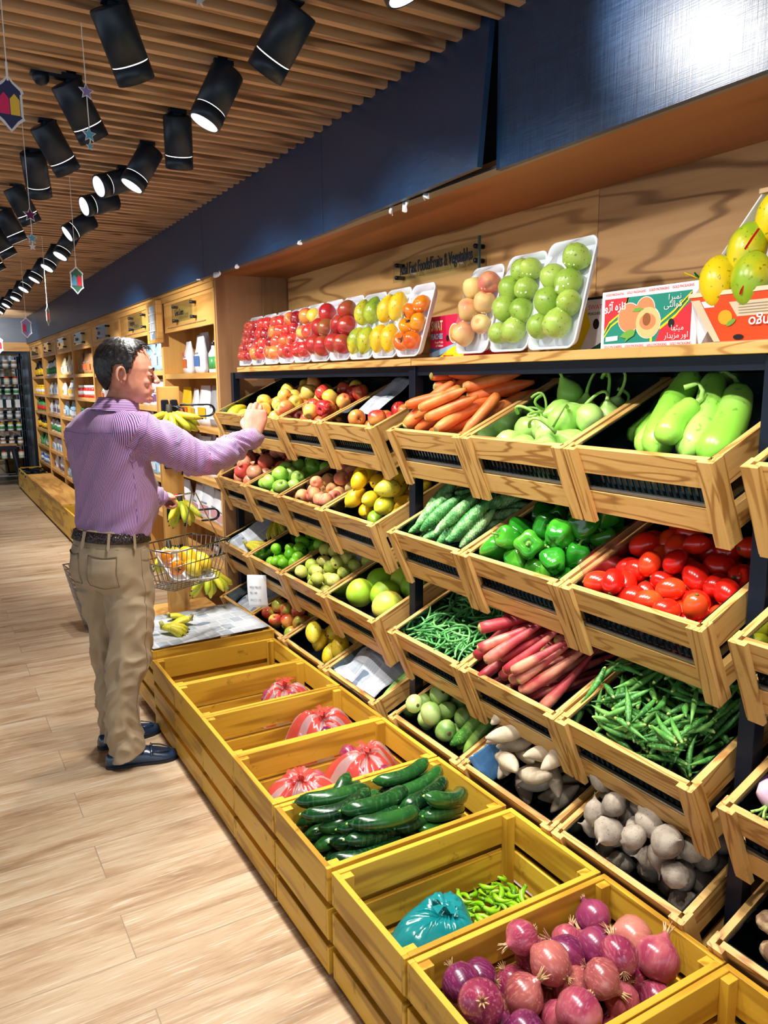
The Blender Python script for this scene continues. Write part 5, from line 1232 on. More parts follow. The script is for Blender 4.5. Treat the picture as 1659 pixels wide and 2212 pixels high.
palet = [[('pouch', 'white', 'yellow'), ('pouch', 'white', 'pink')], [('pouch', 'white', 'brown'), ('pouch', 'pale blue', 'white'), ('pouch', 'white', 'purple')], [('pouch', 'yellow', 'red'), ('pouch', 'white', 'orange')],
         [('pouch', 'brown', 'orange'), ('jar', 'red', 'white'), ('jar', 'blue', 'green')], [('pouch', 'pale blue', 'white'), ('pouch', 'cream', 'white'), ('pouch', 'white', 'yellow')],
         [('pouch', 'white', 'pale blue'), ('pouch', 'white', 'purple'), ('bottle', 'white', 'green')], [('bottle', 'black', 'yellow'), ('jar', 'yellow', 'yellow'), ('bottle', 'green', 'red')]]
for u in range(7):
    y0, y1 = UY[u], UY[u + 1]
    t = thing('bookcase', 'golden oak bookcase with a sign on its header flap, %s from the fruit rack' % ORD[u], 'bookcase', (0, 0, 0), group='golden oak bookcases along the wall')
    for yy in (y0, y1 - .025):
        b = MB(); b.box(BX, 1.86, yy, yy + .025, .0, 2.10); b.build('side_upright', OAK['z'], t)
    b = MB(); b.box(1.86, 1.875, y0, y1, 0, 2.10); b.build('back_board', OAK['z'] if u % 2 else PLYZ, t)
    b = MB(); b.box(BX + .004, 1.86, y0 + .025, y1 - .025, 2.08, 2.10); b.build('top_board', OAK['y'], t)
    zb = 1.905 if u == 0 else 1.92
    fp = MB(); fp.box(BX + .006, BX + .026, y0 + .030, y1 - .03, zb, 2.095); fl = fp.build('header_flap', OAK['y'], t)
    b = MB(); b.box(BX + .001, BX + .006, y0 + .18, y1 - .16, zb + .026, zb + .031); b.build('finger_groove', PLYZ, fl)
    ym = (y0 + y1) / 2
    b = MB(); b.box(BX - .028, BX - .024, ym - .24, ym + .20, zb + .045, zb + .165); sg = b.build('acrylic_sign', ACRYL, fl)
    for yy in (ym - .215, ym + .17):
        for zz in (zb + .06, zb + .145):
            b = MB(); b.lathe([(.009, 0), (.009, .040)], 10, T=Matrix.Translation((BX - .032, yy, zz)) @ Matrix.Rotation(R(90), 4, 'Y')); b.build('standoff', BLACK, fl, True)
    me = text_mesh(['Great Grains', 'Energizers', 'Snacks', 'Gluten Free', 'Organic', 'Natural', 'Oils'][u], .052, PR['black'], .0006, sx=.7, bold=.0006)
    o = ob('lettering', me, fl); o.matrix_world = frame(BX - .030, ym + (.12 if u == 0 else .13), zb + .085)
    for z in SH[u]:
        b = MB(); b.box(BX + .006, 1.86, y0 + .025, y1 - .025, z - .034, z); b.build('shelf', OAK['y'], t)
    # goods
    for si, z in enumerate(SH[u]):
        top = (SH[u][si - 1] - .04) if si else zb
        hh = top - z
        if u == 0 and si in (0, 1): continue
        if z < .5 and u == 0: continue
        items = palet[u] if u != 6 or si < 4 else [('pouch', 'green', 'white'), ('jar', 'blue', 'white')]
        kd, c1, c2 = items[(si + u) % len(items)]
        n = {'pouch': 5, 'jar': 9, 'bottle': 10, 'box': 5}[kd]
        w = {'pouch': .19, 'jar': .09, 'bottle': .08, 'box': .14}[kd]
        for k in range(n):
            if rnd.random() < .08: continue
            yy = y0 + .05 + w * .5 + k * (y1 - y0 - .12 - w) / n + rnd.uniform(-.01, .01)
            h = hh * rnd.choice([.78, .84, .9]) if kd != 'jar' else .13
            if k == n - 1:
                yy = y1 - .035 - w * .5
                for dx in (.11, .20, .29): product(kd, c1, c2, BX + .075 + dx, yy, z, w, min(h, .26), '%s %s at the back of the %s shelf of the %s bookcase' % (c1, kd, ORD[si], ORD[u]), 'back row on the %s shelf of the %s bookcase' % (ORD[si], ORD[u]))
            product(kd, c1, c2, BX + .075 + rnd.uniform(-.01, .012), yy, z, w, min(h, .26), '%s %s with a %s label on the %s shelf of the %s bookcase' % (c1, kd, c2, ORD[si], ORD[u]), 'goods on the %s shelf of the %s bookcase' % (ORD[si], ORD[u]))
G = 'goods on the top shelf of the first bookcase'
for i, (c1, c2, yy, w, h, lb) in enumerate((('white', 'orange', 5.20, .17, .21, 'white pouch lettered RICE, leftmost on the top shelf of the nearest bookcase'), ('white', 'brown', 5.08, .17, .29, 'tall white pouch behind the RICE pouch'),
        ('white', 'blue', 4.94, .16, .24, 'plain white pouch in the middle of the nearest top shelf'), ('white', 'purple', 4.82, .18, .30, 'tall white pouch with a purple band on the nearest top shelf'))):
    p = product('pouch', c1, c2, BX + .10 + (.07 if i in (1, 3) else 0), yy, 1.632, w, min(h, .265), lb, G)
    if i == 0: o = ob('lettering', text_mesh('RICE', .035, PR['red'], .0004), p); o.matrix_local = Matrix(((0, 0, -1, -.0385), (-1, 0, 0, .045), (0, 1, 0, .115), (0, 0, 0, 1)))
for k in range(4): product('bottle', 'white', 'green', BX + .09, 4.66 - .075 * k, 1.632, .066, .185, 'clear bottle with a green label and black cap on the nearest top shelf', 'green labelled bottles')
for k, (c1, c2, w, h, lb) in enumerate((('yellow', 'orange', .15, .24, 'yellow pouch, leftmost on the second shelf of the nearest bookcase'), ('white', 'yellow', .15, .23, 'white pouch with a yellow label beside the yellow pouch'),
        ('white', 'yellow', .17, .25, 'white pouch with a yellow corner label, middle of the second shelf'), ('grey', 'white', .16, .25, 'grey foil pouch on the second shelf of the nearest bookcase'), ('white', 'red', .17, .25, 'white pouch with a strawberry print at the end of the second shelf'))):
    product('pouch', c1, c2, BX + .10, 5.28 - .20 * k, 1.305, w, h, lb, 'goods on the second shelf of the first bookcase')
product('box', 'yellow', 'orange', BX + .10, 4.46, .985, .11, .20, 'bright yellow box at the right end of the third shelf', None)
for k in range(3): product('jar', 'grey', 'red', BX + .12, 4.75 - .14 * k, .47, .10, .16, 'clear jar with a red lid low in the nearest bookcase', 'red lidded jars')
# small framed rack hanging on the divider between the first two bookcases
t = thing('hanging_box', 'small wooden framed wall box with four little windows on the bookcase divider', 'wall box', (0, 0, 0)); t.matrix_world = frame(1.41, 5.68, 1.842)
b = MB(); b.box(0, .27, 0, .026, -.04, 0); b.box(0, .27, .254, .28, -.04, 0); b.box(0, .05, .026, .254, -.04, 0); b.box(.22, .27, .026, .254, -.04, 0); b.build('frame', OAK['z'], t, bevel=.003)
b = MB(); b.box(.05, .22, .026, .254, -.036, -.008); b.build('inner_cards', NEWS, t)
b = MB(); [b.box(.048, .222, .026 + .057 * k - .003, .026 + .057 * k + .003, -.008, -.002) for k in (1, 2, 3)]; b.build('glazing_bars', WHITE, t)
b = MB(); b.box(.0, .27, .0, .28, -.045, -.0401); b.build('back_board', PLYZ, t)

# ------------------------------------------------------------------ low boxes in front of the bookcases
LB = [(12.93, 11.70, 0, 'open yellow box holding black trays, farthest from the camera'), (11.69, 10.52, 1, 'closed yellow box beside the far open box'), (10.51, 9.35, 1, 'closed yellow box in the middle of the row'),
      (9.34, 8.55, 1, 'closed yellow box next to the near open box'), (8.54, 7.45, 0, 'open empty yellow box nearest the standing man')]
for i, (ya, yb_, closed, lb) in enumerate(LB):
    t = thing('low_display_box', lb, 'box', (0, 0, 0), group='low yellow boxes in front of the bookcases')
    h = .315
    b = MB(); b.box(1.15, 1.166, yb_, ya, .03, h); b.build('front_panel', YEL['y'], t)
    for q0 in (yb_, ya - .016): b = MB(); b.box(1.166, 1.45, q0, q0 + .016, .03, h); b.build('side_panel', YEL['x'], t)
    b = MB(); b.box(1.436, 1.452, yb_ + .016, ya - .016, .03, h); b.build('back_panel', YEL['y'], t)
    b = MB(); b.box(1.17, 1.44, yb_ + .02, ya - .02, 0, .05); b.build('base', DARK, t)
    if closed: b = MB(); b.box(1.145, 1.452, yb_ - .002, ya + .0, h, h + .016); b.build('lid', OAK['y'], t)
q = random.Random(2)
for k in range(12):
    b = MB(); b.box(-.07, .07, -.05, .05, 0, .03); b.box(-.05, .05, -.03, .03, .03, .05)
    o = b.build('black_tray', plain('black_plastic', C(14, 22, 26), .12) if k == 0 else BPL, loc=(1.22 + .09 * (k % 3), 11.86 + .24 * (k // 3), .27 + .012 * (k % 2))); o.rotation_euler = (0, 0, q.uniform(-1, 1))
    BPL = o.data.materials[0]; tag(o, 'glossy black plastic tray lying in the far open yellow box', 'tray', 'black trays in the far yellow box')

# ------------------------------------------------------------------ far end of the aisle
b = MB(); b.box(-9, FX, 13.0, 13.06, 2.175, 2.62); struct('trim_20', b, NAVY)
b = MB(); b.box(-9, BX, 12.98, 13.10, 2.045, 2.175); struct('trim_21', b, OAK['x'])
b = MB(); b.box(-1.0, 1.86, 14.02, 14.06, 0, 2.05); struct('trim_22', b, plain('wall_mirror', C(170, 180, 190), .05, 1.0))
b = MB(); b.box(1.42, 1.46, 13.0, 13.9, 0, 2.05); struct('trim_23', b, BLACK)
t = thing('glass_shelf_unit', 'glass shelf unit with black frame at the far end of the aisle', 'shelf unit', (0, 0, 0))
for x in (-.9, .35, 1.38): b = MB(); b.box(x, x + .02, 13.55, 13.57, 0, 2.0); b.box(x, x + .02, 13.9, 13.92, 0, 2.0); b.build('post', BLACK, t)
GZ = [1.80, 1.56, 1.40, 1.20, 1.02, .84, .60, .40]
for z in GZ: b = MB(); b.box(-.9, 1.40, 13.55, 13.92, z - .008, z); b.build('shelf', glass_like('shelf_glass', (.6, .75, .72, 1), .15, .05) if z == GZ[0] else SG, t); SG = t.children[-1].data.materials[0]
for si, z in enumerate(GZ):
    nm = ['top', 'second', 'third', 'fourth', 'fifth', 'sixth', 'seventh', 'lowest'][si]
    cs = [('jar', 'brown', 'white'), ('jar', 'cream', 'red'), ('jar', 'white', 'black'), ('box', 'white', 'orange'), ('jar', 'grey', 'white'), ('jar', 'white', 'yellow')]
    kd, c1, c2 = cs[si % 6]
    for k in range(8):
        product(kd, c1, c2, .42 + .125 * k, 13.68 + .02 * (k % 2), z, .085, .12 if si else .14, '%s %s on the %s glass shelf at the far end' % (c1, kd, nm), 'jars on the %s glass shelf' % nm)
t = thing('metal_stool', 'black metal stool with a wooden seat standing before the glass shelves', 'stool', (.99, 12.98, 0))
b = MB(); b.box(-.17, .17, -.17, .17, .655, .672); b.build('seat', PLYZ, t); b = MB(); b.box(-.165, .165, -.165, .165, .60, .655); b.build('seat_frame', BLACK, t)
for sx in (-1, 1):
    for sy in (-1, 1):
        b = MB(); b.tube([(sx * .13, sy * .13, .62), (sx * .20, sy * .20, 0)], [.028, .018], 6); b.build('leg', BLACK, t)
b = MB(); [b.tube([(sx * .175, -.175, .2), (sx * .175, .175, .2)], .008, 6) for sx in (-1, 1)]; [b.tube([(-.175, sx * .175, .2), (.175, sx * .175, .2)], .008, 6) for sx in (-1, 1)]; b.build('footrest', BLACK, t)

# ------------------------------------------------------------------ banana stand
t = thing('banana_stand', 'tall wooden banana stand with black wire hooks beyond the crates', 'stand', (1.09, 4.02, 0))
b = MB(); b.box(-.055, .055, 0, .04, 0, 1.556); b.build('post', OAK['z'], t, bevel=.003)
b = MB(); b.box(-.17, .21, -.02, .22, 0, .36); b.build('base_box', OAK['z'], t, bevel=.003)
for i, z in enumerate((1.46, 1.17, .90, .70)):
    b = MB(); b.box(-.045, -.006, -.012, 0, z - .035, z + .03); b.box(.002, .04, -.012, 0, z - .035, z + .03); pl = b.build('hook_plate', BLACK, t, bevel=.006)
    b = MB()
    for d in (0, .022): b.tube([(-.02, -.01, z - .005), (.02 + d, -.03, z - .005), (.035 + d, -.05, z - .015), (.036 + d, -.055, z - .045), (.033 + d, -.052, z - .065)], .005, 7)
    b.build('wire_hook', BLACK, pl, True)
    b = MB()
    for d in (0, .016): b.tube([(.05, .02 + d, z)] + [(.21 + .035 * math.sin(a), .02 + d, z - .03 + .03 * math.cos(a)) for a in [PI * k / 8 for k in range(9)]] + [(.15, .02 + d, z - .06)], .0042, 7)
    b.build('wire_hook', BLACK, pl, True)
gB = 'banana bunches on the wooden stand'
def hang(x, y, z, n, lab, spread=80, yaw=-90, sc=1.0, green=1):
    t = thing('banana_bunch', lab, 'bananas', (x, y, z), (0, 0, R(yaw)), gB); t.scale = (sc,) * 3
    b = MB(); b.tube([(0, 0, .03), (0, 0, .0), (.0, 0, -.015)], [.012, .016, .022], 8); b.build('stem', V['tip'], t, True)
    for i in range(n):
        a = R(spread * (i / (n - 1) - .5) * 2); q_ = i % 3
        me, tp = BAN[i % 2 if green else 0]
        o = ob('banana', me, t, (.008, .05 * (i / (n - 1) - .5), -.012)); o.rotation_mode = 'QUATERNION'
        tilt = R(28 + 22 * q_)
        o.rotation_quaternion = (Matrix.Rotation(a * .62, 4, 'X') @ Matrix.Rotation(tilt, 4, 'Y')).to_quaternion(); o.scale = (.92 + .05 * q_,) * 3
        ob('tip', tp, o)
hang(1.065, 3.94, 1.435, 13, 'large greenish banana bunch on the top hook of the stand', 125, -90, 1.12)
hang(1.10, 3.955, .98, 7, 'banana bunch on the stand beside the man\'s left hand', 60)
hang(1.03, 3.955, .74, 8, 'banana bunch on the stand seen through the wire basket', 80)
hang(1.22, 3.94, .60, 9, 'large green banana bunch below the wire basket', 80, -90, 1.1)

# ------------------------------------------------------------------ paper lanterns and stars on strings
def starpts(r, n=5, k=.45): return [((r if i % 2 == 0 else r * k) * math.sin(PI * i / n), (r if i % 2 == 0 else r * k) * math.cos(PI * i / n)) for i in range(2 * n)]
DC = {k: plain('paper_' + k, v, .5) for k, v in dict(white=C(226, 232, 244), blue=C(90, 170, 210), violet=C(140, 130, 200), plum=C(90, 20, 90), navy=C(40, 50, 100), red=C(226, 60, 80), pink=C(220, 40, 110), yellow=C(236, 200, 70), green=C(60, 110, 90)).items()}
def upM(x, y, z, turn): return Matrix.Translation((x, y, z)) @ Matrix.Rotation(R(turn), 4, 'Z') @ Matrix.Rotation(R(90), 4, 'X')
def star_string(x, y, zs, cols, rs, lab, turn=15):
    t = thing('star_garland', lab, 'garland', (x, y, CEIL_Z), (0, 0, R(turn)), 'paper garlands hanging from the ceiling')
    b = MB(); b.tube([(0, 0, .0), (.004, 0, zs[-1] - CEIL_Z)], .0014, 5); b.build('string', WHITE, t)
    for z, c, r in zip(zs, cols, rs):
        for rr, cc, th in ((r * 1.25, 'white', .002), (r, c, .004)):
            b = MB(); b.prism(starpts(rr), th, T=Matrix.Translation((.002, th / 2, z - CEIL_Z)) @ Matrix.Rotation(R(90), 4, 'X')); b.build('star' if cc != 'white' or c == 'white' else 'star_border', DC[cc], t)
def lantern(x, y, z, s, cols, lab, turn=15):
    t = thing('paper_lantern', lab, 'garland', (x, y, CEIL_Z), (0, 0, R(turn)), 'paper garlands hanging from the ceiling')
    b = MB(); b.tube([(0, 0, 0), (0, 0, z + .075 * s - CEIL_Z)], .0014, 5); b.tube([(0, 0, z + .10 * s - CEIL_Z), (0, 0, z + .055 * s - CEIL_Z)], .003 * s, 6); b.build('string', WHITE, t)
    out = [(0, .07), (.012, .055), (.034, .038), (.036, .030), (.032, .028), (.032, -.030), (.036, -.034), (.020, -.046), (.004, -.064), (0, -.068)]
    out = out + [(-p, q) for p, q in out[-2:0:-1]]
    T = lambda th, k=1: Matrix.Translation((0, th / 2, z - CEIL_Z)) @ Matrix.Rotation(R(90), 4, 'X') @ Matrix.Scale(s * k, 4)
    b = MB(); b.prism(out[::-1], .002 / s, T=T(.002)); b.build('lantern_card', DC['white'], t)
    b = MB(); b.prism([(p * .8, q * .9) for p, q in out][::-1], .003 / s, T=T(.003)); b.build('inner_print', DC[cols[0]], t)
    for i, (a0, a1) in enumerate(((-.024, -.001), (.001, .024))):
        b = MB(); b.prism([(a0, -.026), (a1, -.026), (a1, .012), ((a0 + a1) / 2, .026), (a0, .012)], .004 / s, T=T(.004)); b.build('window_print', DC[cols[1 + i]], t)
star_string(.459, 2.365, [2.36, 2.25, 2.22], ['violet', 'blue', 'blue'], [.018, .017, .009], 'string with a violet star above a blue star, nearest the camera')
star_string(.694, 2.084, [2.56, 2.53], ['blue', 'white'], [.022, .014], 'blue and white stars cut off by the top of the photo')
star_string(.412, 3.324, [2.205, 2.12, 2.09], ['plum', 'blue', 'white'], [.022, .018, .012], 'string with a dark plum star above a teal star')
lantern(.258, 2.29, 2.275, .98, ['navy', 'pink', 'yellow'], 'paper lantern with pink and yellow windows at the left photo edge', 5)
lantern(.686, 4.04, 2.06, .95, ['green', 'blue', 'red'], 'paper lantern with blue and red windows below the track lamps')
lantern(.774, 5.729, 2.02, .95, ['green', 'red', 'red'], 'thin paper lantern seen nearly edge on', 65)
lantern(.761, 6.851, 2.01, 1.2, ['violet', 'pink', 'blue'], 'paper lantern with pink and blue windows before the far navy wall')
lantern(.60, 7.5, 1.90, 1.2, ['white', 'blue', 'red'], 'lowest and farthest paper lantern at the left photo edge')
star_string(.36, 4.6, [2.14, 2.10], ['blue', 'white'], [.028, .02], 'pale star string cut by the left photo edge')

# ------------------------------------------------------------------ wire baskets
def wire_basket(M, lab, cat='basket', A=.42, B=.28, H=.20, tap=.045, handle=None, grp=None, seg=None):
    t = thing('wire_basket', lab, cat, (0, 0, 0), group=grp); t.matrix_world = M
    def ring(z, k): return [(sx * (A / 2 - k), sy * (B / 2 - k), z) for sx, sy in ((-1, -1), (1, -1), (1, 1), (-1, 1), (-1, -1))]
    b = MB(); b.tube(ring(H, 0), .0042, 7); b.tube(ring(H * .62, tap * .38), .0026, 6); b.build('rim', CHROME, t, True)
    b = MB(); nx, ny = 12, 8
    for i in range(nx + 1):
        f_ = i / nx * 2 - 1
        b.tube([(f_ * A / 2, -B / 2, H), (f_ * (A / 2 - tap), -(B / 2 - tap), .0), (f_ * (A / 2 - tap), (B / 2 - tap), .0), (f_ * A / 2, B / 2, H)], .0023, 5)
    for j in range(ny + 1):
        f_ = j / ny * 2 - 1
        b.tube([(-A / 2, f_ * B / 2, H), (-(A / 2 - tap), f_ * (B / 2 - tap), .0), ((A / 2 - tap), f_ * (B / 2 - tap), .0), (A / 2, f_ * B / 2, H)], .0023, 5)
    for k, z in ((tap * .8, H * .2), (tap, 0)): b.tube(ring(z, k), .0022, 5)
    b.build('wire_cage', CHROME, t)
    if handle:
        hx, hy, hz, gl = handle
        b = MB()
        for sx in (-1, 1):
            b.tube([(sx * .07 + .05, B / 2, H), (sx * .02 + .05, B / 2 - .02, H + .02), (hx + .11, hy, hz), (hx - .02, hy, hz)] if 0 else [(A / 2 - .06, sx * B / 2 * .9, H), (hx + .15, hy + sx * .012, hz), (hx, hy + sx * .010, hz)], .0028, 6)
        b.build('handle_wire', CHROME, t, True)
        b = MB(); b.tube([(hx - .05, hy, hz), (hx + .05, hy, hz)], .010, 10, flat=.7); b.build('handle_grip', plain('red_grip', C(230, 40, 36), .35), t, True)
    return t
BM = Matrix.Translation((.965, 3.465, .668)) @ Matrix.Rotation(R(28), 4, 'Z')
wire_basket(BM, 'wire shopping basket held in the man\'s left hand', A=.37, B=.25, H=.185, handle=(-.035, .03, .40, .1))
pk = Matrix.Translation((.965, 3.462, .735)) @ Matrix.Rotation(R(20), 4, 'Z') @ Matrix.Rotation(R(8), 4, 'Y') @ Matrix.Rotation(R(34), 4, 'X') @ Matrix.Translation((0, -.10, 0))
pack(0, 0, .24, .20, 0, [(-.07, .07, .036, 'persimmon'), (-.08, .15, .032, 'persimmon'), (.02, .13, .042, 'mango'), (.01, .06, .036, 'mango'), (.08, .10, .040, 'mango')], 'white foam pack of yellow mangoes and orange fruit inside the held basket', 'fruit', 'fruit wrapped on the foam tray in the held basket', 'fruit', 'fruit in the held basket', lay=pk)
for k in range(7):
    wire_basket(Matrix.Translation((.955 - .008 * k, 5.15, .004 + .036 * k)) @ Matrix.Rotation(R(6), 4, 'Z'), ['lowest', 'second lowest', 'third lowest', 'middle', 'third highest', 'second highest', 'topmost'][k] + ' wire basket of the stack standing behind the man', H=.20, grp='stacked wire baskets')
# ------------------------------------------------------------------ the man
FW = R(27)
Fv = Vector((math.cos(FW), math.sin(FW), 0)); Rv = Vector((math.sin(FW), -math.cos(FW), 0))
def sellip(c, u, v, a, b_, n=32, p=2.3):
    out = []
    for k in range(n):
        t = 2 * PI * k / n; ct, st = math.cos(t), math.sin(t)
        out.append(Vector(c) + u * (a * math.copysign(abs(ct) ** (2 / p), ct)) + v * (b_ * math.copysign(abs(st) ** (2 / p), st)))
    return out
def loft(b, rings):
    n = len(rings[0]); vs = [q for r in rings for q in r]
    fs = [(i * n + k, i * n + (k + 1) % n, (i + 1) * n + (k + 1) % n, (i + 1) * n + k) for i in range(len(rings) - 1) for k in range(n)]
    fs += [tuple(range(n - 1, -1, -1)), tuple((len(rings) - 1) * n + k for k in range(n))]
    b.add(vs, fs)
def ball(b, c, r, sc=(1, 1, 1), T=None, n=12):
    M_ = Matrix.Translation(c) @ (T or Matrix.Identity(4)) @ Matrix.Diagonal((sc[0], sc[1], sc[2], 1))
    b.lathe([(max(r * math.sin(PI * i / n), .0004), -r * math.cos(PI * i / n)) for i in range(n + 1)], n + 4, T=M_)
def limb(b, pts, rs, n=20, sub=4):
    """smooth tube through points with interpolated radii and rounded ends"""
    P = [Vector(p) for p in pts]; out = []; rr = []
    for i in range(len(P) - 1):
        p0 = P[max(i - 1, 0)]; p1 = P[i]; p2 = P[i + 1]; p3 = P[min(i + 2, len(P) - 1)]
        for s in range(sub):
            t = s / sub
            out.append(.5 * ((2 * p1) + (p2 - p0) * t + (2 * p0 - 5 * p1 + 4 * p2 - p3) * t * t + (3 * p1 - 3 * p2 + p3 - p0) * t ** 3)); rr.append(rs[i] + (rs[i + 1] - rs[i]) * (t * t * (3 - 2 * t)))
    out.append(P[-1]); rr.append(rs[-1])
    d0 = (out[0] - out[1]).normalized(); d1 = (out[-1] - out[-2]).normalized()
    out = [out[0] + d0 * rr[0] * .75, out[0] + d0 * rr[0] * .45] + out + [out[-1] + d1 * rr[-1] * .45, out[-1] + d1 * rr[-1] * .75]
    rr = [rr[0] * .35, rr[0] * .8] + rr + [rr[-1] * .8, rr[-1] * .35]
    b.tube(out, rr, n)
def remesh(b, mat, vox, smooth=4, fac=.5):
    me = b.mesh('tmp', mat, True)
    me = modmesh(me, [('REMESH', dict(mode='VOXEL', voxel_size=vox)), ('SMOOTH', dict(iterations=smooth, factor=fac))])
    me.polygons.foreach_set('use_smooth', [True] * len(me.polygons)); me.materials.clear(); me.materials.append(mat); return me
AX = Vector((.618, 3.235, 0))
TOR = [(.955, -.005, .146, .104), (.99, .010, .156, .116), (1.04, .024, .168, .132), (1.10, .034, .172, .143), (1.16, .034, .172, .144), (1.22, .022, .172, .136), (1.29, .008, .176, .126), (1.35, .0, .178, .116), (1.40, -.002, .172, .104), (1.435, .0, .144, .090), (1.462, .006, .105, .078), (1.482, .014, .078, .070)]
RSH = Vector((.700, 3.105, 1.395)); REL = Vector((.958, 3.125, 1.262)); RWR = Vector((1.226, 3.235, 1.330))
LSH = Vector((.548, 3.335, 1.380)); LEL = Vector((.60, 3.475, 1.13)); LWR = Vector((.855, 3.465, 1.075))
RARM = [RSH, (RSH + REL) / 2 + Vector((0, -.005, .005)), REL, (REL + RWR) / 2 + Vector((0, -.005, -.008)), RWR]
LARM = [LSH, (LSH + LEL) / 2, LEL, (LEL + LWR) / 2, LWR]
RL = [Vector((.655, 3.175, .80)), Vector((.652, 3.165, .66)), Vector((.640, 3.155, .49)), Vector((.592, 3.155, .29)), Vector((.602, 3.155, .085))]
LL = [Vector((.565, 3.305, .80)), Vector((.580, 3.325, .66)), Vector((.598, 3.345, .49)), Vector((.590, 3.365, .29)), Vector((.602, 3.372, .085))]
HIP = [(.99, -.004, .150, .110), (.95, -.008, .158, .118), (.90, -.016, .166, .128), (.84, -.022, .168, .132), (.79, -.018, .164, .122), (.755, -.010, .150, .100)]
def belt_tilt(p): return p - Vector((0, 0, .10 * (p - AX).dot(Fv) * max(0, min(1, (p.z - .86) / .1)) * max(0, min(1, (1.06 - p.z) / .06))))
def ringsof(T, k=1.0, off=0.0): return [[belt_tilt(p) for p in sellip(AX + Fv * f + Vector((0, 0, z)), Rv, Fv, w * k + off, d * k + off)] for z, f, w, d in T]
# --- skin
def skin_mat():
    a = N('skin')
    v = a.coords((14,) * 3, False); n1 = a.n('ShaderNodeTexNoise', i_Scale=1.5, i_Detail=4.0); a.l(v, n1.inputs['Vector'])
    a.l(a.ramp(n1.outputs[0], [(.3, C(192, 122, 100)), (.55, C(212, 148, 124)), (.75, C(222, 164, 142))]), a.b.inputs['Base Color'])
    a.b.inputs['Roughness'].default_value = .45; a.b.inputs['Subsurface Weight'].default_value = .12; a.b.inputs['Subsurface Radius'].default_value = (.012, .005, .003)
    v2 = a.coords((380,) * 3, False); n2 = a.n('ShaderNodeTexNoise', i_Scale=1.0, i_Detail=2.0); a.l(v2, n2.inputs['Vector']); a.bump(n2.outputs[0], .15, .001)
    return a.m
SKIN = skin_mat()
man = thing('person', 'man in striped lilac shirt and khaki trousers reaching for fruit, holding a wire basket', 'person', (0, 0, 0))
bb = MB()
loft(bb, ringsof(TOR[:-3], .88, -.010)); loft(bb, ringsof(HIP, .90, -.010)); limb(bb, [(.632, 3.228, 1.40), (.655, 3.222, 1.44)], [.060, .060], 20)
limb(bb, RARM, [.052, .052, .045, .041, .030]); limb(bb, LARM, [.050, .050, .044, .040, .030])
limb(bb, RL, [.075, .066, .046, .036, .032]); limb(bb, LL, [.075, .064, .046, .036, .032])
for lg, tv in ((RL, Vector((.92, -.17, 0))), (LL, Vector((.96, .22, 0)))):
    a_ = lg[-1]; tv = tv.normalized(); limb(bb, [a_ + Vector((0, 0, -.01)) - tv * .03, a_ + Vector((0, 0, -.055)) + tv * .04, a_ + Vector((0, 0, -.066)) + tv * .13], [.026, .021, .014])
# head in its own frame: x forward, y to the left, z up, offset to world
HM = Matrix.Translation((.712, 3.205, 1.615)) @ Matrix.Rotation(R(-9), 4, 'Z') @ Matrix.Rotation(R(4), 4, 'Y') @ Matrix.Translation((-.70, 0, -1.615))
HR = [(1.738, .665, .70, .012), (1.731, .637, .735, .043), (1.714, .612, .762, .062), (1.690, .597, .779, .072), (1.660, .590, .789, .0770), (1.636, .590, .792, .0780), (1.618, .592, .787, .0765), (1.600, .597, .788, .0750), (1.580, .606, .792, .0725), (1.560, .620, .794, .0690),
      (1.543, .636, .791, .0640), (1.526, .652, .787, .0580), (1.511, .672, .778, .0480), (1.500, .695, .762, .0340)]
def head_ring(z, xb, xf, hw, off=0.0, n=56):
    cx = (xb + xf) / 2; a = (xf - xb) / 2 + off; out = []
    for k in range(n):
        t = 2 * PI * k / n; ct, st = math.cos(t), math.sin(t)
        p = 2.0
        x = cx + a * ct; y = (hw + off) * st * (1 - .16 * max(ct, 0) ** 2 + (.04 if ct < 0 else 0))
        out.append(HM @ Vector((x, y, z)))
    return out
loft(bb, [head_ring(*h) for h in HR])
hp = lambda x, y, z: HM @ Vector((x, y, z))
def cap2(p, q, r1, r2): limb(bb, [hp(*p), hp(*q)], [r1, r2], 12, 3)
cap2((.788, 0, 1.628), (.808, 0, 1.597), .0085, .0105); ball(bb, hp(.813, 0, 1.590), .0118); ball(bb, hp(.803, .011, 1.586), .0078); ball(bb, hp(.803, -.011, 1.586), .0078)
cap2((.792, -.019, 1.557), (.792, .019, 1.557), .005, .005); cap2((.799, -.010, 1.558), (.799, .010, 1.558), .0050, .0050); cap2((.796, -.012, 1.547), (.796, .012, 1.547), .0058, .0058)
ball(bb, hp(.780, 0, 1.517), .0175); cap2((.783, -.038, 1.637), (.789, -.010, 1.633), .0075, .008); cap2((.783, .038, 1.637), (.789, .010, 1.633), .0075, .008)
for s in (-1, 1):
    ball(bb, hp(.778, s * .031, 1.613), .0125); ball(bb, hp(.762, s * .041, 1.583), .020, (1, .7, .8)); ball(bb, hp(.755, s * .034, 1.545), .024, (1.1, .7, 1)); cap2((.705, s * .051, 1.546), (.768, s * .025, 1.516), .013, .015)
    e = []
    for k in range(11):
        a = R(-60 + 290 * k / 10); e.append(hp(.664 - .018 * math.cos(a) * .95 + .004, s * (.084 + .019 * (1 + math.cos(a)) / 2 + .003), 1.604 + .030 * math.sin(a) * (1 if math.sin(a) > 0 else .9)))
    bb.tube(e, [.0062] * 10 + [.007], 8); ball(bb, hp(.668, s * .081, 1.602), .018, (.85, .30, 1.4)); ball(bb, hp(.674, s * .083, 1.576), .0095, (1, .6, 1)); ball(bb, hp(.680, s * .077, 1.603), .0065)
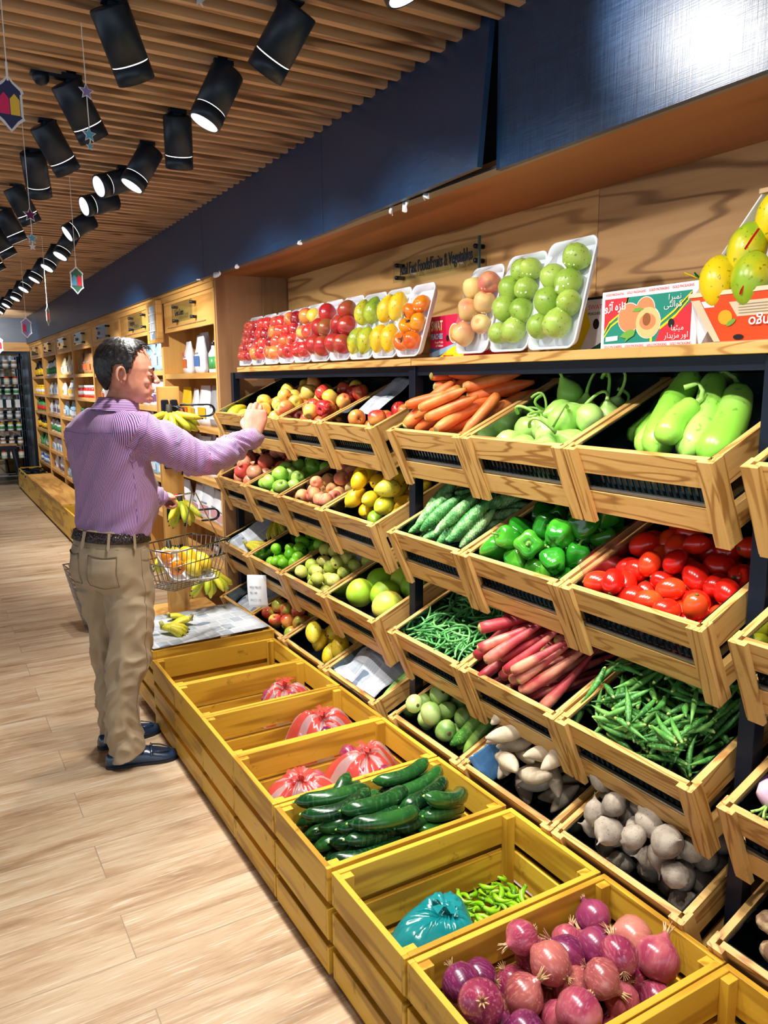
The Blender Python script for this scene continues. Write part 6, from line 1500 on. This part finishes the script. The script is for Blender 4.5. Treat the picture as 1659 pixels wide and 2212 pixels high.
limb(bb, [(.655, 3.222, 1.43), (.672, 3.215, 1.49), hp(.690, 0, 1.555), hp(.690, 0, 1.60)], [.062, .057, .055, .055], 24)
# hands
def hand(wr, up, side, away, fing, thumb, sc=1.0, palmL=.088):
    up, side, away = up.normalized(), side.normalized(), away.normalized()
    P = lambda u, s, a: wr + (up * u + side * s + away * a) * sc
    k = MB()
    rings = []
    for u, w, d in ((-.035, .026, .020), (0, .027, .019), (.03, .036, .016), (.062, .042, .0145), (palmL, .040, .0125), (palmL + .008, .034, .008)):
        rings.append(sellip(P(u, 0, 0), side, away, w * sc, d * sc, 20, 2.4))
    loft(bb, rings)
    nl = []
    for i, (s0, (l1, l2, l3), angs, r_, spread) in enumerate(fing):
        p = P(palmL - .012, s0, 0); pts = [p]; d0 = 0
        for L_, an in zip((l1 + .012, l2, l3), angs):
            d0 += an; a_ = R(d0)
            dr = (up * math.cos(a_) + away * math.sin(a_) + side * spread).normalized(); p = p + dr * L_ * sc; pts.append(p)
        limb(bb, pts, [r_ * sc, r_ * sc * .96, r_ * sc * .88, r_ * sc * .72], 12, 3); nl.append((pts[-1], (pts[-1] - pts[-2]).normalized()))
    limb(bb, [P(*q) for q in thumb], [.0135 * sc, .0125 * sc, .0115 * sc, .0085 * sc], 12, 3)
    return nl
rup = Vector((.25, .22, .92)); rside = Vector((.93, -.33, -.14)); raway = rside.cross(rup) * -1
if raway.y < 0: raway = -raway
FG = lambda a, b_, c: (a, b_, c)
hand(RWR + Vector((.014, .004, .014)), rup, rside, raway,
     [(-.030, (.042, .025, .020), (38, 52, 42), .0092, .16), (-.010, (.046, .028, .021), (34, 56, 42), .0095, .10), (.011, (.043, .026, .020), (40, 58, 42), .0090, .02), (.030, (.034, .020, .018), (50, 56, 40), .0080, -.08)],
     [(.02, -.022, .010), (.050, -.040, .034), (.076, -.026, .058), (.094, -.006, .070)], 1.24)
# left hand: closed round the basket grip, palm down
lup = Vector((.97, .05, -.12)); lside = Vector((-.05, .97, .1)); laway = Vector((-.1, 0, -1))
hand(LWR + Vector((.004, 0, .004)), lup, lside, laway,
     [(.030, (.030, .024, .020), (48, 80, 60), .0090, .0), (.010, (.034, .026, .020), (46, 84, 60), .0094, .0), (-.011, (.032, .024, .020), (46, 84, 60), .0090, .0), (-.030, (.026, .020, .016), (48, 84, 60), .0080, .0)],
     [(.02, .018, .014), (.040, -.036, .016), (.062, -.044, .030), (.080, -.036, .046)][0:1] + [(.045, .042, .018), (.066, .040, .036), (.070, .026, .050)], 1.0, .070)
body_me = remesh(bb, SKIN, .0032, 2, .45)
nb = {}
for e_ in body_me.edges:
    a_, c_ = e_.vertices
    if body_me.vertices[a_].co.z > 1.475: nb.setdefault(a_, []).append(c_); nb.setdefault(c_, []).append(a_)
for _ in range(7):   # soften the face but keep ears and nose crisp
    upd = {}
    for i_, ns in nb.items():
        p = body_me.vertices[i_].co; l_ = HM.inverted() @ p
        if abs(l_.y) > .072 and .63 < l_.x < .70: continue
        w_ = .15 if l_.x > .798 else .5
        upd[i_] = p.lerp(sum((body_me.vertices[j_].co for j_ in ns), Vector()) / len(ns), w_)
    for i_, c_ in upd.items(): body_me.vertices[i_].co = c_
ob('body', body_me, man)
# eyes and brows
EYE = plain('eye_dark', C(30, 20, 16), .2); HAIR = N('dark_hair'); h_ = HAIR
v = h_.coords((60, 260, 60), False); n_ = h_.n('ShaderNodeTexNoise', i_Scale=1.0, i_Detail=3.0); h_.l(v, n_.inputs['Vector'])
h_.l(h_.ramp(n_.outputs[0], [(.35, C(10, 8, 10)), (.62, C(34, 30, 32)), (.80, C(96, 92, 96))]), h_.b.inputs['Base Color']); h_.b.inputs['Roughness'].default_value = .38; h_.bump(n_.outputs[0], .9, .004); HAIR = h_.m
for s in (-1, 1):
    b = MB(); limb(b, [hp(.7905, s * .024, 1.609), hp(.787, s * .034, 1.608), hp(.781, s * .040, 1.609)], [.0014, .0030, .0012], 8); b.build('eye', EYE, man, True)
    b = MB(); limb(b, [hp(.796, s * .013, 1.632), hp(.794, s * .030, 1.640), hp(.783, s * .044, 1.634)], [.0030, .0042, .0016], 8); b.build('eyebrow', HAIR, man, True)
# hair
def zmin(x, y):
    x = x + .030 * min(1, abs(y) / .06)
    w = .004 * noise.noise(Vector((x * 160, y * 160, 0)))
    pts = [(.55, 1.548), (.640, 1.552), (.662, 1.575), (.670, 1.642), (.706, 1.648), (.712, 1.618), (.722, 1.608), (.736, 1.645), (.750, 1.692), (.765, 1.716), (.770, 1.80)]
    for (a0, b0), (a1, b1) in zip(pts, pts[1:]):
        if a0 <= x <= a1: return b0 + (b1 - b0) * (x - a0) / (a1 - a0) + w
    return 2
b = MB(); n = 96; rings = []
zs = [1.745 - .2 * i / 46 for i in range(47)]
def hparam(z):
    z = min(z, 1.737)
    for a, c in zip(HR, HR[1:]):
        if c[0] <= z <= a[0]:
            t = (a[0] - z) / (a[0] - c[0]); return [a[j] + (c[j] - a[j]) * t for j in (1, 2, 3)]
    return HR[-1][1:]
grid = []
for i, z in enumerate(zs):
    xb, xf, hw = hparam(z); th = .0075 + .004 * min(1, max(0, (z - 1.60) / .1))
    cx = (xb + xf) / 2; a = (xf - xb) / 2
    if z > 1.737: a *= .6; hw *= .6
    row = []
    for k in range(n):
        t = 2 * PI * k / n; ct, st = math.cos(t), math.sin(t)
        nn = .0035 * noise.noise(Vector((ct * 9, st * 9, z * 26))) + .0012 * math.sin(k * 1.9 + z * 90)
        row.append(Vector((cx + (a + th + nn) * ct, (hw + th + nn) * st * (1 - .16 * max(ct, 0) ** 2), z + (.006 if z > 1.72 else 0))))
    grid.append(row)
b.v = [HM @ p for r_ in grid for p in r_]
for i in range(len(zs) - 1):
    for k in range(n):
        c4 = [grid[i][k], grid[i][(k + 1) % n], grid[i + 1][(k + 1) % n], grid[i + 1][k]]
        c_ = sum(c4, Vector()) / 4
        if c_.z > zmin(c_.x, c_.y): b.f.append((i * n + k, i * n + (k + 1) % n, (i + 1) * n + (k + 1) % n, (i + 1) * n + k)); b.mi.append(0)
b.f.append(tuple(range(n))); b.mi.append(0)
o = b.build('hair', HAIR, man, True); md = o.modifiers.new('s', 'SOLIDIFY'); md.thickness = .009; md.offset = -1
q = random.Random(4); b = MB()
for k in range(46):
    x = q.uniform(.66, .772); y = q.uniform(-.055, .055); xb, xf, hw = hparam(1.73)
    zz = 1.742 - max(0, (x - .72)) ** 2 * 9 - (y / .07) ** 2 * .022
    d = q.uniform(.012, .03); w = q.uniform(-.014, .014)
    b.tube([hp(x - d, y - w, zz - .004), hp(x - d * .3, y, zz + .004), hp(x + d * .5, y + w * .6, zz + .002), hp(x + d * .8, y + w, zz - .008 - (x - .7) * .06)], [.0012, .0016, .0013, .0006], 4)
b.build('hair_lock', HAIR, man, True)

# --- clothes
def cloth_mat(name, cols, period=None, weave=600, rough=.8):
    a = N(name)
    if period:
        at = a.n('ShaderNodeAttribute', attribute_name='su'); m1 = a.n('ShaderNodeMath', operation='MULTIPLY'); a.l(at.outputs['Fac'], m1.inputs[0]); m1.inputs[1].default_value = 2 * PI / period
        sn = a.n('ShaderNodeMath', operation='SINE'); a.l(m1.outputs[0], sn.inputs[0])
        at2 = a.n('ShaderNodeAttribute', attribute_name='sv'); m2 = a.n('ShaderNodeMath', operation='MULTIPLY'); a.l(at2.outputs['Fac'], m2.inputs[0]); m2.inputs[1].default_value = 2 * PI / period
        s2 = a.n('ShaderNodeMath', operation='SINE'); a.l(m2.outputs[0], s2.inputs[0])
        c = a.ramp(a.l(sn.outputs[0], (mr := a.n('ShaderNodeMapRange', i_1=-1.0, i_2=1.0)).inputs[0]) or mr.outputs[0], [(.30, cols[0]), (.62, cols[1])])
        mr2 = a.n('ShaderNodeMapRange', i_1=-1.0, i_2=1.0); a.l(s2.outputs[0], mr2.inputs[0])
        c = a.mix(a.ramp(mr2.outputs[0], [(.45, (0, 0, 0, 1)), (.8, (.45, .45, .45, 1))]), c, cols[2])
        a.l(c, a.b.inputs['Base Color'])
    else:
        v = a.coords((6,) * 3, False); n1 = a.n('ShaderNodeTexNoise', i_Scale=1.5, i_Detail=4.0); a.l(v, n1.inputs['Vector']); a.l(a.ramp(n1.outputs[0], [(.3, cols[0]), (.7, cols[1])]), a.b.inputs['Base Color'])
    a.b.inputs['Roughness'].default_value = rough; a.b.inputs['Sheen Weight'].default_value = .15
    v = a.coords((weave,) * 3, False); n2 = a.n('ShaderNodeTexNoise', i_Scale=1.0, i_Detail=1.0); a.l(v, n2.inputs['Vector']); a.bump(n2.outputs[0], .2, .0008)
    return a.m
SHIRT = cloth_mat('striped_shirt', [C(210, 184, 220), C(54, 38, 122), C(190, 84, 146)], .0062)
KHAKI = cloth_mat('khaki_twill', [C(150, 133, 106), C(172, 153, 124)])
sb = MB()
loft(sb, ringsof(TOR, 1.0, 0)); limb(sb, RARM, [.082, .083, .073, .064, .045], 28); limb(sb, LARM, [.072, .070, .064, .056, .042], 24)
ball(sb, RSH + Vector((-.02, .02, -.01)), .084); ball(sb, LSH + Vector((.02, -.02, -.01)), .078)
sh = remesh(sb, SHIRT, .0075, 7, .55)
def seg_dist(p, a, c):
    d = c - a; t = max(0, min(1, (p - a).dot(d) / d.length_squared)); return (p - (a + d * t)).length, t
def sharp(x): return 1 - abs(x) * 2
nv = len(sh.vertices); su = [0.0] * nv; sv = [0.0] * nv; newco = []
for v in sh.vertices:
    p = v.co.copy(); nrm = v.normal.copy()
    f = 0; disp = 0
    best = None
    for arm, rad in ((RARM, (.083, .083, .073, .064, .045)), (LARM, (.08, .076, .066, .056, .042))):
        for i in range(4):
            d, t = seg_dist(p, arm[i], arm[i + 1]); q_ = d / (rad[i] + (rad[i + 1] - rad[i]) * t)
            if best is None or q_ < best[0]: best = (q_, arm, i, t)
    z = p.z; rel = p - AX
    TT = sorted(TOR); w_, d_ = .2, .15; f0 = 0
    for (z0, f1, w1, d1), (z1, f2, w2, d2) in zip(TT, TT[1:]):
        if z0 <= z <= z1:
            t = (z - z0) / (z1 - z0); w_ = w1 + (w2 - w1) * t; d_ = d1 + (d2 - d1) * t; f0 = f1 + (f2 - f1) * t
    xr, xf = rel.dot(Rv), rel.dot(Fv) - f0
    tq = math.sqrt((xr / w_) ** 2 + (xf / d_) ** 2)
    arm_side = (p - RSH).dot((REL - RSH).normalized()) if best[1] is RARM else (p - LSH).dot((LEL - LSH).normalized())
    if best[0] < tq * .98 and arm_side > -.012:
        arm, i, t = best[1], best[2], best[3]; a0, a1 = arm[i], arm[i + 1]; ax = (arm[-1] - arm[0]).normalized() if 0 else (a1 - a0).normalized()
        c0 = a0 + (a1 - a0) * t; r0 = p - c0; e1 = Vector((0, 0, 1)); e1 = (e1 - ax * e1.dot(ax)).normalized(); e2 = ax.cross(e1)
        an = math.atan2(r0.dot(e1), r0.dot(e2)); ca_, sa_ = math.cos(an), math.sin(an); su[v.index] = an * .074
        s_ = (i + t) / 4; sv[v.index] = s_ * .56
        # folds wrap round the sleeve, bunch at elbow and cuff
        k = .5 + .8 * math.exp(-((s_ - .5) / .13) ** 2) + .9 * math.exp(-((s_ - .9) / .12) ** 2) + .6 * math.exp(-((s_ - .08) / .10) ** 2)
        disp = .0135 * k * (sharp(noise.noise(Vector((s_ * 15 + sa_ * 1.1, ca_ * 1.0, 3 + sa_ * .5)))) - .55) + .004 * noise.noise(Vector((s_ * 7, ca_ * 1.2, 8 + sa_)))
    else:
        an = math.atan2(-xr, -xf); ca_, sa_ = math.cos(an), math.sin(an); su[v.index] = an * .185; sv[v.index] = z
        k = .45 + .9 * math.exp(-((z - 1.0) / .07) ** 2) + .5 * math.exp(-((z - 1.30) / .06) ** 2)
        disp = .0160 * k * (sharp(noise.noise(Vector((ca_ * 1.6 + z * 2, z * 8 + sa_ * 1.6, 1 + ca_)))) - .55) + .010 * noise.noise(Vector((ca_ * 1.5, z * 3.4, 5 + sa_))) + .003 * math.sin(z * 55 + 3 * sa_) * math.exp(-((z - 1.0) / .05) ** 2)
    newco.append(p + nrm * disp)
for v, c in zip(sh.vertices, newco): v.co = c
for nm, arr in (('su', su), ('sv', sv)):
    at = sh.attributes.new(nm, 'FLOAT', 'POINT'); at.data.foreach_set('value', arr)
shirt = ob('shirt', sh, man)
def with_attr(me, fu, fv):
    u = me.attributes.new('su', 'FLOAT', 'POINT'); w = me.attributes.new('sv', 'FLOAT', 'POINT')
    u.data.foreach_set('value', [fu(v.co) for v in me.vertices]); w.data.foreach_set('value', [fv(v.co) for v in me.vertices]); return me
b = MB(); rg = []
NC = Vector((.668, 3.216, 0))
for z, w, d, f_ in ((1.470, .076, .082, -.012), (1.505, .069, .074, -.004), (1.528, .068, .072, .004), (1.529, .074, .078, .004), (1.500, .082, .088, -.006), (1.474, .092, .096, -.016)):
    rg.append([p + Vector((0, 0, -.20 * ((p - NC).dot(Fv)) - .02)) for p in sellip(NC + Fv * f_ + Vector((0, 0, z)), Rv, Fv, w, d, 44, 2.0)])
loft(b, rg); b.f = b.f[:-2]; b.mi = b.mi[:-2]
cm = b.mesh('collar', SHIRT, True); with_attr(cm, lambda p: p.z * 1.0, lambda p: math.atan2(p.y - NC.y, p.x - NC.x) * .075); ob('collar', cm, shirt)
for arm in (RARM, LARM):
    dr = (arm[4] - arm[3]).normalized(); b = MB(); c0 = arm[4] + dr * -.030; b.tube([c0, c0 + dr * .004, c0 + dr * .055, c0 + dr * .060, c0 + dr * .055], [.0475, .0495, .0465, .045, .040], 30, cap=False)
    m_ = b.mesh('cuff', SHIRT, True); with_attr(m_, lambda p: (p - c0).dot(dr), lambda p: p.z); ob('cuff', m_, shirt)
# trousers
pb = MB(); loft(pb, ringsof(HIP)); 
for L_, rs_ in ((RL, [.100, .098, .085, .066, .070, .076]), (LL, [.096, .092, .078, .064, .066, .070])):
    limb(pb, L_ + [L_[-1] + Vector((.004, 0, -.11))], rs_, 28, 3)
    for i_ in (1, 2, 3): ball(pb, L_[i_], rs_[i_] * .985, n=16)
    ball(pb, L_[4], rs_[4] * .97, n=16)
pm = remesh(pb, KHAKI, .0075, 8, .55)
newp = []
for v in pm.vertices:
    p = v.co.copy(); nn_ = v.normal.copy(); z = p.z
    an = math.atan2(p.y - 3.24, p.x - .61)
    tz = max(0, min(3.999, (.80 - z) / .70 * 4)); iz = int(tz)
    cR = RL[iz].lerp(RL[iz + 1], tz - iz); cL = LL[iz].lerp(LL[iz + 1], tz - iz)
    lg = [0, 0, cR if (p - cR).to_2d().length < (p - cL).to_2d().length else cL]; wgap = min(1, abs((p - cR).to_2d().length - (p - cL).to_2d().length) / .05)
    al = math.atan2(p.y - lg[2].y, p.x - lg[2].x)
    k = .5 + 1.3 * math.exp(-((z - .16) / .08) ** 2) + 1.2 * math.exp(-((z - .44) / .07) ** 2) + .6 * math.exp(-((z - .76) / .06) ** 2)
    if z < .74: disp = .0140 * k * (sharp(noise.noise(Vector((math.cos(al) * 1.1 + z * 3, z * 15 + math.sin(al) * 1.6, 2 + math.cos(al) * .6)))) - .55) * wgap + .004 * wgap * noise.noise(Vector((math.cos(al), z * 5, 9 + math.sin(al))))
    else: disp = .008 * (sharp(noise.noise(Vector((math.cos(an) * 1.6, z * 9 + math.sin(an) * 2, 4)))) - .5)
    newp.append(p + nn_ * disp)
for v, c in zip(pm.vertices, newp): v.co = c
bm_ = bmesh.new(); bm_.from_mesh(pm)
bmesh.ops.bisect_plane(bm_, geom=bm_.verts[:] + bm_.edges[:] + bm_.faces[:], plane_co=(.602, 3.2, .050), plane_no=(-.30, 0, 1), clear_inner=True)
bm_.to_mesh(pm); bm_.free()
pants = ob('trousers', pm, man); sd_ = pants.modifiers.new('t', 'SOLIDIFY'); sd_.thickness = .002; sd_.offset = -1
for L_ in (RL, LL):
    b = MB(); b.tube([L_[4] + Vector((.004, 0, -.045)), L_[4] + Vector((0, 0, .0)), L_[4] + Vector((-.002, 0, .09))], [.040, .039, .043], 20); b.build('sock', plain('navy_sock', C(16, 28, 48), .85), man, True)
def hipP(th, z, off):
    T = sorted(HIP)
    for (z0, f1, w1, d1), (z1, f2, w2, d2) in zip(T, T[1:]):
        if z0 <= z <= z1 + 1e-6:
            t = (z - z0) / (z1 - z0); w_, d_, f_ = w1 + (w2 - w1) * t + off, d1 + (d2 - d1) * t + off, f1 + (f2 - f1) * t
            ct, st = math.cos(th), math.sin(th); p = 2 / 2.3
            return belt_tilt(AX + Fv * f_ + Vector((0, 0, z)) + Rv * (w_ * math.copysign(abs(ct) ** p, ct)) + Fv * (d_ * math.copysign(abs(st) ** p, st)))
    return AX
# belt: braided dark brown leather
a = N('braided_leather'); v = a.coords((90, 90, 90), False); vo = a.n('ShaderNodeTexVoronoi', i_Scale=1.4); a.l(v, vo.inputs['Vector'])
a.l(a.ramp(vo.outputs[0], [(.0, C(84, 58, 54)), (.6, C(26, 18, 22))]), a.b.inputs['Base Color']); a.b.inputs['Roughness'].default_value = .3; a.bump(vo.outputs[0], .9, .004); BELT = a.m
b = MB(); n = 96; vs = []
for k in range(n):
    th = 2 * PI * k / n
    for z, o_ in ((.948, .008), (.952, .013), (.986, .012), (.989, .006)): vs.append(hipP(th, min(z, .9899), o_) + Vector((0, 0, 0)))
b.add(vs, [(k * 4 + j, ((k + 1) % n) * 4 + j, ((k + 1) % n) * 4 + j + 1, k * 4 + j + 1) for k in range(n) for j in range(3)]); b.build('belt', BELT, man, True)
def patch(name, th0, th1, zt, zb, off, mat, par, snap=True, n=14):
    b = MB(); vs = []
    for i in range(n + 1):
        for j in range(n + 1):
            s = i / n; t = j / n; z = zt + (zb - zt) * t - .012 * (1 - abs(2 * s - 1)) * (1 if t > .7 else 0) * (t - .7) / .3
            th = th0 + (th1 - th0) * (s if 1 else s) ; e = min(s, 1 - s, t * 1.0, 1 - t) * n
            p_ = hipP(th, z, off)
            if snap: q_ = PBV.find_nearest(p_); p_ = q_[0] + q_[1] * (.0035 if e >= 1 else -.003)
            vs.append(p_)
    b.add(vs, [(i * (n + 1) + j, (i + 1) * (n + 1) + j, (i + 1) * (n + 1) + j + 1, i * (n + 1) + j + 1) for i in range(n) for j in range(n)])
    return b.build(name, mat, par, True)
from mathutils.bvhtree import BVHTree
PBV = BVHTree.FromPolygons([v.co.copy() for v in pm.vertices], [tuple(p.vertices) for p in pm.polygons])
SBV = BVHTree.FromPolygons([v.co.copy() for v in sh.vertices], [tuple(p.vertices) for p in sh.polygons])
for a0, a1 in ((-36, -84), (-98, -146)): patch('back_pocket', R(a0), R(a1), .905, .775, .006, KHAKI, pants)
def seam(name, pts, bv, mat, par, r=.0009, o_=.0002):
    out = []
    for p in pts:
        q_ = bv.find_nearest(Vector(p)); out.append(q_[0] + q_[1] * o_)
    b = MB(); b.tube(out, r, 5); return b.build(name, mat, par, True)
SEAMP = plain('lilac_seam', C(120, 84, 150), .8)
tp = lambda th, z: AX + Vector((0, 0, z)) + Rv * (.19 * math.cos(R(th))) + Fv * (.14 * math.sin(R(th)))
seam('yoke_seam', [tp(-8 - 6.5 * k, 1.388 + .006 * math.sin(k / 24 * PI)) for k in range(25)], SBV, SEAMP, shirt)
ax_ = (REL - RSH).normalized(); e1_ = ax_.cross(Vector((0, 0, 1))).normalized(); e2_ = ax_.cross(e1_)
seam('armhole_seam', [RSH + ax_ * .015 + (e1_ * math.cos(R(a_)) + e2_ * math.sin(R(a_))) * .12 for a_ in range(-150, 160, 12)], SBV, SEAMP, shirt, .0015)
seam('side_seam', [AX + Rv * .19 + Vector((0, 0, 1.27 - .025 * k)) - Fv * .02 for k in range(11)], SBV, SEAMP, shirt)
SEAMK = plain('pocket_thread', C(104, 88, 66), .8)
for a0, a1 in ((-36, -84), (-98, -146)):
    pts = [hipP(R(a0), .905 - .02 * k, .01) for k in range(7)] + [hipP(R(a0 + (a1 - a0) * k / 8), .785 - .010 * (1 - abs(k - 4) / 4), .01) for k in range(9)] + [hipP(R(a1), .785 + .02 * k, .01) for k in range(7)]
    seam('pocket_seam', pts, PBV, SEAMK, pants, .0010, .0038); seam('pocket_opening', [hipP(R(a0 + (a1 - a0) * k / 10), .906 - .006 * math.sin(PI * k / 10), .01) for k in range(11)], PBV, SEAMK, pants, .0024, .003)
seam('waistband_seam', [hipP(R(-2 - 17 * k), .930, .01) for k in range(11)], PBV, SEAMK, pants, .0008, .0004)
seam('pocket_edge', [AX + Rv * .2 + Fv * (.02 + .012 * k) + Vector((0, 0, .93 - .0006 * k * k * 3)) for k in range(9)], PBV, plain('seam_dark', C(110, 92, 70), .8), pants)
patch('coin_pocket', R(6), R(30), .925, .875, .005, KHAKI, pants)
for th in (-8, -50, -90, -140, 172, 40): patch('belt_loop', R(th - 2.2), R(th + 2.2), .9895, .935, .016, KHAKI, pants, False, 4)
seam('side_seam', [AX + Rv * .2 + Vector((0, 0, .93 - .03 * k)) for k in range(26)], PBV, plain('seam_thread', C(120, 100, 76), .8), pants)
# shoes
SHOE = plain('navy_leather', C(14, 44, 74), .3, 0, .6, coat=.4); SOLE = plain('shoe_sole', C(16, 22, 30), .6)
def shoe(heel, toe):
    d = (toe - heel); L = d.length; d.normalize(); s_ = Vector((-d.y, d.x, 0)); b = MB(); rings = []
    prof = [(0.0, .014, .040, .012), (.008, .026, .058, .008), (.03, .033, .068, .008), (.08, .035, .066, .008), (.12, .037, .068, .008), (.16, .042, .066, .008), (.20, .047, .052, .008), (.235, .046, .040, .009), (.262, .038, .033, .011), (.279, .024, .028, .014), (.285, .008, .022, .017)]
    for t, w, h, z0 in prof:
        c0 = heel + d * (t * L / .285); rings.append([c0 + s_ * (w * math.copysign(abs(math.cos(a)) ** .8, math.cos(a))) + Vector((0, 0, z0 + (h - z0) * max(0, math.sin(a)) ** .75 if math.sin(a) > 0 else z0 - .002 * abs(math.sin(a)))) for a in [2 * PI * k / 28 for k in range(28)]])
    loft(b, rings); o = b.build('shoe', SHOE, man, True)
    b = MB(); b.prism([tuple((heel + d * (t * L / .285) + s_ * (w + .003)).to_2d()) for t, w, h, z in prof] + [tuple((heel + d * (t * L / .285) - s_ * (w + .003)).to_2d()) for t, w, h, z in prof[::-1]], .012); so = b.build('sole', SOLE, o)
    c0 = heel + d * (.178 * L / .285)
    b = MB(); b.tube([c0 + s_ * q_ + Vector((0, 0, .066 - abs(q_) ** 2 * 12)) - d * 0 for q_ in (-.045, -.03, -.012, .012, .03, .045)], .0065, 7, flat=.4); b.build('strap', SHOE, o, True)
    b = MB(); b.tube([c0 + s_ * q_ + Vector((0, 0, .073)) for q_ in (-.010, .010)], .0028, 6); b.build('metal_bit', CHROME, o, True)
    b = MB(); pts = [heel + d * (t * L / .285) + s_ * w + Vector((0, 0, z)) for t, w, z in ((.18, .038, .055), (.215, .034, .050), (.245, .022, .041), (.255, .0, .037), (.245, -.022, .041), (.215, -.034, .050), (.18, -.038, .055))]; b.tube(pts, .0028, 6); b.build('toe_seam', SHOE, o, True)
shoe(Vector((.518, 3.180, 0)), Vector((.806, 3.125, 0))); shoe(Vector((.525, 3.365, 0)), Vector((.806, 3.428, 0)))
# fruit pinched in the raised hand
b = MB(); ball(b, (0, 0, 0), .022); o = b.build('small_fruit', V['yelapple'], None, True, loc=RWR + Vector((.075, .075, .105))); tag(o, 'small pale fruit held in the man\'s raised right hand', 'fruit')
